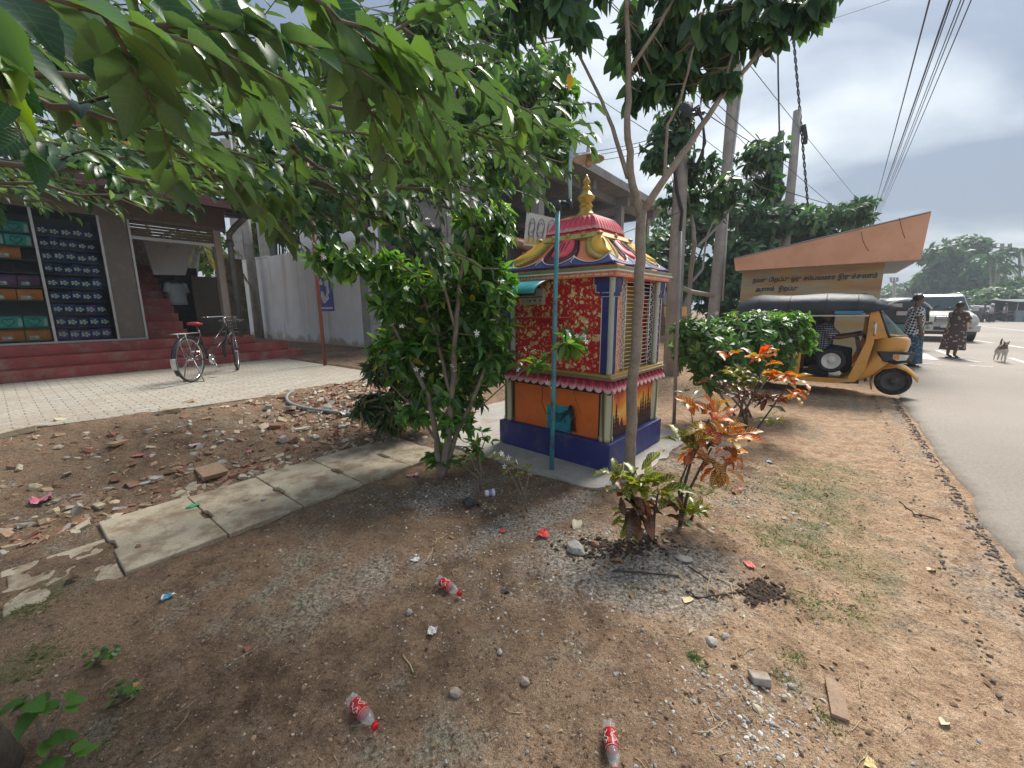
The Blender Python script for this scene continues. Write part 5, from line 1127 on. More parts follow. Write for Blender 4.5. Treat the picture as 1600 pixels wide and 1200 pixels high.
# --- large white-flowered shrub
b3=G(688,748,.0); Y3=b3[1]
limbs=[([b3]+P3((683,690,Y3),(670,620,Y3),(640,560,Y3+.1),(600,480,Y3+.2)),.030,.010),
 ([b3+np.array([.01,0,0])]+P3((700,690,Y3-.02),(705,620,Y3),(712,520,Y3),(720,420,Y3+.1),(735,350,Y3+.2)),.034,.010),
 ([b3+np.array([.02,.02,0])]+P3((712,680,Y3),(745,610,Y3+.05),(770,540,Y3+.15),(785,450,Y3+.2)),.024,.008),
 (P3((705,620,Y3),(680,520,Y3+.1),(650,430,Y3+.2),(590,390,Y3+.1)),.016,.006),(P3((683,690,Y3),(650,640,Y3+.2),(610,600,Y3+.3)),.014,.006),(P3((712,520,Y3),(690,430,Y3-.1),(680,390,Y3-.1)),.012,.006),
 (P3((650,430,Y3+.2),(560,400,Y3+.1),(500,405,Y3),(478,410,Y3)),.010,.004),
 (P3((745,640,Y3+.05),(790,600,Y3-.05),(830,570,Y3-.2),(880,535,Y3-.3)),.007,.003)]
bl=[B(640,470,3.5,(.34,.35,.28),60),B(730,430,3.5,(.34,.35,.3),70),B(760,370,3.5,(.2,.25,.2),30),B(745,490,3.45,(.26,.3,.25),55),B(700,650,3.3,(.2,.2,.12),16),B(640,640,3.5,(.2,.2,.12),14),B(690,540,3.45,(.4,.35,.25),75),B(620,550,3.55,(.26,.3,.2),40),B(760,560,3.5,(.2,.25,.2),34),B(700,610,3.4,(.28,.25,.14),30),B(540,410,3.3,(.24,.2,.10),22),B(500,400,3.3,(.1,.12,.07),8),B(720,340,3.6,(.15,.2,.08),10),B(775,335,3.5,(.1,.12,.08),7),B(600,420,3.5,(.25,.25,.14),22),B(650,600,3.5,(.2,.2,.12),16),B(880,532,3.05,(.09,.09,.05),7),B(835,570,3.1,(.06,.08,.04),3),B(735,700,3.25,(.06,.08,.05),3)]
bl=[(c+np.array([.05,0,0]),r_*1.04,int(n*1.12)) for c,r_,n in bl]
tree('flowering_shrub','tall glossy shrub with white star flowers left of the shrine','shrub',b3,limbs,bl,G_SHR,.118,.175,k=9,spread=.6,droop=.22,bark=BARK,twr=.0028,up=.9,Lj=.35,flow=14,fr=.024,up_end=.35)
FS_=[(590,335),(604,342),(612,330),(640,348),(655,352),(668,342),(676,352),(598,352),(585,345),(720,310),(745,316),(770,325),(735,330),(760,318),(715,322),(700,335),(635,450),(640,470),(612,508),(628,510),(706,572),(810,578),(820,545),(770,500),(720,455),(800,470),(655,400),(540,408),(505,404),(560,392),(690,430),(745,520),(660,585),(785,440),(630,560),(855,598)]
so_=bpy.data.objects['flowering_shrub']
for x,y in FS_:
    mf=MB(); q=D(x,y,Y3-rng.uniform(.12,.3)); star(mf,q,.026)
    if rng.random()<.4: star(mf,q+rng.normal(size=3)*.03,.022)
    mf.build('flower',PETAL,so_)
# leafy suckers at the foot of the shrub
mb=MB(); o=thing('young_shoot','clump of long dark leaves sprouting at the foot of the tall shrub','plant',G(686,745,.02)); c_=G(686,742,.02); n=22
d=runit(n); d[:,2]=abs(d[:,2])*.5+.1; leaves('leaf_clump',TPL_C,np.tile(c_+np.array([0,0,.08]),(n,1))+rng.normal(size=(n,3))*.02+np.array([0,0,.06])*rng.random((n,1)),d,np.tile([0,0,1.],(n,1))+d*.2,.17,.026,G_SHR,o); MB().tube([c_,c_+np.array([0,0,.16])],.008,6).build('stem',BARK,o)
# --- dark strap-leaved shrubs
for k,(px,py,zt,lab,rr) in enumerate(((612,672,500,'dark strap leaved bush at the left edge of the tall flowering shrub',(.26,.3,.2)),(598,690,610,'low dark narrow leaved bush beside the rubble and hose',(.2,.2,.14)),(655,672,560,'narrow leaved bush half hidden by the tall shrub',(.2,.2,.16)))):
    b_=G(px,py,.03); Yb=b_[1]; ln=[([b_]+P3((px+8*j,py-60,Yb),(px+22*j,(py+zt)/2,Yb)),.012,.006) for j in (-1,0,1)]
    tree('strap_leaf_bush',lab,'bush',b_,ln,[B(px,zt+20,Yb,rr,26),B(px-12,(zt+py)/2-20,Yb,rr,26),B(px+14,(zt+py)/2,Yb,np.array(rr)*.8,16)],G_DRK,.17,.085,k=12,spread=.65,droop=.45,bark=BARK,twr=.003,tpl=TPL_L,up_end=.6)
# --- small saplings in front of the apron
def sapling(lab,px,py,stems,tips,mat,L,W,k,name='sapling',spread=.5,droop=.3,tpl=TPL_L,fl=0):
    b_=G(px,py,.02); Yb=b_[1]; ln=[([b_]+[D(x,y,Yb+dY) for x,y,dY in s],.0075,.003) for s in stems]; o=thing(name,lab,'plant',b_); mb=MB()
    for pts,a,c in ln: mb.tube(pts,list(np.linspace(a,c,len(pts))),6)
    mb.build('stem',BARK,o); C=[];Dd=[]
    for x,y,dY in tips: C.append(D(x,y,Yb+dY)); v=C[-1]-b_; Dd.append(v/np.linalg.norm(v)*.6+np.array([0,0,.5]))
    C=np.array(C);Dd=np.array(Dd); Dd/=np.linalg.norm(Dd,axis=1,keepdims=True)
    p,d,n_,l,w_=whorls(C,Dd,k,spread,droop,L,.3,W,.9,axial=L*.3); leaves('leaf_clump',tpl,p,d,n_,l,w_,mat,o)
    if fl:
        mf=MB(); 
        for i in range(fl): star(mf,C[i%len(C)]+Dd[i%len(C)]*.03,.022)
        mf.build('flower',PETAL,o)
    return o
sapling('thin sapling with two leafy stems beside the white cup',752,768,[[(750,740,0),(742,730,0),(735,712,0)],[(752,735,0),(748,715,0),(757,690,0),(750,665,0)],[(745,745,0),(715,720,0)]],[(752,672,0),(745,690,0),(700,660,0),(730,715,0),(722,725,.0),(765,690,0)],G_SHR,.085,.2,7)
sapling('straggly sapling with thin yellowing leaves in front of the apron',823,800,[[(815,775,0),(800,745,0),(788,720,0)],[(820,770,0),(826,745,0),(828,730,0)],[(818,770,0),(812,750,.0),(808,728,0)]],[(785,715,0),(796,722,0),(790,735,0),(808,728,0),(822,740,0),(828,732,0),(772,712,0),(805,745,0)],leafmat('sparse_leaf',[(0,(.12,.17,.03)),(.5,(.25,.26,.06)),(1,(.38,.28,.12))],.35,.4),.05,.2,6,fl=4)
# --- white flowered hedge before the rickshaw
b4=G(1150,650,.0); bl=[B(1105,540,5.0,(.42,.4,.3),90),B(1165,520,5.2,(.5,.4,.28),110),B(1215,520,5.4,(.42,.4,.26),90),B(1195,560,5.2,(.4,.4,.2),60),B(1120,580,5,(.35,.3,.22),50),B(1240,530,5.5,(.28,.3,.16),34),B(1085,515,5.0,(.25,.25,.14),40),B(1225,500,5.4,(.35,.3,.12),34)]
ln=[([b4+rng.normal(size=3)*[.1,.05,0]]+P3((x,(y+620)/2,5.1),(x,y,5.2)),.016,.006) for x,y in ((1100,540),(1140,530),(1170,530),(1210,530),(1120,570),(1190,560))]
bl=[(c,r_*1.05,int(n*1.5)) for c,r_,n in bl]
tree('flowering_hedge','rounded light green bush with small white flowers in front of the yellow rickshaw','bush',b4,ln,bl,G_MID,.115,.17,k=9,spread=.6,droop=.2,bark=BARK,twr=.003,flow=14,fr=.028,up_end=.4)
ho_=bpy.data.objects['flowering_hedge']
for _ in range(34):
    x=rng.uniform(1085,1262); y=480+abs(x-1170)*.12+rng.random()**1.5*90; mf=MB(); star(mf,D(x,y,5.2-.36),.03); mf.build('flower',PETAL,ho_)
# --- crotons
def croton(lab,px,py,stems,heads,Yo=0,group='crotons with patterned leaves'):
    b_=G(px,py,.03); Yb=b_[1]+Yo; o=thing('croton_plant',lab,'croton',b_,0,group); mb=MB()
    for s in stems: P=[b_]+[D(x,y,Yb+dY) for x,y,dY in s]; mb.tube(P,list(np.linspace(.011,.005,len(P))),7)
    mb.build('stem',pm('croton_stem',(.07,.055,.045),.8,.3,20),o)
    for j,(x,y,dY,r,n,L,mat,dr) in enumerate(heads):
        c=D(x,y,Yb+dY); n=int(n*1.5); C=c+rng.normal(size=(n,3))*r*.36; Dd=np.tile([0,-.12,1.],(n,1))+rng.normal(size=(n,3))*.22; Dd/=np.linalg.norm(Dd,axis=1,keepdims=True)
        p,d,n_,l,w_=whorls(C,Dd,1,.5,dr*.8,L,.25,.175,.35,axial=.02)
        leaves('leaf_head',TPL_C,p,d,n_,l,w_,mat,o)
    return o
croton('low croton with yellow veined green leaves at the foot of the slender tree',1020,850,[[(1000,800,0),(985,760,0)],[(1022,810,0),(1028,770,0)],[(990,830,0),(980,800,0)]],
 [(1000,758,0,.09,13,.15,C_GY,.0),(1028,765,.02,.08,9,.15,C_GY,.1),(975,770,0,.06,6,.14,C_DK,.5),(1000,790,-.02,.08,9,.14,C_DK,.8),(1035,790,.03,.08,7,.14,C_DK,.5),(985,815,0,.07,9,.11,C_GY,.6),(955,750,0,.05,4,.13,C_GY,.3)])
croton('tall croton with orange and crimson leaves on bare crooked stems',1062,825,[[(1066,770,0),(1080,720,.05),(1095,690,.05),(1108,655,.1)],[(1075,770,0),(1095,730,.1),(1112,700,.1)],[(1064,800,0),(1060,760,0),(1085,700,0)]],
 [(1115,655,.1,.10,10,.15,C_RD,.05),(1098,665,.05,.09,9,.15,C_RD,.5),(1140,680,.1,.09,9,.13,C_RD,.3),(1120,690,.05,.10,9,.13,C_DK,.6),(1075,690,0,.08,9,.12,C_GY,.3),(1085,705,0,.07,8,.13,C_RD,.8),(1150,710,.1,.07,6,.12,C_RD,.7),(1125,715,0,.07,6,.13,C_RD,.9),(1075,800,-.02,.04,6,.12,C_GY,.1)])
croton('croton with coral and yellow leaves in front of the hedge',1170,690,[[(1160,640,0),(1150,600,0)],[(1190,660,0),(1215,625,0),(1232,600,0)],[(1165,640,0),(1185,600,0),(1190,570,0)]],
 [(1190,560,.1,.13,11,.17,C_RD,.0),(1150,585,.1,.13,12,.14,C_GY,.2),(1135,560,.15,.06,3,.17,C_RD,.1),(1175,590,.1,.14,14,.14,C_GY,.4),(1225,590,.1,.13,14,.16,C_RD,.4),(1240,610,.1,.10,9,.14,C_RD,.7),(1165,620,.15,.14,13,.15,C_DK,.5),(1200,625,.1,.1,8,.16,C_DK,.7),(1205,655,.1,.08,5,.16,C_GY,.5),(1120,600,.15,.1,8,.14,C_DK,.4)])
croton('young green croton shoots at the right foot of the tall croton',1080,812,[[(1085,800,0)]],[(1088,800,0,.03,7,.10,C_GY,.1),(1068,806,0,.03,5,.09,G_SHR,.1)])
sapling('cut leaf plant between the iron pipe and the crotons',1085,690,[[(1080,640,0),(1085,620,0)]],[(1070,610,0),(1085,618,0),(1080,630,0),(1095,640,0)],G_DRK,.12,.16,5)
# --- weeds bottom left
sapling('light green seedling with five leaves growing at the lower left corner',75,1215,[[(70,1170,0),(55,1110,0),(48,1085,0)],[(75,1150,0),(95,1110,0),(98,1090,0)],[(75,1190,0),(110,1180,0)]],[(60,1100,0),(98,1095,0),(45,1090,0),(70,1150,0),(112,1180,0)],G_LITE,.055,.34,4,tpl=TPL_M,spread=.75)
for px,py,lab in ((152,1035,'round leaved dark green weed, upper of the pair in the bare soil'),(192,1090,'round leaved dark green weed, lower of the pair in the bare soil')):
    sapling(lab,px,py,[[(px-2,py-20,0)],[(px+12,py-12,0)],[(px-10,py-4,0)]],[(px,py-20,0),(px+14,py-12,0),(px-12,py-2,0),(px-14,py-18,0),(px+22,py-22,0),(px,py-5,0)],G_MID,.024,.42,5,'weed',spread=.8)
# ================================================================ MUNTINGIA over the camera
tb=G(-60,1190,0.); mun=thing('overhanging_tree','leafy tree with serrated leaves whose trunk foot shows at the lower left corner','tree',tb)
MT=MB(); MT.tube([G(-20,1225,-.05),D(-75,1160,.90),D(-130,1080,.92),D(-260,800,.95),D(-440,400,1.0),D(-500,0,1.0)],[.09,.075,.07,.066,.06,.05],14)
BR=[[(-500,0,1.0),(-150,130,.95),(80,120,1.0),(250,130,1.05),(400,185,1.15),(600,215,1.35),(760,235,1.5),(880,255,1.55)],
 [(-500,-200,.8),(-100,-60,.75),(200,60,.8),(470,148,1.0),(600,180,1.15),(720,205,1.25),(800,215,1.35)],
 [(-400,-300,.6),(0,-180,.6),(300,-60,.7),(500,0,.85),(640,60,1.0),(730,110,1.1)],
 [(-420,200,1.0),(-100,230,1.0),(150,270,1.1),(330,300,1.25),(480,285,1.3),(600,345,1.35),(700,400,1.3),(780,420,1.3)],
 [(-420,260,1.2),(-60,280,1.2),(120,300,1.3),(250,325,1.4)],
 [(-400,100,1.5),(0,180,1.6),(300,220,1.8),(520,290,2.0),(680,320,2.1)],
 [(-400,0,2.0),(0,60,2.1),(350,120,2.2),(560,130,2.3),(700,60,2.4)],
 [(-300,-100,.5),(-50,-30,.48),(120,10,.52),(230,40,.58)],
 [(100,-300,.6),(330,-100,.62),(480,-20,.7),(570,60,.78)],
 [(480,285,1.3),(560,310,1.4),(640,290,1.5),(740,300,1.5)],
 [(400,185,1.15),(470,240,1.3),(560,290,1.4),(640,345,1.4)],
 [(-400,-100,1.2),(0,20,1.3),(250,80,1.35),(450,130,1.5),(600,150,1.7)],[(-400,160,1.1),(-60,200,1.15),(180,240,1.25),(330,260,1.4),(450,270,1.6)],[(-300,260,1.3),(0,300,1.35),(110,330,1.4)],
 [(-300,100,.75),(-50,120,.75),(130,170,.8),(260,230,.9),(330,270,1.0)],
 [(-400,120,2.3),(0,200,2.4),(250,220,2.6),(480,270,2.7),(640,290,2.8)],[(-400,0,2.8),(0,110,2.9),(300,170,3.0),(560,210,3.0),(760,215,3.0)],[(-400,200,2.8),(50,240,2.9),(300,260,3.0),(520,300,3.0)],[(-300,-100,2.2),(100,0,2.3),(400,60,2.4),(640,90,2.5)],[(-400,60,3.2),(0,140,3.3),(300,110,3.4),(600,150,3.4)],[(-400,260,2.2),(50,290,2.3),(300,300,2.4),(420,320,2.5)],[(300,200,2.2),(500,240,2.3),(680,250,2.4),(830,260,2.4)],
 [(-400,300,1.6),(0,250,1.7),(250,270,1.9),(420,300,2.0),(500,330,2.0)]]
p=[];d=[];nr=[];ln=[]
def ppx(P):
    Pc=P-O; cz=Pc[:,1]*math.cos(PITCH)-Pc[:,2]*math.sin(PITCH); cyy=Pc[:,1]*math.sin(PITCH)+Pc[:,2]*math.cos(PITCH); return 800+F*Pc[:,0]/cz,600-F*cyy/cz
LX=[-400,0,90,150,200,235,290,330,400,440,540,620,700,800,850,900,960]; LY=[400,345,350,300,325,285,350,285,320,370,420,410,450,435,330,295,240]
def frond(a,dirv,L_,n,ll):
    """twig with leaves hanging left and right in two ranks"""
    for e_ in (np.array(a)+dirv/np.linalg.norm(dirv)*L_-np.array([0,0,.05+ll*.5]),):
        X_,Y_=ppx(e_[None])
        if Y_[0]>np.interp(X_[0],LX,LY)+rng.normal()*14: return
    P=[];cur=np.array(a,float); dv=dirv/np.linalg.norm(dirv)
    for j in range(n+1):
        P.append(cur.copy()); cur=cur+dv*L_/n; dv=dv+np.array([0,0,-.035])+rng.normal(size=3)*.04; dv/=np.linalg.norm(dv)
    MT.tube(P[::2]+[P[-1]],list(np.linspace(.0035,.0012,len(P[::2])+1)),5,False)
    sd=np.cross(dv,[0,0,1.]); sd/=np.linalg.norm(sd)+1e-9
    for j in range(1,n+1):
        dj=P[j]-P[j-1]; dj/=np.linalg.norm(dj); sg=1 if j%2 else -1
        p.append(P[j]); d.append(dj*.8+sd*sg*.7+np.array([0,0,-.30])+rng.normal(size=3)*.17); nr.append(sd*sg*-.2+np.array([0,0,1.])+dj*.15+rng.normal(size=3)*.28); ln.append(ll*rng.uniform(.7,1.15)*(1-.35*(j/n)**3))
    p.append(P[-1]);d.append(dj+np.array([0,0,-.6]));nr.append(np.array([0,0,1.]));ln.append(ll*.7)
for bi,b_ in enumerate(BR):
    P=[D(x,y,Y_) for x,y,Y_ in b_]; Q=[]
    for i in range(len(P)-1):
        L_=np.linalg.norm(P[i+1]-P[i]); k=max(3,int(L_/.08))
        for j in range(k): v=j/k; Q.append(P[i]*(1-v)+P[i+1]*v+rng.normal(size=3)*.008)
    Q.append(P[-1]); MT.tube(Q,list(np.linspace(.0095 if bi not in(7,8) else .005,.002,len(Q))),7)
    start=len(Q)//6
    for j in range(start,len(Q)):
        if rng.random()<(.93 if Q[j][1]>1.9 else (.72 if Q[j][1]>1.0 else .42)) or j>len(Q)-4:
            t_=Q[min(j+1,len(Q)-1)]-Q[j-1]; t_/=np.linalg.norm(t_); s_=np.cross(t_,[0,0,1.]); sg=rng.choice((-1,1))
            v=t_*rng.uniform(.5,1.2)+s_*sg*rng.uniform(.2,.9)+np.array([0,0,rng.uniform(-.38,.38)])
            if np.linalg.norm(Q[j]-O)<.62 and v@(O-Q[j])>0: continue
            far_=Q[j][1]>1.9; [frond(Q[j],v+(0 if not e_ else rng.normal(size=3)*.5),rng.uniform(.2,.42)*(1.5 if far_ else 1),int(rng.uniform(11,18)),.078 if far_ else (.066 if Q[j][1]>.85 else .078)) for e_ in range(2 if far_ else 1)]
    t_=Q[-1]-Q[-3]; frond(Q[-1],t_,.25,10,.08)
p=np.array(p);d=np.array(d);nr=np.array(nr);ln=np.array(ln)
# large, near leaves at top left
I=[(80,70,.66,1.15),(40,40,.62,1.2),(150,60,.64,1.2),(200,110,.7,1.1),(235,100,.72,1.1),(120,30,.6,1.2),(560,60,.8,1.),(600,110,.8,1.1),(30,110,.7,1.1),(420,60,.75,1.1),(330,40,.68,1.2),(490,30,.75,1.1),(280,60,.7,1.1),(10,60,.66,1.1)]
for x,y,Y_,s_ in I:
    q=D(x-40,y-60,Y_); p=np.vstack([p,q]); d=np.vstack([d,[.65,.1,-.75]+rng.normal(size=3)*.12]); nr=np.vstack([nr,[.4,-.6,.8]+rng.normal(size=3)*.3]); ln=np.append(ln,.10*s_)
dist=np.linalg.norm(p-O,axis=1); inw=(p[:,2]>HC-.35)|(dist>.9); keep=(dist>.56)&inw; p,d,nr,ln=p[keep],d[keep],nr[keep],ln[keep]
MT.build('branches',concrete('muntingia_bark',(.10,.08,.065),(.20,.17,.14),.6,14.,.5,(.10,.09,.06)),mun)
near=np.linalg.norm(p-O,axis=1)
leaves('foliage',TPL_M,p,d,nr,ln*1.06,ln*.255,G_MUN,mun)
mb=MB()
for x,y,Y_ in ((453,222,1.2),(455,238,1.2),(654,151,1.2),(128,205,1.0),(338,116,.9)): q=D(x,y,Y_); mb.lathe([(.001,-.008),(.006,-.006),(.008,0),(.006,.006),(.001,.008)],q,10)
mb.build('berries',pm('berry_green',(.30,.34,.10),.3),mun)
# ================================================================ VEHICLES, PEOPLE
RUB=pm('tyre_rubber',(.022,.022,.024),.75,.25,20,.2,120,dirt=(.12,.10,.08),dsc=8,dth=.6); BLKP=pm('black_panel',(.018,.019,.022),.35,.2,6); VINYL=pm('black_vinyl',(.022,.026,.036),.6,.35,5,.8,9,dirt=(.035,.038,.045),dsc=4,dth=.55); CHR=pm('chrome',(.6,.6,.6),.2,.05,5,metal=.9); SILV=pm('silver_rim',(.45,.45,.46),.35,.15,12,metal=.4)
SKIN=pm('brown_skin',(.17,.085,.055),.55,.1,10); HAIR=pm('black_hair',(.012,.010,.010),.45,.2,40)
CLG,t,b=nm('vehicle_glass'); b.inputs['Base Color'].default_value=(.10,.13,.13,1); b.inputs['Roughness'].default_value=.06; b.inputs['Alpha'].default_value=.45
CLD,t,b=nm('dark_vehicle_glass'); b.inputs['Base Color'].default_value=(.05,.07,.075,1); b.inputs['Roughness'].default_value=.08
LMP,t,b=nm('headlamp_glass'); b.inputs['Base Color'].default_value=(.65,.66,.62,1); b.inputs['Roughness'].default_value=.1
def wheel(parent,c,r,w_,axis='y',rim=SILV,spokes=0,name='wheel'):
    wl=thing(name,None,None,c); wl.parent=parent; M=Matrix.Rotation(R(90),3,'X')
    n=28; h=w_/2
    mb=MB(); mb.lathe([(r*.66,-h*.8),(r*.86,-h),(r*.97,-h*.75),(r,-h*.3),(r,h*.3),(r*.97,h*.75),(r*.86,h),(r*.66,h*.8),(r*.64,0)],(0,0,0),n,M); mb.build('tyre',RUB,wl,local=True)
    mb=MB(); mb.lathe([(.012,-h*.85),(r*.16,-h*.8),(r*.2,-h*.4),(r*.42,-h*.3),(r*.5,-h*.55),(r*.62,-h*.62),(r*.68,-h*.82),(r*.68,h*.82),(r*.62,h*.62),(r*.5,h*.55),(r*.42,h*.3),(r*.2,h*.4),(r*.16,h*.8),(.012,h*.85)],(0,0,0),n,M); mb.build('rim',rim,wl,local=True)
    return wl
def xring(f,b_,w_,z,n=28,e=2.6):
    P=[]
    for k in range(n):
        a=2*math.pi*k/n; c_,s_=math.cos(a),math.sin(a); x=(abs(c_)**(2/e))*(1 if c_>0 else -1); y=(abs(s_)**(2/e))*(1 if s_>0 else -1)
        P.append(((f+b_)/2+x*(f-b_)/2,y*w_,z))
    return P
def rickshaw(label,loc,rz,body,side,canopy=VINYL,group=None):
    o=thing('auto_rickshaw',label,'auto rickshaw',loc,rz,group); L_=dict(local=True)
    mb=MB()
    zs=[(.20,1.72,1.42,.50),(.27,1.85,1.50,.56),(.40,1.98,1.64,.58),(.55,2.10,1.72,.58),(.66,2.20,1.78,.575),(.76,2.31,1.80,.55),(.88,2.33,1.82,.56),(.95,2.31,1.83,.56),(.985,2.26,1.84,.55)]
    mb.loft([xring(f,b_,w_,z) for z,f,b_,w_ in zs]); mb.build('front_cowl',body,o,bevel=0,**L_)
    mb=MB()
    for sy in (-1,1):
        P=[(1.42,sy*.60,.205),(1.70,sy*.60,.25),(1.80,sy*.60,.45),(1.86,sy*.585,.9),(1.80,sy*.57,1.37),(1.76,sy*.57,1.37),(1.76,sy*.58,.9),(1.60,sy*.60,.29),(.95,sy*.63,.285),(.95,sy*.63,.205)]
        mb.prism(P if sy<0 else P[::-1],(0,.03*-sy,0))
        P=[(1.80,sy*.56,1.37),(1.86,sy*.555,1.385),(2.02,sy*.55,.98),(1.82,sy*.56,.93)]; mb.prism(P if sy<0 else P[::-1],(0,.03*-sy,0))
        P=[(.84,sy*.64,.205),(.95,sy*.64,.205),(.95,sy*.64,.80),(.84,sy*.64,.80)]; mb.prism(P if sy<0 else P[::-1],(0,.03*-sy,0))
    mb.build('side_frame',body,o,bevel=.006,**L_)
    mb=MB(); mb.loft([[(x,y*q,z) for x,y,z in xring(.84,-.16,.64,z0,e=5)] for z0,q in ((.26,.92),(.32,1),(.7,1),(.78,.99),(.80,.95))]); mb.build('rear_body',side,o,**L_)
    mb=MB(); mb.box((1.1,0,.25),(1.3,1.18,.05)); mb.box((.80,0,.52),(.06,1.2,.5)); mb.box((1.75,0,.6),(.04,1.0,.7),Matrix.Rotation(R(-14),3,'Y')); mb.build('floor',BLKP,o,**L_)
    mb=MB(); mb.loft([xring(.78,.2,.55,z,e=4) for z in (.5,.56,.62,.64)]); mb.loft([[(.12-.12*(z-.6)+p[0]*.12,p[1],z) for p in xring(.5,-.5,.55,z,e=4)] for z in (.6,.8,1.0,1.1)]); mb.build('rear_seat',BLKP,o,**L_)
    mb=MB(); mb.loft([xring(1.38,1.02,.24,z,e=3.5) for z in (.45,.6,.66,.68)]); mb.box((1.2,0,.36),(.3,.36,.2)); mb.build('driver_seat',BLKP,o,**L_)
    mb=MB(); mb.box((1.09,.63,.82),(.5,.015,1.02)); mb.box((.42,.645,1.05),(.84,.015,.55)); mb.box((-.14,0,1.1),(.02,1.2,.5)); mb.build('dark_side_sheet',BLKP,o,**L_)  # black sheets added on far side and rear so the inside looks dark
    # canopy
    def arch(x,zt,zb,w_,k=14):
        P=[]
        for i in range(k+1):
            a=math.pi*i/k; y=-math.cos(a); s_=math.sin(a); P.append((x,w_*abs(y)**.8*(1 if y>0 else -1),zb+(zt-zb)*s_**.55))
        return P
    st_=[(-.18,1.36,.78,.60),(-.12,1.52,.80,.63),(.05,1.64,1.10,.655),(.25,1.67,1.30,.66),(.7,1.655,1.33,.66),(1.2,1.67,1.33,.66),(1.6,1.655,1.34,.65),(1.78,1.62,1.36,.62),(1.86,1.55,1.38,.58),(1.98,1.48,1.40,.54)]
    rings=[arch(*q) for q in st_]; mb=MB(); mb.add([p for r_ in rings for p in r_],[(i*15+j,i*15+j+1,(i+1)*15+j+1,(i+1)*15+j) for i in range(len(rings)-1) for j in range(14)],True)
    cn=mb.build('canopy',canopy,o,solid=.015,**L_)
    mb=MB(); 
    for sy in(-1,1): mb.tube([(-.12,sy*.64,1.30),(.9,sy*.655,1.305),(1.75,sy*.63,1.31)],.014,6); 
    mb.build('canopy_rail',pm('rail_grey',(.5,.51,.5),.4,.1,10),cn,**L_)
    mb=MB()
    for q in ((.25,1.675,1.30,.667),(.7,1.66,1.33,.667),(1.2,1.676,1.33,.667),(1.6,1.66,1.34,.657)): mb.tube(arch(*q),.008,5)
    for y_ in (.30,-.30): mb.tube([(x_,y_,1.655-.03*(x_<.1)) for x_ in (.05,.4,.9,1.5,1.7)],.006,5)
    mb.build('canopy_seam',canopy,cn,**L_)
    mb=MB(); mb.add([(2.10,-.5,1.43),(2.16,-.48,1.43),(2.16,.48,1.43),(2.10,.5,1.43),(2.0,-.52,1.47),(2.0,.52,1.47)],[(0,1,2,3),(4,0,3,5)]); mb.build('sun_visor',CLG,cn,solid=.006,**L_)
    mb=MB(); 
    for sy in(-1,1): mb.tube([(.93,sy*.62,.8),(.93,sy*.63,1.31)],.011,6)
    mb.build('door_pillar',CHR,o,**L_)
    for sy in(-1,1): mb=MB(); mb.tube([(.80,sy*.62,.78),(.80,sy*.63,1.31)],.03,6); mb.build('body_pillar',BLKP,o,**L_)
    # windscreen
    def wsf(u,v): a=(u-.5)*2; return (2.27-.24*abs(a)**3-(.34-.18*abs(a)**3)*v,a*(.55-.02*v)*(1-.0*v),.985+.40*v)
    mb=MB(); mb.grid(wsf,10,6); ws=mb.build('windscreen',CLG,o,**L_)
    mb=MB(); mb.tube([wsf(u,0) for u in np.linspace(0,1,9)]+[wsf(1,v) for v in np.linspace(.2,1,5)]+[wsf(u,1) for u in np.linspace(.9,0,9)]+[wsf(0,v) for v in np.linspace(.8,0,5)],.018,6); mb.build('windscreen_frame',BLKP,ws,**L_)
    # lights
    for sy in (-1,1):
        mb=MB(); mb.loft([[(x+0.03*q,sy*(abs(y)+.075),z) for x,y,z in ((1.90,.47+q*.05,.76),(2.2,.50+q*.03,.765),(2.34,.33+q*.02,.75),(2.30,.33+q*.02,.60),(2.12,.46+q*.03,.565),(1.98,.48+q*.05,.61))] for q in (0,1)],smooth=False); hl=mb.build('headlight',BLKP,o,bevel=.008,**L_)
        mb=MB(); mb.loft([[(x,sy*(y+.075),z) for x,y,z in ((2.10+.0,.525+q,.725),(2.22,.525+q,.728),(2.285,.455+q,.72),(2.26,.455+q,.64),(2.15,.515+q,.63),(2.1,.52+q,.66))] for q in (0,.035)],smooth=False); mb.build('lens',LMP,hl,**L_)
        mb=MB(); mb.loft([[(x,sy*(y+.075),z) for x,y,z in ((2.11,.562+q,.72),(2.17,.562+q,.722),(2.17,.562+q,.65),(2.11,.562+q,.66))] for q in (0,.006)],smooth=False); mb.build('indicator',pm('amber_lens',(.75,.22,.06),.2),hl,**L_)
    # mudguard
    mb=MB(); WX,WZ,WR=2.2,.235,.235
    rs=[]
    for a,w_,q in ((200,.09,1.15),(175,.14,1.22),(150,.17,1.28),(120,.18,1.36),(90,.18,1.34),(65,.16,1.25),(45,.13,1.2),(25,.08,1.24),(14,.02,1.32)):
        c_,s_=math.cos(R(a)),math.sin(R(a)); rr=WR*q; rs.append([(WX+c_*rr*(1 if y==0 else .985),y*w_,WZ+s_*rr-abs(y)**2*.07) for y in (-1,-.75,-.4,0,.4,.75,1)])
    mb.add([p for r_ in rs for p in r_],[(i*7+j,i*7+j+1,(i+1)*7+j+1,(i+1)*7+j) for i in range(len(rs)-1) for j in range(6)],True); mb.build('front_mudguard',body,o,solid=.012,**L_)
    wheel(o,(WX,0,WZ),WR,.11,rim=pm('dark_rim',(.07,.07,.075),.5,.3,14),name='front_wheel'); 
    for sy in(-1,1): wheel(o,(.28,sy*.53,.23),.23,.11,name='rear_wheel')
    mb=MB(); mb.tube([(1.95,0,.6),(2.1,0,.4),(2.2,.07,.24)],.03,8); mb.tube([(.28,-.5,.23),(.28,.5,.23)],.03,8); mb.build('suspension',BLKP,o,**L_)
    sp_=wheel(o,(1.36,-.47,.56),.20,.09,rim=pm('white_rim',(.58,.58,.57),.4,.2,14),name='spare_wheel')
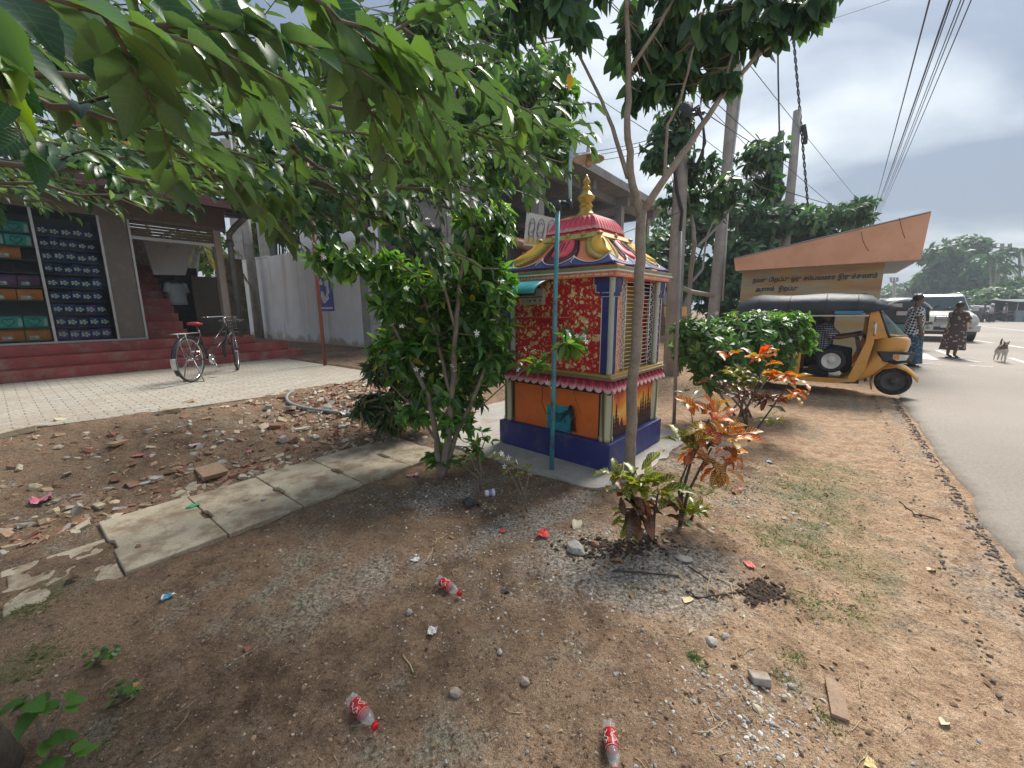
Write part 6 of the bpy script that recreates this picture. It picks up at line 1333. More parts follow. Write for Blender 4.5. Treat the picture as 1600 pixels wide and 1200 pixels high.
    mb=MB(); mb.tube([(1.95,0,.7),(1.72,0,1.02)],.025,8); mb.tube([(1.66,-.34,1.0),(1.72,-.2,1.03),(1.74,0,1.03),(1.72,.2,1.03),(1.66,.34,1.0)],.015,8); mb.build('handlebar',BLKP,o,**L_)
    for sy in (-1,1): mb=MB(); mb.tube([(1.82,sy*.58,1.2),(1.84,sy*.68,1.22),(1.84,sy*.68,1.14)],.008,6); mb.loft([[(1.84+q,sy*(.68+.05*math.cos(a)),1.10+.10*math.sin(a)) for a in np.linspace(0,2*math.pi,14,endpoint=False)] for q in (-.012,.015)]); mb.build('side_mirror',CHR,o,**L_)
    return o
YB=pm('rickshaw_yellow',(.66,.31,.045),.42,.08,3,dirt=(.42,.27,.12),dsc=6,dth=.54,coat=.2)
W_=G(1391,617,.03); fdir=-N0; ang=math.atan2(fdir[1],fdir[0])
rk=rickshaw('yellow auto rickshaw with black canopy and check shirted driver parked at the road edge',W_-fdir*2.2*.95,ang,YB,BLKP); rk.scale=(.95,.95,.95)
mb=MB(); mb.add([(-.17,-.5,1.33),(-.1,-.655,1.36),(-.02,-.665,1.2),(-.1,-.66,1.22)],[(0,1,2,3)]); mb.build('red_sticker',pm('sticker_red',(.75,.06,.02),.5),rk,local=True,solid=.004)
mb=MB(); mb.box((1.5,-.665,1.36),(.35,.004,.05)); mb.build('blue_trim',pm('trim_blue',(.03,.20,.35),.4),rk,local=True)
GRN=pm('rickshaw_green',(.02,.22,.14),.4,.1,4); WCAN=pm('grey_canopy',(.035,.045,.055),.4,.2,5)
q=G(1404,545,.03); d_=D0; rk2=rickshaw('dark auto rickshaw with green lower panels seen from behind past the check bloused woman',q+D0*.3-np.array([0,0,0]),math.atan2(d_[1],d_[0])+.25,GRN,GRN,WCAN)
mb=MB(); mb.tube([(-.2,y*.62,1.15+.45*math.sqrt(max(0,1-y*y*.9))) for y in np.linspace(-1,1,15)],.025,6); mb.build('rear_hoop',pm('hoop_white',(.6,.62,.62),.5),rk2,local=True)
mb=MB(); mb.box((-.205,.28,1.42),(.01,.3,.12)); mb.box((-.21,0,1.16),(.01,.5,.13)); mb.build('rear_window',pm('rear_pane',(.42,.38,.36),.3),rk2,local=True)
mb=MB()
for y in (-.4,.4): mb.box((-.17,y,.55),(.02,.3,.22))
mb.build('tail_panel',pm('panel_green_light',(.06,.33,.22),.4),rk2,local=True)
# ---- SUV
def suv(label,loc,rz,paintm):
    o=thing('suv',label,'car',loc,rz); L_=dict(local=True)   # front towards +x
    def ring(x,zb,zt,wb,wt,zm): return [(x,-wb,zb),(x,-wb-.02,zm),(x,-wt,zt-.04),(x,-wt+.08,zt),(x,wt-.08,zt),(x,wt,zt-.04),(x,wb+.02,zm),(x,wb,zb)]
    mb=MB(); mb.loft([ring(x,zb,zt,wb,wt,zm) for x,zb,zt,wb,wt,zm in ((-2.3,.5,1.05,.8,.8,.8),(-2.25,.42,1.10,.86,.84,.8),(-1,.42,1.12,.88,.86,.8),(.6,.42,1.13,.88,.86,.8),(.95,.42,1.12,.88,.84,.8),(1.9,.46,1.02,.87,.80,.8),(2.12,.5,.98,.84,.74,.8),(2.2,.55,.92,.80,.7,.78))],smooth=False); mb.build('body',paintm,o,bevel=.03,**L_)
    mb=MB(); mb.loft([ring(x,1.05,zt,.84,wt,1.15) for x,zt,wt in ((-2.2,1.3,.78),(-2.1,1.72,.70),(-1.0,1.8,.70),(.1,1.78,.70),(.25,1.70,.70),(.85,1.16,.80))],smooth=False); cb_=mb.build('cabin',paintm,o,bevel=.03,**L_)
    mb=MB(); mb.add([(.30,-.66,1.67),(.30,.66,1.67),(.90,.76,1.17),(.90,-.76,1.17)],[(0,1,2,3)]); mb.build('windscreen',CLD,o,solid=.01,**L_)
    for sy in(-1,1):
        mb=MB(); mb.add([(-2.0,sy*.80,1.2),(.62,sy*.845,1.2),(.12,sy*.745,1.66),(-1.95,sy*.745,1.66)],[(0,1,2,3)]); mb.build('side_window',CLD,o,solid=.01,**L_)
        mb=MB(); mb.loft([[(2.20+q-.0,sy*(.78-u),z) for u,z in ((0,.72),(.02,.93),(.34,.93),(.32,.74))] for q in (-.15,.03)],smooth=False); mb.build('headlight',LMP,o,bevel=.01,**L_)
        mb=MB(); mb.loft([[(2.32+q,sy*.62+.07*math.cos(a),.52+.07*math.sin(a)) for a in np.linspace(0,6.28,12,endpoint=False)] for q in(0,.03)]); mb.build('fog_light',LMP,o,**L_)
        mb=MB(); mb.tube([(.6,sy*.86,1.15),(.62,sy*1.0,1.2)],.02,6); mb.box((.6,sy*1.02,1.22),(.1,.16,.2)); mb.build('side_mirror',paintm,o,bevel=.02,**L_)
        mb=MB(); 
        for x in (1.45,-1.4): mb.lathe([(.44,-.02),(.46,.03),(.36,.03),(.36,-.02)],(x,sy*.88,.42),20,Matrix.Rotation(R(90),3,'X'))
        mb.build('wheel_arch',BLKP,o,**L_)
        for x in (1.45,-1.4): wheel(o,(x,sy*.80,.36),.36,.24,name='wheel')
        mb=MB(); mb.tube([(-1.9,sy*.62,1.84),(.0,sy*.62,1.84)],.02,6); mb.build('roof_rail',CHR,cb_,**L_)
    mb=MB(); mb.box((2.24,0,.50),(.22,1.78,.24)); mb.build('bumper',paintm,o,bevel=.04,**L_)
    mb=MB(); mb.box((2.22,0,.34),(.2,1.6,.14)); mb.box((2.36,0,.5),(.01,.9,.13)); mb.build('lower_grille',BLKP,o,**L_)
    mb=MB(); 
    for z in (.76,.84,.91): mb.box((2.215,0,z),(.05,.82,.035))
    mb.build('grille_bars',CHR,o,bevel=.008,**L_)
    mb=MB(); mb.box((2.19,0,.83),(.04,.86,.22)); mb.build('grille_back',BLKP,o,**L_)
    mb=MB(); mb.box((2.375,0,.58),(.02,.5,.11)); mb.build('number_plate',pm('plate_white',(.62,.6,.5),.5),o,**L_)
    mb=MB(); mb.tube([(.93,-.6,1.17),(.72,-.1,1.34)],.012,4); mb.tube([(.93,0,1.17),(.72,.5,1.34)],.012,4); mb.build('wiper',BLKP,o,**L_)
    mb=MB(); mb.loft([[(x,-.56,z+q*.025) for x,z in ((2.26,.9),(2.25,.96),(2.2,1.0))] for q in (0,1)]) if 0 else None
    return o
q=G(1478,534,.03); fd=np.array([-.60,-.80,0]); SP=pm('silver_paint',(.52,.51,.47),.35,.06,3,metal=.2,coat=.5)
suv('silver sport utility vehicle facing the camera behind the two women',q-fd*2.3,math.atan2(fd[1],fd[0]),SP).scale=(1,.96,1.06)
# ---- motorbikes, riders and stalls across the road
def motorbike(label,loc,rz):
    o=thing('motorbike',label,'motorbike',loc,rz,'motorbikes parked across the road'); L_=dict(local=True)
    for x in (-.62,.62): wheel(o,(x,0,.3),.3,.1)
    mb=MB(); mb.tube([(-.6,0,.32),(-.1,0,.5),(.35,0,.75),(.62,0,.3)],.045,6); mb.loft([xring(.1,-.25,.14,z,12) for z in (.28,.45,.55)]); mb.build('frame',BLKP,o,**L_)
    mb=MB(); mb.loft([[(.38,-.1,.72),(.38,.1,.72),(.38,.08,.92),(.38,-.08,.92)],[(.0,-.14,.72),(.0,.14,.72),(.0,.12,.95),(.0,-.12,.95)],[(-.1,-.1,.72),(-.1,.1,.72),(-.1,.08,.86),(-.1,-.08,.86)]],smooth=False); mb.build('fuel_tank',pm('bike_red',(.25,.03,.03),.3),o,bevel=.02,**L_)
    mb=MB(); mb.loft([[(x,-.12,z-.07),(x,.12,z-.07),(x,.1,z),(x,-.1,z)] for x,z in ((-.1,.82),(-.4,.84),(-.75,.92))],smooth=False); mb.build('seat',BLKP,o,bevel=.02,**L_)
    mb=MB(); mb.tube([(.28,-.35,1.05),(.38,-.1,1.02),(.38,.1,1.02),(.28,.35,1.05)],.018,6); mb.build('handlebar',BLKP,o,**L_)
    mb=MB(); mb.lathe([(.02,-.06),(.09,0),(.1,.05),(.02,.06)],(.48,0,.9),12,Matrix.Rotation(R(90),3,'Y')); mb.build('headlight',LMP,o,**L_)
    return o
mbk=None
for k,(px,py,a,lab) in enumerate(((1537,503,.4,'leftmost of the dark motorbikes parked across the road'),(1549,503,.9,'second motorbike from the left, beside a helmeted rider'),(1560,502,.2,'third motorbike from the left in the row across the road'),(1571,502,1.2,'rightmost motorbike, beside the blue and white stall'))):
    q=G(px,py,.02); o=motorbike(lab,q,a)
for k,(px,py,wd,lab,m1) in enumerate(((1588,502,1.7,'low stall with pale blue white front and dark awning across the road','wall'),(1609,502,1.8,'blue fronted stall at the right edge across the road','wall'))):
    q=G(px,py,.02); o=thing('roadside_stall',lab,'stall',q); mb=MB(); mb.box((q[0],q[1],.5),(wd,1,1.0)); mb.build('counter',pm('stall_white' if k==0 else 'stall_blue',(.30,.34,.37) if k==0 else (.07,.16,.30),.6,.2,3),o)
    mb=MB(); mb.hexa([(q[0]-wd*.8,q[1]-1,1.75),(q[0]+wd*.8,q[1]-1,1.75),(q[0]+wd*.8,q[1]+1.4,2.0),(q[0]-wd*.8,q[1]+1.4,2.0),(q[0]-wd*.8,q[1]-1,1.79),(q[0]+wd*.8,q[1]-1,1.79),(q[0]+wd*.8,q[1]+1.4,2.04),(q[0]-wd*.8,q[1]+1.4,2.04)]); mb.build('awning',pm('awning_grey',(.12,.16,.17),.6),o)
    mb=MB(); mb.box((q[0],q[1]+1.2,1.0),(wd*1.4,.05,1.9)); mb.build('backdrop',pm('stall_dark',(.04,.05,.07),.8),o)
    for dx in (-.75,.75): MB().tube([(q[0]+dx*wd,q[1]-.9,0),(q[0]+dx*wd,q[1]-.9,1.76)],.04,6).build('post',STEEL,o)
q=G(1521,501,.03); ocar=thing('parked_car','dark hatchback parked beyond the silver vehicle','car',q,1.0)
mb=MB(); mb.loft([[(x,-w_,zb),(x,-w_,zm),(x,-w_*.8,zt),(x,w_*.8,zt),(x,w_,zm),(x,w_,zb)] for x,w_,zb,zm,zt in ((-1.9,.7,.4,.7,.85),(-1.6,.8,.3,.9,1.3),(-.8,.82,.3,.92,1.48),(.3,.82,.3,.92,1.42),(1.0,.8,.3,.88,.98),(1.8,.72,.35,.75,.8))],smooth=False); mb.build('body',pm('car_dark',(.05,.055,.06),.3,coat=.5),ocar,local=True,bevel=.04)
for x in(-1.2,1.2):
    for sy in(-1,1): wheel(ocar,(x,sy*.74,.3),.3,.18)
mb=MB(); mb.add([(.35,-.6,1.38),(.35,.6,1.38),(.98,.7,.98),(.98,-.7,.98)],[(0,1,2,3)]); mb.build('windscreen',CLD,ocar,local=True,solid=.01)
# ---- people
def skinned(name,J,E_,mat,parent,sub=2,local=True,root=0):
    """J: list (pos, rx, ry)"""
    me=bpy.data.meshes.new(name); me.from_pydata([j[0] for j in J],E_,[]); me.update(); o=bpy.data.objects.new(name,me); COL.objects.link(o); o.parent=parent
    m_=o.modifiers.new('skin','SKIN'); m_.use_smooth_shade=True
    for i,j in enumerate(J): sv_=me.skin_vertices[0].data[i]; sv_.radius=(j[1],j[2] if len(j)>2 else j[1]); sv_.use_root=(i==root)
    s_=o.modifiers.new('sub','SUBSURF'); s_.levels=sub; s_.render_levels=sub
    dg=bpy.context.evaluated_depsgraph_get(); nm_=bpy.data.meshes.new_from_object(o.evaluated_get(dg)); o.modifiers.clear(); o.data=nm_; bpy.data.meshes.remove(me)
    nm_.materials.clear(); nm_.materials.append(mat)
    for p_ in nm_.polygons: p_.use_smooth=True
    return o
def person(label,loc,rz,H_,pose,skin=SKIN,group=None):
    """local: +x faces forward, y left. pose: joint overrides in units of height"""
    o=thing('person',label,'person',loc,rz,group); s_=H_
    P=dict(pelvis=(0,0,.52),waist=(0,0,.60),chest=(.0,0,.71),neck0=(0,0,.805),neck=(.006,0,.845),skull0=(.012,0,.89),skull=(.014,0,.935),crown=(.0,0,.965),
      chin=(.045,0,.872),
      lsh=(0,.105,.79),lel=(-.01,.14,.625),lwr=(.03,.15,.49),lha=(.04,.15,.44),rsh=(0,-.105,.79),rel=(-.01,-.14,.625),rwr=(.03,-.15,.49),rha=(.04,-.15,.44),
      lhip=(0,.05,.50),lkn=(.01,.055,.28),lan=(-.005,.055,.05),lto=(.07,.06,.015),rhip=(0,-.05,.50),rkn=(.01,-.055,.28),ran=(-.005,-.055,.05),rto=(.07,-.06,.015))
    P.update(pose); rad=dict(pelvis=(.085,.062),waist=(.075,.055),chest=(.085,.06),neck0=(.05,.045),neck=(.032,.032),skull0=(.042,.045),skull=(.048,.055),crown=(.035,.04),chin=(.018,.018),lsh=.034,lel=.024,lwr=.016,lha=.02,lhip=.055,lkn=.035,lan=.022,lto=.018)
    names=list(P); J=[]
    for n_ in names:
        k=n_ if n_ in rad else ('l'+n_[1:] if 'l'+n_[1:] in rad else n_); r=rad[k]; r=r if isinstance(r,tuple) else (r,r); J.append((tuple(c_*s_ for c_ in P[n_]),r[0]*s_*pose.get('_fat',1) if 0 else r[0]*s_,r[1]*s_))
    ix={n_:i for i,n_ in enumerate(names)}; ed=[('pelvis','waist'),('waist','chest'),('chest','neck0'),('neck0','neck'),('neck','skull0'),('skull0','skull'),('skull','crown'),('skull0','chin')]
    for a in 'lr': ed+=[('neck0',a+'sh'),(a+'sh',a+'el'),(a+'el',a+'wr'),(a+'wr',a+'ha'),('pelvis',a+'hip'),(a+'hip',a+'kn'),(a+'kn',a+'an'),(a+'an',a+'to')]
    J=[j for j in J]; 
    # five fingers per hand
    E_=[(ix[a],ix[b_]) for a,b_ in ed]
    for a in 'lr':
        w_=Vector(P[a+'wr']); h=Vector(P[a+'ha']); d_=(h-w_).normalized(); sd_=d_.cross(Vector((0,1,0) if abs(d_.y)<.8 else (1,0,0))).normalized()
        for k,(off,ln_) in enumerate(((-.014,.032),(-.005,.040),(.005,.037),(.013,.028))):
            q=h+sd_*off+d_*(.012); J.append((tuple(q*s_),.0062*s_,.0062*s_)); J.append((tuple((q+d_*ln_+Vector((0,-.006 if a=='l' else .006,0)))*s_),.0045*s_,.0045*s_)); n_=len(J); E_+= [(ix[a+'ha'],n_-2),(n_-2,n_-1)]
        q=w_+d_*.02+sd_*-.02; J.append((tuple(q*s_),.007*s_,.007*s_)); J.append((tuple((q+d_*.03-sd_*.012)*s_),.005*s_,.005*s_)); n_=len(J); E_+=[(ix[a+'wr'],n_-2),(n_-2,n_-1)]
    body=skinned('body',J,E_,skin,o,root=ix['pelvis'])
    sk=Vector(P['skull'])*s_; yaw=P.get('_yaw',0)
    # face
    fd=Vector((math.cos(pose.get('fy',0)),math.sin(pose.get('fy',0)),0)); sd_=Vector((-fd.y,fd.x,0)); c_=Vector(P['skull0'])*.45*s_+Vector(P['skull'])*.55*s_
    mb=MB(); mb.lathe([(.001,.012),(.006,.004),(.009,-.006),(.006,-.012),(.001,-.014)],c_+fd*.055*s_-Vector((0,0,.008)),8); mb.build('nose',skin,body,local=True)
    mb=MB()
    for e in(-1,1): mb.lathe([(.001,-.004),(.006,-.002),(.006,.002),(.001,.004)],c_+fd*.048*s_+sd_*e*.02*s_+Vector((0,0,.008)),8)
    mb.box(c_+fd*.051*s_-Vector((0,0,.035*s_/1.6)),(.012,.03,.005)); mb.build('facial_features',HAIR,body,local=True)
    mb=MB()
    for e in(-1,1): mb.lathe([(.001,-.022),(.009,-.01),(.011,.008),(.004,.02)],c_-fd*.003+sd_*e*.052*s_,8)
    mb.build('ears',skin,body,local=True)
    return o,P,s_,c_,fd
def hair(o,c_,fd,s_,tail=None,bun=False):
    mb=MB(); R_=.062*s_; n=14; rings=[]
    for i in range(8):
        th=math.pi*(.02+.62*i/7); 
        ring=[]
        for k in range(n):
            a=2*math.pi*k/n; d_=Vector((math.cos(a),math.sin(a),0)); fr=max(0,d_.dot(fd)); thk=th*(1-.45*fr); r=R_*(1.02+.03*math.sin(5*a)); ring.append(c_+Vector((0,0,.022*s_))+Vector((d_.x*math.sin(thk)*r*1.02,d_.y*math.sin(thk)*r*.9,math.cos(thk)*r*1.0))-fd*.010*s_)
        rings.append(ring)
    mb.loft(rings,cap=True)
    if bun: mb.lathe([(.001,-.03),(.028,-.015),(.033,0),(.028,.015),(.001,.03)],c_-fd*.075*s_-Vector((0,0,.01)),12)
    if tail: mb.tube([c_-fd*.05*s_]+[c_+Vector(q)*s_ for q in tail],[.022,.026,.022,.008][:len(tail)+1],8)
    mb.build('hair',HAIR,o,local=True)
def cloth_mat(name,kind):
    M,t,b=nm(name); tcn=t.nodes.new('ShaderNodeTexCoord')
    if kind=='gingham':
        ck=nn(t,'ShaderNodeTexChecker',Scale=22); mpn=nn(t,'ShaderNodeMapping'); mpn.inputs['Rotation'].default_value=(.5,.4,.78); t.links.new(tcn.outputs['Object'],mpn.inputs[0]); t.links.new(mpn.outputs[0],ck.inputs['Vector']); c=mixc(t,ck.outputs['Fac'],(.03,.03,.035),(.62,.64,.66))
    elif kind=='bluefloral':
        v=nn(t,'ShaderNodeTexVoronoi',Scale=24); t.links.new(tcn.outputs['Object'],v.inputs['Vector']); c=ramp(t,v.outputs['Distance'],[(.12,(.30,.42,.48)),(.3,(.05,.11,.17)),(.6,(.03,.06,.10))])
    elif kind=='brownfloral':
        v=nn(t,'ShaderNodeTexVoronoi',Scale=15); t.links.new(tcn.outputs['Object'],v.inputs['Vector']); sv=t.nodes.new('ShaderNodeSeparateColor'); t.links.new(v.outputs['Color'],sv.inputs[0]); f=tmath(t,'MULTIPLY',tmath(t,'LESS_THAN',v.outputs['Distance'],.38),tmath(t,'GREATER_THAN',sv.outputs[0],.35)); c=mixc(t,f,(.075,.05,.05),mixc(t,sv.outputs[1],(.42,.30,.28),(.45,.35,.22)))
    elif kind=='plaid':
        w1=nn(t,'ShaderNodeTexWave',Scale=9,Distortion=.3); w1.bands_direction='Z'; w2=nn(t,'ShaderNodeTexWave',Scale=9,Distortion=.3); w2.bands_direction='Y'; w3=nn(t,'ShaderNodeTexWave',Scale=9); w3.bands_direction='X'
        for w_ in (w1,w2,w3): t.links.new(tcn.outputs['Object'],w_.inputs['Vector'])
        f=tmath(t,'MULTIPLY',tmath(t,'ADD',w1.outputs['Fac'],tmath(t,'MAXIMUM',w2.outputs['Fac'],w3.outputs['Fac'])),.5); c=ramp(t,f,[(.35,(.045,.055,.085)),(.62,(.12,.13,.17)),(.85,(.38,.39,.42))])
    else: c=ramp(t,tnoise(t,25,4),[(.3,(.40,.45,.50)),(.7,(.50,.56,.62))])
    t.links.new(c,b.inputs['Base Color']); b.inputs['Roughness'].default_value=.9; bump(t,b,tnoise(t,18,4),.4,.02); return M
def garment(name,rings,mat,o,folds=0.,nf=9,n=36,solid=.006):
    """rings: (cx,cy,z,rx,ry); folds grow down the list"""
    V=[]
    for i,(cx_,cy_,z,rx,ry) in enumerate(rings):
        f=folds*(i/(len(rings)-1))**1.2; ph=rng.uniform(0,.25); V.append([(cx_+rx*math.cos(a)*(1+f*math.sin(nf*a+ph)+f*.5*math.sin(nf*.6*a+1)),cy_+ry*math.sin(a)*(1+f*math.sin(nf*a+ph+.4)),z) for a in np.linspace(0,2*math.pi,n,endpoint=False)])
    return MB().loft(V,cap=False).build(name,mat,o,local=True,solid=solid)
def sleeves(name,o,P,s_,mat,r=.04,L_=.55,extra=()):
    for a in 'lr':
        A1=Vector(P[a+'sh'])*s_; B1=Vector(P[a+'el'])*s_; E1=A1+(B1-A1)*L_; 
        MB().tube([A1+Vector((0,-.03 if a=='l' else .03,.0)),A1,(A1+E1)/2,E1],[r*s_*.9,r*s_*1.1,r*s_*1.05,r*s_*1.1],14,False).build(name,mat,o,local=True,solid=.004)
SL=pm('black_sandal',(.03,.025,.025),.6)
def sandals(o,P,s_):
    for a in 'lr':
        q=Vector(P[a+'to'])*s_; an=Vector(P[a+'an'])*s_; c_=(q+an)/2; MB().loft([[(c_.x+.13*math.cos(x)*s_/1.6,c_.y+.045*math.sin(x)*s_/1.6,z) for x in np.linspace(0,6.28,14,endpoint=False)] for z in (.0,.022)]).build('sandal',SL,o,local=True)
# woman 1
q=G(1417,571,.03); fa=math.atan2(-.45,.9)
W1,P,s_,c_,fd=person('woman in black and white check blouse and long blue skirt beside the yellow rickshaw',q,fa,1.66,dict(rel=(.0,-.15,.63),rwr=(.04,-.15,.50),rha=(.05,-.15,.455),lel=(.03,.15,.64),lwr=(.13,.10,.60),lha=(.17,.08,.60)))
garment('blouse',[(0,0,.82*s_,.05*s_,.05*s_),(0,0,.80*s_,.075*s_,.12*s_),(.005,0,.74*s_,.085*s_,.13*s_),(.015,0,.66*s_,.095*s_,.13*s_),(.01,0,.58*s_,.095*s_,.13*s_),(.005,0,.50*s_,.11*s_,.145*s_),(0,0,.44*s_,.12*s_,.15*s_)],cloth_mat('gingham_cloth','gingham'),W1,.03,5)
sleeves('sleeve',W1,P,s_,bpy.data.materials['gingham_cloth'],.042,.62)
garment('skirt',[(0,0,.50*s_,.10*s_,.135*s_),(0,0,.40*s_,.115*s_,.15*s_),(0,0,.25*s_,.12*s_,.155*s_),(0,0,.10*s_,.135*s_,.17*s_),(0,0,.045*s_,.14*s_,.175*s_)],cloth_mat('blue_floral_cloth','bluefloral'),W1,.10,8)
hair(W1,c_,fd,s_,bun=True); sandals(W1,P,s_)
q=G(1485,559,.03); fa=math.atan2(.05,1)
W2,P,s_,c_,fd=person('woman in brown floral dress holding an orange bag before the silver vehicle',q,fa,1.5,dict(rel=(.05,-.14,.66),rwr=(.17,-.07,.645),rha=(.20,-.05,.64),lel=(.05,.14,.66),lwr=(.17,.07,.65),lha=(.20,.05,.65),lto=(.09,.06,.015)))
garment('dress',[(0,0,.82*s_,.05*s_,.05*s_),(0,0,.80*s_,.075*s_,.12*s_),(.01,0,.74*s_,.09*s_,.125*s_),(.015,0,.66*s_,.10*s_,.125*s_),(.01,0,.58*s_,.105*s_,.13*s_),(0,0,.48*s_,.125*s_,.15*s_),(0,0,.36*s_,.13*s_,.16*s_),(0,0,.22*s_,.14*s_,.165*s_),(0,0,.15*s_,.15*s_,.17*s_)],cloth_mat('brown_floral_cloth','brownfloral'),W2,.08,8)
sleeves('sleeve',W2,P,s_,bpy.data.materials['brown_floral_cloth'],.042,.85); hair(W2,c_,fd,s_,tail=[(-.09,0,-.06),(-.12,0,-.13),(-.13,0,-.18)]); sandals(W2,P,s_)
hb=D(1508,503,11.2); bg_=thing('shopping_bag','orange red plastic bag hanging from the hands of the woman in the floral dress','bag',hb)
MB().loft([[(hb[0]+rx*math.cos(a)*(1+.08*math.sin(3*a+z)),hb[1]+ry*math.sin(a),hb[2]+z) for a in np.linspace(0,6.28,16,endpoint=False)] for z,rx,ry in ((-.26,.09,.05),(-.2,.12,.07),(-.1,.10,.06),(0,.05,.03),(.06,.02,.015))]).build('sack',pm('bag_orange',(.62,.20,.13),.5,.2,8),bg_)
MB().tube([hb+np.array([-.02,0,.04]),hb+np.array([-.03,0,.14]),hb+np.array([.02,0,.14]),hb+np.array([.02,0,.04])],.008,5).build('handle',bpy.data.materials['bag_orange'],bg_)
# man in the shop entrance, seen from behind
_s=onT(288,470,12.0)[0]; q=ST(_s,12.5,.84); fa=math.atan2(.617,-.787)+.2
M1,P,s_,c_,fd=person('man in pale shirt and dark trousers with bowed head inside the shop entrance',q,fa,1.5,dict(chest=(.01,0,.71),neck0=(.02,0,.80),neck=(.045,0,.83),skull0=(.075,0,.855),skull=(.10,0,.88),crown=(.12,0,.90),chin=(.11,0,.83),lel=(.01,.14,.64),lwr=(.06,.12,.53),lha=(.09,.10,.49),rel=(.01,-.14,.64),rwr=(.06,-.12,.53),rha=(.09,-.10,.49)))
garment('shirt',[(.02,0,.81*s_,.05*s_,.05*s_),(.01,0,.795*s_,.075*s_,.115*s_),(.01,0,.74*s_,.085*s_,.125*s_),(.005,0,.64*s_,.085*s_,.12*s_),(0,0,.54*s_,.09*s_,.12*s_),(0,0,.47*s_,.095*s_,.125*s_)],cloth_mat('pale_shirt_cloth','plain'),M1,.03,5); sleeves('sleeve',M1,P,s_,bpy.data.materials['pale_shirt_cloth'],.045,.85)
TRO=pm('dark_trouser',(.025,.025,.03),.8)
for a in 'lr': MB().tube([Vector(P[a+'hip'])*s_,Vector(P[a+'kn'])*s_,Vector(P[a+'an'])*s_],[.07*s_,.055*s_,.045*s_],12).build('trouser_leg',TRO,M1,local=True)
hair(M1,c_,fd,s_)
# rickshaw driver
q=np.array(rk.location)+fdir*1.10; 
DR,P,s_,c_,fd=person('seated rickshaw driver in dark plaid shirt with hands on the handlebar',(q[0],q[1],.03),ang,1.55,dict(pelvis=(0,0,.44),waist=(.0,0,.52),chest=(.02,0,.63),neck0=(.03,0,.71),neck=(.035,0,.745),skull0=(.045,0,.79),skull=(.05,0,.83),crown=(.04,0,.86),chin=(.08,0,.775),lsh=(.03,.105,.69),rsh=(.03,-.105,.69),lel=(.14,.15,.57),rel=(.14,-.16,.57),lwr=(.27,.17,.60),rwr=(.27,-.17,.60),lha=(.31,.18,.61),rha=(.31,-.18,.61),lhip=(.03,.06,.43),rhip=(.03,-.06,.43),lkn=(.25,.09,.42),rkn=(.25,-.09,.42),lan=(.26,.08,.21),ran=(.26,-.08,.21),lto=(.33,.08,.185),rto=(.33,-.08,.185)))
garment('shirt',[(.035*s_,0,.725*s_,.05*s_,.05*s_),(.03*s_,0,.70*s_,.08*s_,.125*s_),(.03*s_,0,.64*s_,.095*s_,.14*s_),(.02*s_,0,.54*s_,.10*s_,.135*s_),(.01*s_,0,.44*s_,.11*s_,.14*s_),(.01*s_,0,.40*s_,.11*s_,.14*s_)],cloth_mat('plaid_cloth','plaid'),DR,.03,5); sleeves('sleeve',DR,P,s_,bpy.data.materials['plaid_cloth'],.045,.95)
for a in 'lr': MB().tube([Vector(P[a+'hip'])*s_,Vector(P[a+'kn'])*s_,Vector(P[a+'an'])*s_],[.075*s_,.055*s_,.045*s_],12).build('trouser_leg',TRO,DR,local=True)
hair(DR,c_,fd,s_)
# far riders
for k,(px,py,col,lab) in enumerate(((1546,504,(.5,.5,.52),'distant rider in pale shirt and white helmet among the motorbikes'),(1534,504,(.10,.13,.2),'distant figure in dark clothes at the left of the motorbikes'),(1567,503,(.35,.40,.46),'distant figure in grey blue shirt before the stalls'))):
    q=G(px,py,.02); o,P,s_,c_,fd=person(lab,q,rng.uniform(0,6),1.62,{},group='distant people across the road'); m_=pm('far_shirt_%d'%k,col,.8)
    garment('shirt',[(0,0,.80*s_,.07*s_,.12*s_),(0,0,.66*s_,.08*s_,.12*s_),(0,0,.48*s_,.09*s_,.125*s_)],m_,o,0,n=14)
    for a in 'lr': MB().tube([Vector(P[a+'hip'])*s_,Vector(P[a+'kn'])*s_,Vector(P[a+'an'])*s_],[.07*s_,.055*s_,.045*s_],8).build('trouser_leg',TRO,o,local=True)
    if k==0: MB().lathe([(.10,-.06),(.125,0),(.11,.07),(.06,.12),(.005,.135)],c_+Vector((0,0,.03)),14).build('helmet',pm('helmet_white',(.7,.7,.7),.3),o,local=True)
    else: hair(o,c_,fd,s_)
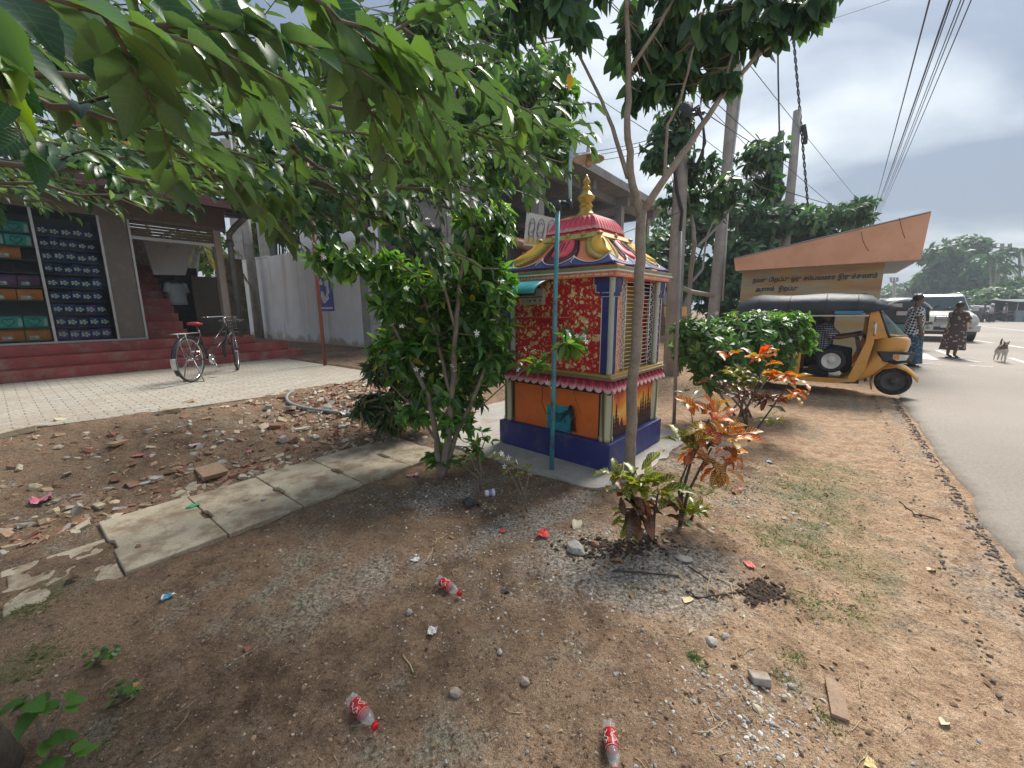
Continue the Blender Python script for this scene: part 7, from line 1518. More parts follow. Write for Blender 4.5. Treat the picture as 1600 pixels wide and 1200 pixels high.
# ---- dog
q=G(1562,565,.03); dang=math.atan2(-.62,-.55); dg_=thing('dog','small tan and white dog with raised tail trotting across the road apron','dog',q,dang); dg_.scale=(.9,.9,.9)
DOGM,t,b=nm('dog_fur'); tcn=t.nodes.new('ShaderNodeTexCoord'); sx=t.nodes.new('ShaderNodeSeparateXYZ'); t.links.new(tcn.outputs['Object'],sx.inputs[0])
c=ramp(t,tmath(t,'ADD',tmath(t,'MULTIPLY',sx.outputs[2],1.6),tmath(t,'MULTIPLY',tmath(t,'SUBTRACT',tnoise(t,6,3),.5),.8)),[(.45,(.58,.55,.50)),(.58,(.50,.46,.41)),(.66,(.15,.11,.09))]); t.links.new(c,b.inputs['Base Color']); b.inputs['Roughness'].default_value=.9
J=[((-.22,0,.40),.07,.075),((-.05,0,.385),.068,.085),((.12,0,.39),.08,.10),((.20,0,.44),.055,.06),((.27,0,.50),.05,.05),((.33,0,.515),.055,.05),((.40,0,.49),.03,.028),((.45,0,.48),.02,.02),
 ((-.28,0,.44),.03,.03),((-.32,0,.52),.022,.022),((-.29,0,.60),.018,.018),((-.23,0,.63),.012,.012),
 ((.13,.06,.30),.04,.045),((.12,.065,.17),.022,.024),((.16,.065,.04),.017,.017),((.19,.065,.015),.02,.014),
 ((.13,-.06,.30),.04,.045),((.17,-.065,.18),.022,.024),((.12,-.065,.07),.017,.017),((.13,-.065,.045),.02,.014),
 ((-.22,.06,.30),.05,.06),((-.16,.065,.22),.03,.033),((-.27,.065,.13),.018,.018),((-.25,.065,.03),.016,.016),((-.22,.065,.014),.019,.013),
 ((-.22,-.06,.30),.05,.06),((-.20,-.065,.21),.03,.033),((-.33,-.065,.14),.018,.018),((-.34,-.065,.04),.016,.016),((-.32,-.065,.02),.019,.013),
 ((.31,.045,.565),.018,.01),((.30,.055,.60),.008,.005),((.31,-.045,.565),.018,.01),((.30,-.055,.60),.008,.005)]
E_=[(0,1),(1,2),(2,3),(3,4),(4,5),(5,6),(6,7),(0,8),(8,9),(9,10),(10,11),(2,12),(12,13),(13,14),(14,15),(2,16),(16,17),(17,18),(18,19),(0,20),(20,21),(21,22),(22,23),(23,24),(0,25),(25,26),(26,27),(27,28),(28,29),(5,30),(30,31),(5,32),(32,33)]
skinned('body',J,E_,DOGM,dg_,root=1); mb=MB(); mb.lathe([(.001,-.012),(.012,0),(.001,.012)],(.468,0,.485),8); 
for e in(-1,1): mb.lathe([(.001,-.007),(.007,0),(.001,.007)],(.365,e*.04,.53),8)
mb.build('nose_and_eyes',HAIR,dg_,local=True)
# ---- bicycle
a_=G(302,597,.3); c2=G(372,578,.3); d_=c2-a_; sc_=1.06; ban=math.atan2(d_[1],d_[0])
bk=thing('bicycle','old black bicycle with red saddle, front basket and chrome handlebar on its stand','bicycle',a_,ban)
WB=np.linalg.norm(d_); r=.355; BK=dict(local=True); BLKB=pm('bicycle_black',(.02,.02,.022),.3,.1,10)
def bwheel(x,yaw,name):
    wl=thing(name,None,None,(x,0,r)); wl.parent=bk; wl.rotation_euler=(0,0,yaw); M=Matrix.Rotation(R(90),3,'X')
    mb=MB(); P=[(math.cos(a)*(r-.018),0,math.sin(a)*(r-.018)) for a in np.linspace(0,2*math.pi,41)]; mb.tube(P,.019,8,False); mb.build('tyre',RUB,wl,local=True)
    mb=MB(); P=[(math.cos(a)*(r-.04),0,math.sin(a)*(r-.04)) for a in np.linspace(0,2*math.pi,41)]; mb.tube(P,.011,6,False); mb.tube([(0,-.05,0),(0,.05,0)],.018,8); mb.build('rim',CHR,wl,local=True)
    mb=MB()
    for k in range(28):
        a=2*math.pi*k/28; e=(.03 if k%2 else -.03); a2=a+(1.3 if (k//2)%2 else -1.3); mb.tube([(math.cos(a2)*.022,e,math.sin(a2)*.022),(math.cos(a)*(r-.045),0,math.sin(a)*(r-.045))],.0011,3,False)
    mb.build('spokes',CHR,wl,local=True); return wl
bwheel(0,0,'rear_wheel'); fw=bwheel(WB,.38,'front_wheel')
bb=(.46,0,.31); st=(.30,0,.80); hd=(WB-.22,0,.86); hdl=(WB-.17,0,.70)
mb=MB(); mb.tube([bb,st],.016,8); mb.tube([bb,hdl],.016,8); mb.tube([(.42,0,.44),hd],.014,8); mb.tube([hd,hdl],.02,8)
for e in(-1,1): mb.tube([(0,e*.05,r),bb],.009,6); mb.tube([(0,e*.05,r),(.31,e*.02,.74)],.008,6)
mb.build('frame',BLKB,bk,**BK)
mb=MB()
for e in(-1,1): mb.tube([(WB-.16,e*.04,.66),(WB-.1,e*.045,.5),(WB,e*.05,r)],.010,6)
mb.build('fork',BLKB,bk,**BK)
mb=MB(); mb.tube([hd,(WB-.24,0,.97),(WB-.18,0,1.0)],.012,8); mb.tube([(WB-.42,-.27,.98),(WB-.30,-.24,.99),(WB-.18,-.12,1.0),(WB-.18,.12,1.0),(WB-.30,.24,.99),(WB-.42,.27,.98)],.011,8); mb.build('handlebar',CHR,bk,**BK)
for e in(-1,1): MB().tube([(WB-.42,e*.27,.98),(WB-.31,e*.245,.988)],.016,8).build('grip',BLKB,bk,**BK)
mb=MB(); mb.tube([st,(.285,0,.87)],.012,8); mb.loft([[(x,w_*math.cos(a),z+h*math.sin(a)) for a in np.linspace(0,6.28,12,endpoint=False)] for x,w_,z,h in ((.14,.02,.90,.01),(.17,.085,.905,.025),(.26,.09,.90,.03),(.34,.04,.895,.022),(.42,.02,.89,.015))]); mb.build('saddle',pm('saddle_red',(.30,.02,.02),.5,.2,10),bk,**BK)
for nm_,x0,a0,a1,yaw in (('rear_mudguard',0,30,215,0),('front_mudguard',WB,40,190,0)):
    mb=MB(); rs=[]
    for a in np.linspace(R(a0),R(a1),18): rs.append([(x0+math.cos(a)*(r+.022-abs(y)*.01),y*.032,r+math.sin(a)*(r+.022-abs(y)*.01)) for y in(-1,-.5,0,.5,1)])
    mb.add([p for q in rs for p in q],[(i*5+j,i*5+j+1,(i+1)*5+j+1,(i+1)*5+j) for i in range(17) for j in range(4)],True); mg=mb.build(nm_,BLKB,bk,local=True,solid=.003)
mb=MB(); rs=[]
for a in np.linspace(R(172),R(198),6): rs.append([(math.cos(a)*(r+.028),y*.036,r+math.sin(a)*(r+.028)) for y in(-1,0,1)])
mb.add([p for q in rs for p in q],[(i*3+j,i*3+j+1,(i+1)*3+j+1,(i+1)*3+j) for i in range(5) for j in range(2)],True); mb.build('white_patch',pm('patch_white',(.55,.55,.53),.6),bk,local=True,solid=.002)
mb=MB()
for e in(-1,0,1): mb.tube([(-.28,e*.055,.76),(.22,e*.045,.76)],.006,6)
for x in (-.28,-.1,.08): mb.tube([(x,-.06,.76),(x,.06,.76)],.005,6)
for e in(-1,1): mb.tube([(0,e*.06,r),(-.12,e*.055,.76)],.006,6)
mb.build('rear_carrier',STEEL,bk,**BK)
mb=MB(); bx0,bx1=WB-.14,WB+.14
for z in (.72,.78,.84,.90,.95): mb.tube([(bx0,-.15,z),(bx1,-.16,z),(bx1,.16,z),(bx0,.15,z),(bx0,-.15,z)],.004,4)
for k in range(10):
    y=-.15+.3*k/9; mb.tube([(bx0,y,.72),(bx0,y,.95)],.003,4); mb.tube([(bx1,y,.72),(bx1,y,.95)],.003,4); mb.tube([(bx0,y,.72),(bx1,y,.72)],.003,4)
for k in range(8): x=bx0+.28*k/7; mb.tube([(x,-.155,.72),(x,-.155,.95)],.003,4); mb.tube([(x,.155,.72),(x,.155,.95)],.003,4)
mb.build('basket',BLKB,bk,**BK)
mb=MB(); mb.lathe([(.01,-.006),(.085,-.004),(.09,0),(.085,.004),(.01,.006)],(bb[0],-.06,bb[2]),20,Matrix.Rotation(R(90),3,'X')); mb.tube([(bb[0],-.07,bb[2]),(bb[0]+.08,-.08,bb[2]-.14)],.009,6); mb.tube([(bb[0],.07,bb[2]),(bb[0]-.08,.08,bb[2]+.14)],.009,6); mb.tube([(bb[0],-.07,bb[2]),(bb[0],.07,bb[2])],.012,6); mb.box((bb[0]+.08,-.13,bb[2]-.14),(.09,.08,.02)); mb.box((bb[0]-.08,.13,bb[2]+.14),(.09,.08,.02)); mb.build('crankset',CHR,bk,**BK)
mb=MB(); mb.tube([(bb[0],-.06,bb[2]+.085),(0,-.045,r+.03)],.005,4); mb.tube([(bb[0],-.06,bb[2]-.085),(0,-.045,r-.03)],.005,4); mb.build('chain',RUB,bk,**BK)
mb=MB(); 
for e in(-1,1): mb.tube([(.0,e*.05,r),(.02,e*.15,.0)],.009,6)
mb.tube([(.02,-.15,.005),(.02,.15,.005)],.009,6); mb.build('stand',STEEL,bk,**BK)
# ================================================================ GROUND DETAIL
BRK=pm('brick_red',(.30,.11,.07),.9,.35,15,.4,120,dirt=(.24,.16,.11),dsc=16,dth=.45); MORT=pm('mortar_grey',(.42,.39,.35),.9,.2,20,.4,120,dirt=(.28,.2,.13),dsc=12,dth=.52); PALE=pm('pale_block',(.50,.43,.31),.9,.18,14,.4,120,dirt=(.32,.22,.13),dsc=9,dth=.55); GRN_=pm('granite_grey',(.37,.35,.325),.85,.35,90,.5,150,dirt=(.25,.2,.15),dsc=8,dth=.6)
SOILC=pm('soil_clod',(.17,.105,.066),.95,.35,40,.5,200); TANC=pm('tan_clod',(.38,.25,.16),.95,.25,40,.5,200); PPL=pm('paper_pale',(.62,.58,.52),.8,.2,20)
def onG(x,y,dz=0): return np.array([x,y,gh(x,y)+dz])
def covered(s,t_): return (2.83<t_<3.7 and -.7<s<2.65 and rng.random()<.97) or t_<-.9 or t_>5.6
def in_apron(x,y):
    d=np.array([x,y,0])-C0; a,b_=d@U,d@Vv; return -.2<a<2.3 and -.36<b_<1.5
# pebbles and clods near the camera
def scatter(name,mats,n,sampler,smin,smax,label,cat,flat=.65,pw=2.2,ang=0):
    mb=MB(); v0,f0=icos(); k=0
    while k<n:
        s,t_=sampler()
        if covered(s,t_): continue
        p=ST(s,t_); 
        if in_apron(p[0],p[1]) and rng.random()<.93: continue
        sz=smin+(smax-smin)*rng.random()**pw; z=gh(p[0],p[1]) if not in_apron(p[0],p[1]) else .018
        mb.mat(rng.integers(0,len(mats))); (stone_mesh(mb,(p[0],p[1],z-sz*.12),sz,flat) if rng.random()>ang else chunk_mesh(mb,(p[0],p[1],z+sz*.05),(sz*2,sz*rng.uniform(.8,1.6),sz*rng.uniform(.3,.8)),.4)); k+=1
    o=mb.build(name,mats,None); prop(o,label=label,cat=cat,kind='stuff'); return o
def s_near():
    r=.9+rng.random()**1.6*3.6; a=rng.uniform(-.95,.95); return stof((r*math.sin(a),r*math.cos(a)))
scatter('pebbles',[MORT,SOILC,TANC,GRN_,PALE],4200,s_near,.0018,.009,'tiny pale and grey pebbles strewn over the bare soil','pebbles',pw=3)
scatter('soil_crumbs',[SOILC,SOILC,TANC],6000,s_near,.002,.010,'crumbs and clods of brown soil lying on the ground','soil crumbs',pw=2.5)
def s_grav():
    c=[G(900,800,0),G(820,880,0),G(960,920,0),G(640,790,0),G(560,650,0),G(1100,800,0),G(1150,780,0),G(700,770,0),G(1150,1080,0),G(1190,1150,0)][rng.integers(0,10)]; r=.12+.3*(c[1]>1.5); return stof((c[0]+rng.normal()*r,c[1]+rng.normal()*r*.6))
scatter('gravel',[GRN_,MORT,GRN_,PPL],3000,s_grav,.002,.011,'spilt grey gravel and cement crumbs around the shrine apron','gravel',pw=1.8)
def s_rub():
    k=rng.random()
    if k<.55: return 3.0+rng.normal()*.6, 4.65+rng.normal()*.45
    if k<.8: return rng.uniform(-.4,4), rng.uniform(3.6,5.6)
    return rng.uniform(-.5,2.2),3.75+rng.normal()*.25
scatter('rubble',[BRK,MORT,PALE,BRK,TANC],3600,s_rub,.007,.05,'heap of broken brick and mortar bits between the drain and the paving','rubble',flat=.45,pw=2.2,ang=.75)
# leaf litter
def litter_leaves(n,sampler,label,L_=.05):
    p=[];d=[];nr=[]
    while len(p)<n:
        s,t_=sampler()
        if covered(s,t_): continue
        q=ST(s,t_); z=.02 if in_apron(q[0],q[1]) else gh(q[0],q[1])
        a=rng.uniform(0,6.28); p.append((q[0],q[1],z+.006)); d.append((math.cos(a),math.sin(a),rng.normal()*.12)); nr.append((rng.normal()*.2,rng.normal()*.2,1))
    o=leaves('dry_leaf_litter',TPL_L,p,d,nr,L_*rng.uniform(.4,1.2,n),L_*.22*rng.uniform(.5,1.1,n),leafmat('dry_leaf',[(0,(.14,.07,.03)),(.4,(.28,.16,.07)),(.7,(.42,.30,.16)),(1,(.5,.42,.28))],.1,.8),None); prop(o,label=label,cat='dry leaves',kind='stuff')
def s_lit():
    c=[G(1000,850,0),G(1120,740,0),G(760,800,0),G(1180,760,0),G(300,720,0),G(150,740,0),G(450,650,.1),G(1070,900,0)][rng.integers(0,8)]; return stof((c[0]+rng.normal()*.3,c[1]+rng.normal()*.25))
litter_leaves(330,s_lit,'brown fallen leaves and scraps around the plants and rubble')
litter_leaves(70,s_near,'scattered dry leaf fragments on the open soil',.03)
# straw and roots
mb=MB()
for _ in range(260):
    s,t_=s_near(); 
    if covered(s,t_): continue
    q=ST(s,t_); 
    if in_apron(q[0],q[1]): continue
    a=rng.uniform(0,6.28); L_=rng.uniform(.015,.08); P=[]; x,y=q[0],q[1]
    for k in range(4): P.append(onG(x,y,.004)); a+=rng.normal()*.35; x+=math.cos(a)*L_/3; y+=math.sin(a)*L_/3
    mb.tube(P,rng.uniform(.0006,.0016),4,False)
prop(mb.build('straw_bits',pm('straw',(.46,.36,.22),.8,.3,20)),label='thin straws and rootlets scattered on the soil',cat='straw',kind='stuff')
# grass
gp_=[];gd=[];gn=[];gl=[]
def tuft(px,py,rx,ry,n,h,world=None):
    c=G(px,py,0)
    for _ in range(n):
        x,y=c[0]+rng.normal()*rx,c[1]+rng.normal()*ry
        if noise.noise(Vector((x*9,y*9,0)))<-.12: continue
        gp_.append(onG(x,y,-.003)); a=rng.uniform(0,6.28); gd.append((math.cos(a)*.8,math.sin(a)*.8,rng.uniform(.25,1.1))); gn.append((rng.normal()*.3,rng.normal()*.3,1)); gl.append(h*rng.uniform(.5,1.3))
for a in ((1250,770,.22,.2,1500,.022),(1225,840,.18,.14,1100,.022),(1290,815,.14,.12,700,.02),(1305,880,.12,.10,700,.02),(1275,945,.07,.06,380,.02),(1325,955,.05,.05,220,.018),(1360,930,.05,.04,120,.018),(1240,1025,.03,.03,160,.018),(1225,1060,.03,.03,120,.016),(1290,1125,.02,.03,130,.018),(1085,1030,.012,.012,60,.03),(1100,1048,.012,.012,30,.025),(30,1045,.07,.07,420,.025),(60,945,.12,.05,420,.022),(10,970,.1,.04,200,.022),(600,790,.02,.02,50,.02),(1265,735,.3,.2,700,.025),(1050,600,.5,.5,600,.05),(1090,760,.15,.15,300,.06),(150,1160,.05,.04,70,.03),(560,940,.1,.1,30,.015),(1450,800,.3,.3,60,.02)): tuft(*a)
n=len(gp_); o=leaves('grass',[leaf_tpl(3,.6,.3,.3,.6),leaf_tpl(3,.6,.3,.3,1.2)],gp_,gd,gn,np.array(gl),.0017+np.array(gl)*.02,leafmat('grass_blade',[(0,(.045,.085,.02)),(.5,(.09,.15,.035)),(.8,(.18,.22,.07)),(1,(.38,.33,.15))],.3,.5),None); prop(o,label='sparse low grass patches on the verge soil',cat='grass',kind='stuff')
# ---- individually lying stones and blocks
def stone(px,py,size,mat,label,name='stone',flat=.6,kind='s',dims=None,yaw=None,group=None,dz=0):
    q=GG(px,py) ; s,t_=stof(q)
    if in_apron(q[0],q[1]): q[2]=.018
    if 2.83<t_<3.7 and -.6<s<2.6: q=G(px,py,.022)
    mb=MB()
    if kind=='s': stone_mesh(mb,(q[0],q[1],q[2]+size*flat*.35+dz),size,flat,.18,yaw)
    else: chunk_mesh(mb,(q[0],q[1],q[2]+dims[2]*.4+dz),dims,.12,yaw)
    o=mb.build(name,mat,None,bevel=(size or min(dims))*.12); prop(o,label,'stone' if name=='stone' else ('brick' if 'brick' in name else 'block'),group); return o
G1='loose stones on the soil'; G2='broken blocks along the paving edge'
for px,py,sz,mt,lab,fl in ((898,860,.062,GRN_,'large rough grey stone by the soil bed below the low croton',.6),(640,958,.02,GRN_,'small grey stone left of the upper lying bottle',.7),(781,1021,.018,MORT,'small pale stone right of the crumpled white paper',.7),(820,1068,.021,MORT,'pale upright stone below the middle of the soil patch',.8),(712,1085,.026,MORT,'pointed pale stone between the two lower bottles',.8),(1112,1005,.034,MORT,'larger of two touching grey stones near the grass tuft',.6),(1132,995,.024,MORT,'smaller of two touching grey stones near the grass tuft',.6),(1185,1110,.024,PALE,'yellowish stone below the squared grey block',.5),(1237,1075,.018,MORT,'grey stone left of the wooden board top',.7),(1225,1090,.014,PALE,'pale round stone left of the wooden board',.7),(437,862,.018,MORT,'whitish stone just below the third slab edge',.7),(385,781,.024,GRN_,'left of two grey stones lying on the drain slab',.5),(412,781,.022,GRN_,'right of two grey stones lying on the drain slab',.5),(554,741,.016,GRN_,'tiny grey stone on the tan stained slab',.5),(493,1047,.014,BRK,'small orange pebble left of the centre soil',.4),(718,988,.012,BRK,'orange brown pebble right of the crumpled paper',.7),(418,884,.016,BRK,'reddish stone near the slab kerb',.6),(510,640,.085,GRN_,'biggest grey rock inside the hose loop',.8),(522,618,.05,BRK,'dark reddish rock behind the biggest grey rock',.8),(535,668,.05,GRN_,'light grey stone below the crumpled cellophane',.5),(1240,803,.022,GRN_,'flat grey stone at the top of the small pile in the grass',.4),(1225,810,.022,GRN_,'flat grey stone at the left of the small pile in the grass',.4),(1250,812,.020,MORT,'pale flat stone at the right of the small pile in the grass',.4),(1010,835,.028,MORT,'grey stone under the low croton stems',.6),(1045,830,.024,MORT,'square grey stone right of the low croton stem',.7),(1110,832,.022,PALE,'small whitish stone right of the tall croton foot',.6),(935,868,.02,MORT,'pale stone right of the large rough stone',.5),(930,852,.03,BRK,'brown brick lump behind the large rough stone',.7),(55,765,.045,PALE,'upright tan stone left among the pink litter',.9),(90,700,.045,MORT,'pale lump in the soil left of centre bank',.5),(103,716,.03,MORT,'rounded stone below the pale lump',.6),(215,855,.02,BRK,'reddish brown stone beside the first slab rim',.7),(345,692,.04,GRN_,'grey block shaped stone on the upper bank',.6),(1070,875,.05,MORT,'flat crusted stone slab by the root loops',.25),(1470,868,.012,MORT,'small pale pebble near the road edge',.7),(1300,1045,.012,MORT,'whitish pebble above the wooden board',.7),(1490,1103,.014,SOILC,'dark pebble at the lower right',.6),(1458,1015,.014,SOILC,'dark pebble right of centre verge',.6)):
    stone(px,py,sz,mt,lab,flat=fl,group=G1)
for px,py,dm,mt,lab,nm_ in ((20,684,(.34,.12,.07),PALE,'pale paver block at the left end of the paving edge','paver_block'),(52,675,(.26,.13,.08),MORT,'grey paver block leaning behind the leftmost pale one','paver_block'),(110,661,(.26,.10,.05),PALE,'long cream paver block third from the left edge','paver_block'),(175,650,(.24,.10,.05),MORT,'grey flat paver block midway along the paving edge','paver_block'),(266,646,(.20,.12,.08),PALE,'cream zigzag paver block tilted off the paving edge','paver_block'),(292,635,(.18,.12,.07),TANC,'tan paver block behind the tilted cream one','paver_block'),(1186,1066,(.07,.05,.04),MORT,'squared grey mortar block near the right gravel','mortar_block'),(440,615,(.18,.14,.06),PALE,'cream concrete block at the left of the hose loop','paver_block'),(558,620,(.2,.16,.07),PALE,'pale yellow broken slab piece beside the hose','paver_block'),(430,668,(.13,.07,.05),BRK,'orange brick piece on the rubble heap','brick'),(470,672,(.16,.07,.03),PALE,'thin cream tile strip lying on the rubble heap','tile_strip'),(460,690,(.12,.08,.06),BRK,'brown brick lump at the lower rubble heap','brick'),(443,692,(.07,.07,.08),GRN_,'upright grey cube of concrete on the rubble heap','mortar_block'),(330,740,(.28,.18,.05),TANC,'large flat tan stone above the second slab','flat_stone'),(240,750,(.13,.08,.03),MORT,'grey slate piece above the first slab','flat_stone'),(155,792,(.12,.05,.03),PALE,'cream oblong piece in the lower bank','tile_strip'),(240,796,(.12,.04,.025),MORT,'thin grey oblong piece near the first slab','tile_strip'),(600,613,(.2,.12,.05),BRK,'flat reddish slab near the strap leaved bush','brick'),(420,640,(.1,.08,.07),GRN_,'grey lump at the top of the rubble heap','mortar_block'),(185,693,(.2,.1,.03),TANC,'tan flat fragment in the middle of the bank','flat_stone'),(455,640,(.18,.1,.05),MORT,'grey plaster chunk within the hose loop','mortar_block')):
    stone(px,py,None,mt,lab,nm_,kind='c',dims=dm,yaw=math.atan2(D0[1],D0[0])+rng.normal()*.25 if py<690 and px<300 else None,group=G2 if nm_=='paver_block' and px<300 else None)
# ---- litter
def scrap(px,py,size,col,label,name='paper_scrap',cat='litter',crump=.35,asp=.6,dz=.004,col2=None):
    q=GG(px,py); s,t_=stof(q)
    if in_apron(q[0],q[1]): q[2]=.02
    if 2.83<t_<3.7 and -.6<s<2.6: q=G(px,py,.022)
    if name in ('dry_leaf','dry_husk'):
        a=rng.uniform(0,6.28); o=leaves(name,[leaf_tpl(6,.8,.6,.6,.9,wav=.08)],[q+np.array([0,0,.008])],[(math.cos(a),math.sin(a),.12)],[(.15,.1,1)],np.array([size]),np.array([size*.28]),pm('litter_'+'_'.join(str(int(x*100)) for x in col),col,.8,.25,30),None); prop(o,label,cat); return o
    a=rng.uniform(0,3.14); ph=rng.uniform(0,9); mb=MB(); n=7; dc=rng.integers(0,3)
    def fn(u,v):
        x=(u-.5)*size*(1+.16*math.sin(v*3.5+ph)); y=(v-.5)*size*asp*(1+.2*math.sin(u*3+ph*2)); z=size*crump*(.28+.5*noise.noise(Vector((u*3+ph,v*3,ph)))); 
        return (q[0]+x*math.cos(a)-y*math.sin(a),q[1]+x*math.sin(a)+y*math.cos(a),q[2]+dz+max(0,z))
    mb.mat(0); vs=[fn(i/n,j/n) for j in range(n+1) for i in range(n+1)]
    for j in range(n):
        for i in range(n):
            if (i in(0,n-1)) and (j in(0,n-1)) and rng.random()<.7: continue
            pass
    mb.add(vs,[(j*(n+1)+i,j*(n+1)+i+1,(j+1)*(n+1)+i+1,(j+1)*(n+1)+i) for j in range(n) for i in range(n) if not(i+j<rng.integers(0,2) or (n-1-i)+j<dc)])
    if col2: 
        for k in range(len(mb.m)): mb.m[k]=1 if (k%7)>3 else 0
    ms_=[pm('litter_'+'_'.join(str(int(x*100)) for x in col),col,.55,.15,30)]+([pm('litter_'+'_'.join(str(int(x*100)) for x in col2),col2,.5,.15,30)] if col2 else [])
    o=mb.build(name,ms_,None,solid=.0012); prop(o,label,cat); return o
RD_=(.62,.04,.035); PKc=(.62,.14,.22)
for px,py,sz,col,lab,nm_,cat,cr,col2 in ((850,835,.09,RD_,'bright red paper scrap beside the croton soil bed','paper_scrap','paper',.3,None),(786,831,.04,RD_,'small red scrap left of the bright red paper','paper_scrap','paper',.3,None),(1171,884,.06,(.70,.16,.14),'faded coral red paper on the verge by the grass','paper_scrap','paper',.3,None),(675,990,.05,(.62,.60,.55),'crumpled white paper below the upper bottle','paper_scrap','paper',.7,None),(650,876,.05,(.55,.55,.55),'white folded scrap above the upper bottle','paper_scrap','paper',.4,None),(264,933,.05,(.05,.28,.50),'blue and white wrapper piece near the slab kerb','wrapper','wrapper',.5,(.62,.62,.60)),(302,791,.07,(.05,.36,.16),'green wrapper lying above the second slab','wrapper','wrapper',.15,None),(65,785,.14,PKc,'crumpled pink plastic on the left bank','plastic_film','litter',.5,(.55,.35,.38)),(303,697,.09,(.60,.33,.38),'pink and white wrapper on the upper bank','wrapper','wrapper',.4,(.6,.58,.56)),(217,712,.08,(.50,.15,.12),'flat red clay shard on the middle bank','clay_shard','shard',.1,None),(390,707,.06,PKc,'pink scrap at the foot of the rubble heap','paper_scrap','paper',.4,None),(540,647,.13,(.60,.60,.58),'crumpled clear cellophane beside the grey rock','plastic_film','litter',.6,None),(735,786,.15,(.045,.05,.055),'black plastic bag piece by the white cup','plastic_bag','bag',.25,None),(645,745,.09,(.45,.16,.15),'faded red wrapper under the tall shrub','wrapper','wrapper',.5,(.5,.42,.38)),(902,815,.12,(.50,.44,.34),'pale dead leaf shaped husk near the apron corner','dry_husk','husk',.15,None),(1075,938,.055,(.60,.49,.26),'cream square scrap below the root loops','paper_scrap','paper',.15,None),(1150,770,.10,(.30,.19,.08),'brown crumpled packet among leaves right of the crotons','packet','packet',.6,(.55,.15,.2)),(1180,655,.09,(.62,.38,.40),'pale pink scrap beyond the tall croton','paper_scrap','paper',.5,None),(1200,722,.09,(.58,.55,.50),'torn white and blue wrapper right of the crotons','wrapper','wrapper',.3,(.10,.16,.45)),(125,904,.07,(.10,.06,.045),'dark curled leaf on the near end of the slabs','dry_leaf','leaf',.2,None),(790,925,.05,(.06,.055,.05),'small black plastic scrap right of the upper bottle','plastic_scrap','litter',.5,None),(960,878,.06,(.42,.20,.08),'orange brown curled leaf by the twig line','dry_leaf','leaf',.3,None),(970,883,.07,(.36,.19,.10),'flat brown leaf right of the curled one','dry_leaf','leaf',.15,None),(1448,893,.06,(.60,.48,.30),'pale yellow leaf flat on the verge','dry_leaf','leaf',.1,None),(1470,1135,.05,(.58,.50,.36),'pale husk at the lower right verge','dry_husk','husk',.3,None),(1360,1195,.04,(.62,.48,.22),'yellowish scrap at the bottom edge right','paper_scrap','paper',.3,None),(220,1070,.04,(.50,.24,.08),'orange brown twig scrap right of the lower weed','dry_husk','husk',.6,None),(385,1012,.05,(.22,.09,.07),'dull red leaf right of the upper weed','dry_leaf','leaf',.1,None),(1000,800,.03,(.4,.45,.5),'bluish white bottle cap sized scrap under the low croton','paper_scrap','paper',.4,None),(1100,800,.04,(.55,.6,.65),'small bright foil scrap right of the tall croton foot','foil_scrap','foil',.5,None)):
    scrap(px,py,sz,col,lab,nm_,cat,cr,.65,col2=col2)
# white cup
q=GG(765,776); cup=thing('plastic_cup','small white plastic cup lying on its side by the sapling','cup',(q[0],q[1],q[2]+.03)); M=Matrix.Rotation(R(20),3,'Z')@Matrix.Rotation(R(93),3,'Y')
MB().lathe([(.022,-.035),(.024,-.03),(.030,.03),(.033,.036),(.031,.036),(.027,.03),(.021,-.028)],(0,0,0),20,M).build('shell',pm('cup_white',(.70,.70,.72),.4,.05,20),cup,local=True)
MB().lathe([(.0262,-.012),(.0285,.016),(.0287,.016),(.0264,-.012)],(0,0,0),20,M).build('printed_band',pm('cup_violet',(.25,.22,.45),.4,.3,60),cup,local=True)
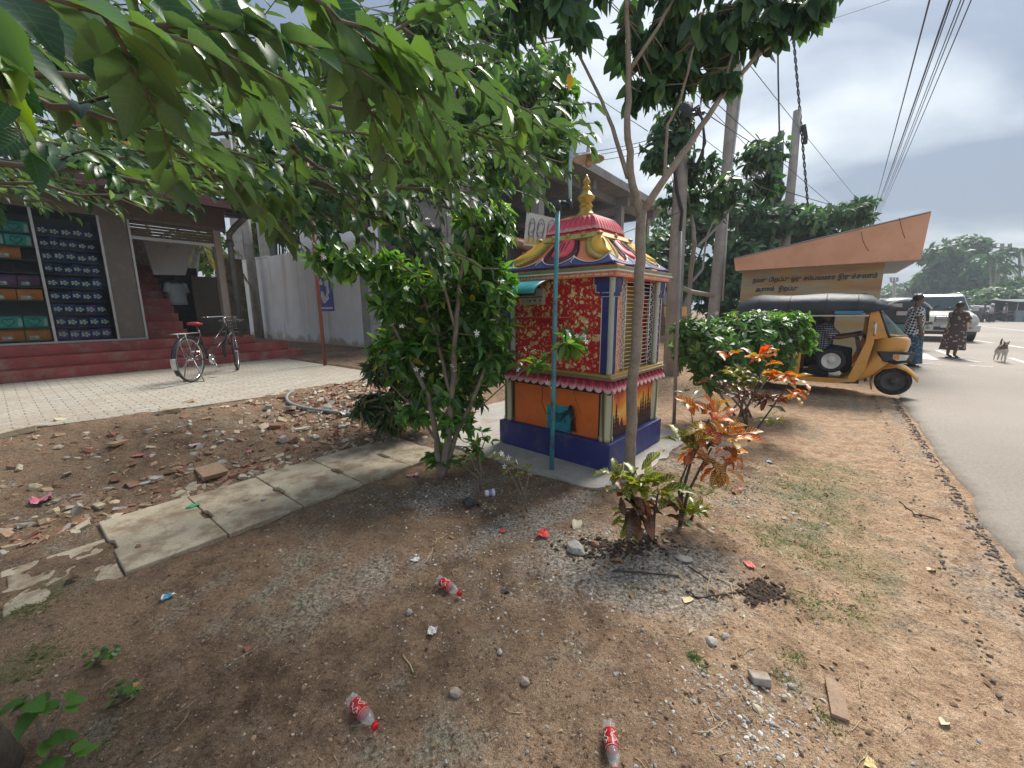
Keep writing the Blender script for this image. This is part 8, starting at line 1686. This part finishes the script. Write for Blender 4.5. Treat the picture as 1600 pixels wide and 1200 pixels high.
# ---- bottles
BG,t,b=nm('bottle_plastic'); b.inputs['Base Color'].default_value=(.75,.78,.78,1); b.inputs['Roughness'].default_value=.1; b.inputs['Alpha'].default_value=.2
CAPM=pm('bottle_cap',(.62,.012,.02),.35,.08,20); LBL=pm('bottle_label',(.42,.012,.02),.3,.2,25); LBO=pm('label_orange',(.72,.16,.05),.4)
def bottle(a,c_,label):
    A1,B1=GG(*a),GG(*c_); A1[2]+=.028; B1[2]+=.020; d_=B1-A1; L_=np.linalg.norm(d_[:2]); yaw=math.atan2(d_[1],d_[0]); o=thing('soda_bottle',label,'bottle',A1,yaw,'plastic bottles with red labels'); M=Matrix.Rotation(R(90),3,'Y'); k=L_/.205; L_=dict(local=True)
    prof=[(.012,0),(.022,-.002),(.0265,.006),(.028,.02),(.0265,.03),(.028,.045),(.0285,.06),(.0285,.105),(.027,.115),(.0285,.125),(.0275,.14),(.022,.158),(.015,.172),(.0125,.180),(.0125,.192),(.0145,.193),(.0125,.196)]
    pr=[(r*k,z*k) for r,z in prof]; MB().lathe(pr,(0,0,0),28,M).build('bottle_body',BG,o,**L_)
    bl=MB()
    for e in range(5): a_=2*math.pi*e/5; bl.lathe([(.001,-.004),(.007,.0),(.006,.006),(.001,.008)],(0.0,.017*math.cos(a_),.017*math.sin(a_)),8,M)
    bl.build('base_lobe',BG,o,**L_)
    MB().lathe([(r*k,z*k) for r,z in ((.0288,.03),(.0292,.031),(.0292,.112),(.0288,.113))],(0,0,0),32,M).build('label',LBL,o,**L_)
    mb=MB(); r=.0296*k
    def cyl(z,a_): return (z*k,r*math.sin(a_),r*math.cos(a_))
    # script-like strokes and small panel printed on the label
    for a0 in (-1.2,.2,1.8,3.4):
        for q in range(2): P=[cyl(.045+.052*u,a0+.30*math.sin(u*9+q*1.3)+q*.35) for u in np.linspace(0,1,14)]; mb.tube(P,.0012,4,False)
    for a0 in (-.6,1.2,3.0): 
        mb.mat(1); P=[cyl(.080,a0),cyl(.100,a0),cyl(.100,a0+.38),cyl(.080,a0+.38)]; mb.add(P,[(0,1,2,3)]); mb.mat(0)
    for z in (.034,.110): mb.tube([cyl(z,a_) for a_ in np.linspace(0,6.28,30)],.0007,3,False)
    mb.build('label_print',[WHT,LBO],o,**L_)
    mb=MB(); mb.lathe([(r_*k,z*k) for r_,z in ((.0135,.190),(.0155,.191),(.0155,.206),(.0145,.209),(.004,.2095))],(0,0,0),24,M)
    for e in range(24): a_=2*math.pi*e/24; mb.tube([(.192*k,.0156*k*math.cos(a_),.0156*k*math.sin(a_)),(.206*k,.0156*k*math.cos(a_),.0156*k*math.sin(a_))],.0008,3,False)
    mb.build('cap',CAPM,o,**L_)
bottle((550,1102),(588,1151),'empty clear bottle with red label and cap, lower left of the three')
bottle((686,913),(719,936),'empty clear bottle with red label and cap, farthest of the three from the camera')
bottle((950,1142),(962,1222),'clear bottle with red label cut off by the bottom picture edge')
# ---- wooden board
q=[GG(1287,1065),GG(1302,1068),GG(1327,1130),GG(1300,1118)]
q=[GG(1288,1064),GG(1303,1066),GG(1319,1092),GG(1327,1134),GG(1298,1122)]
q=[np.array([p[0],p[1],p[2]+.008]) for p in q][::-1]; o=MB().prism(q,(0,0,.012)).build('wooden_board',concrete('weathered_wood',(.27,.18,.12),(.36,.25,.17),.5,9.,.55,(.20,.14,.10)),None,bevel=.002); prop(o,'small weathered piece of wooden board on the right verge','board')
# ---- hose
P=[]
for px,py in ((600,602),(560,598),(510,600),(470,608),(450,620),(452,632),(475,640),(510,645),(560,652),(610,655),(660,650)): q=GG(px,py); q[2]+=.028; P.append(q)
Q=[]
for i in range(len(P)-1):
    p0,p1,p2,p3_=P[max(i-1,0)],P[i],P[i+1],P[min(i+2,len(P)-1)]
    for j in range(5): u=j/5; Q.append(.5*((2*p1)+(-p0+p2)*u+(2*p0-5*p1+4*p2-p3_)*u*u+(-p0+3*p1-3*p2+p3_)*u**3))
o=MB().tube(Q,.017,8).build('grey_hose',pm('hose_grey',(.26,.28,.29),.5,.1,10)); prop(o,'long grey pipe curving in a loop over the rubble heap','pipe')
# ---- roots, twigs
def twig(pts,r,mat,label,name='twig',cat='twig'):
    P=[]
    for p in pts: q=GG(*p); q[2]+=r*1.5; P.append(q)
    Q=[]
    for i in range(len(P)-1):
        for j in range(4): u=j/4; Q.append(P[i]*(1-u)+P[i+1]*u+rng.normal(size=3)*r*.6)
    Q.append(P[-1]); o=MB().tube(Q,r,5).build(name,mat); prop(o,label,cat)
ROOT=pm('root_tan',(.42,.32,.17),.8,.2,20); DTW=pm('dark_twig',(.08,.055,.04),.9,.2,20)
twig([(1110,900),(1104,925),(1122,940),(1130,925),(1145,935),(1142,915),(1120,905)],.003,ROOT,'tan root curling in loops beside the dug hole','root','root')
twig([(1075,885),(1090,895),(1110,910)],.003,DTW,'dark twig leading to the looping root')
twig([(1072,925),(1090,935),(1120,932),(1150,928)],.005,DTW,'dark root lying along the edge of the dug soil','root','root')
twig([(960,893),(1000,896),(1060,902)],.004,DTW,'straight dark twig in the grey gravel')
twig([(1107,1105),(1115,1125),(1120,1140)],.002,ROOT,'short tan stalk standing near the lower gravel')
twig([(1082,1145),(1105,1146),(1118,1138),(1135,1128)],.0025,ROOT,'curved tan stalk in the lower soil')
twig([(630,1025),(640,1040),(646,1052)],.003,ROOT,'pale twig end between the bottles')
twig([(665,880),(675,862),(682,845),(700,835)],.0025,ROOT,'bent straw above the upper bottle')
twig([(1405,785),(1430,805),(1470,815)],.005,DTW,'thin dark root line on the verge near the road','root','root')
twig([(1335,1035),(1342,1065),(1345,1090)],.0018,ROOT,'thin tan stalk right of the wooden board')
# dug dark soil lumps
mb=MB()
for _ in range(420):
    c_=G(1190+rng.normal()*17,925+rng.normal()*8,0); sz=rng.uniform(.004,.008)+.014*rng.random()**3; stone_mesh(mb,onG(c_[0],c_[1],.001),sz,.6,.3)
for _ in range(480):
    c_=G(960+rng.normal()*40,862+rng.normal()*9,0); sz=rng.uniform(.004,.008)+.012*rng.random()**3; stone_mesh(mb,onG(c_[0],c_[1],.001),sz,.6,.3)
prop(mb.build('dug_soil',pm('dark_dug_soil',(.06,.038,.027),.95,.3,40,.5,200)),label='freshly dug dark soil lumps around the crotons',cat='soil',kind='stuff')
# ================================================================ haze over the distance
HM=bpy.data.materials.new('haze_air'); HM.use_nodes=True; t=HM.node_tree; t.nodes.remove(t.nodes['Principled BSDF'])
pv=t.nodes.new('ShaderNodeVolumePrincipled'); pv.inputs['Color'].default_value=(.82,.90,1,1); pv.inputs['Density'].default_value=.0022; t.links.new(pv.outputs[0],t.nodes['Material Output'].inputs['Volume'])
mb=MB(); mb.box((0,0,9.5),(2400,2400,23)); o=mb.build('haze',HM); prop(o,kind='stuff',label='thin pale haze over the far road and trees',cat='haze')
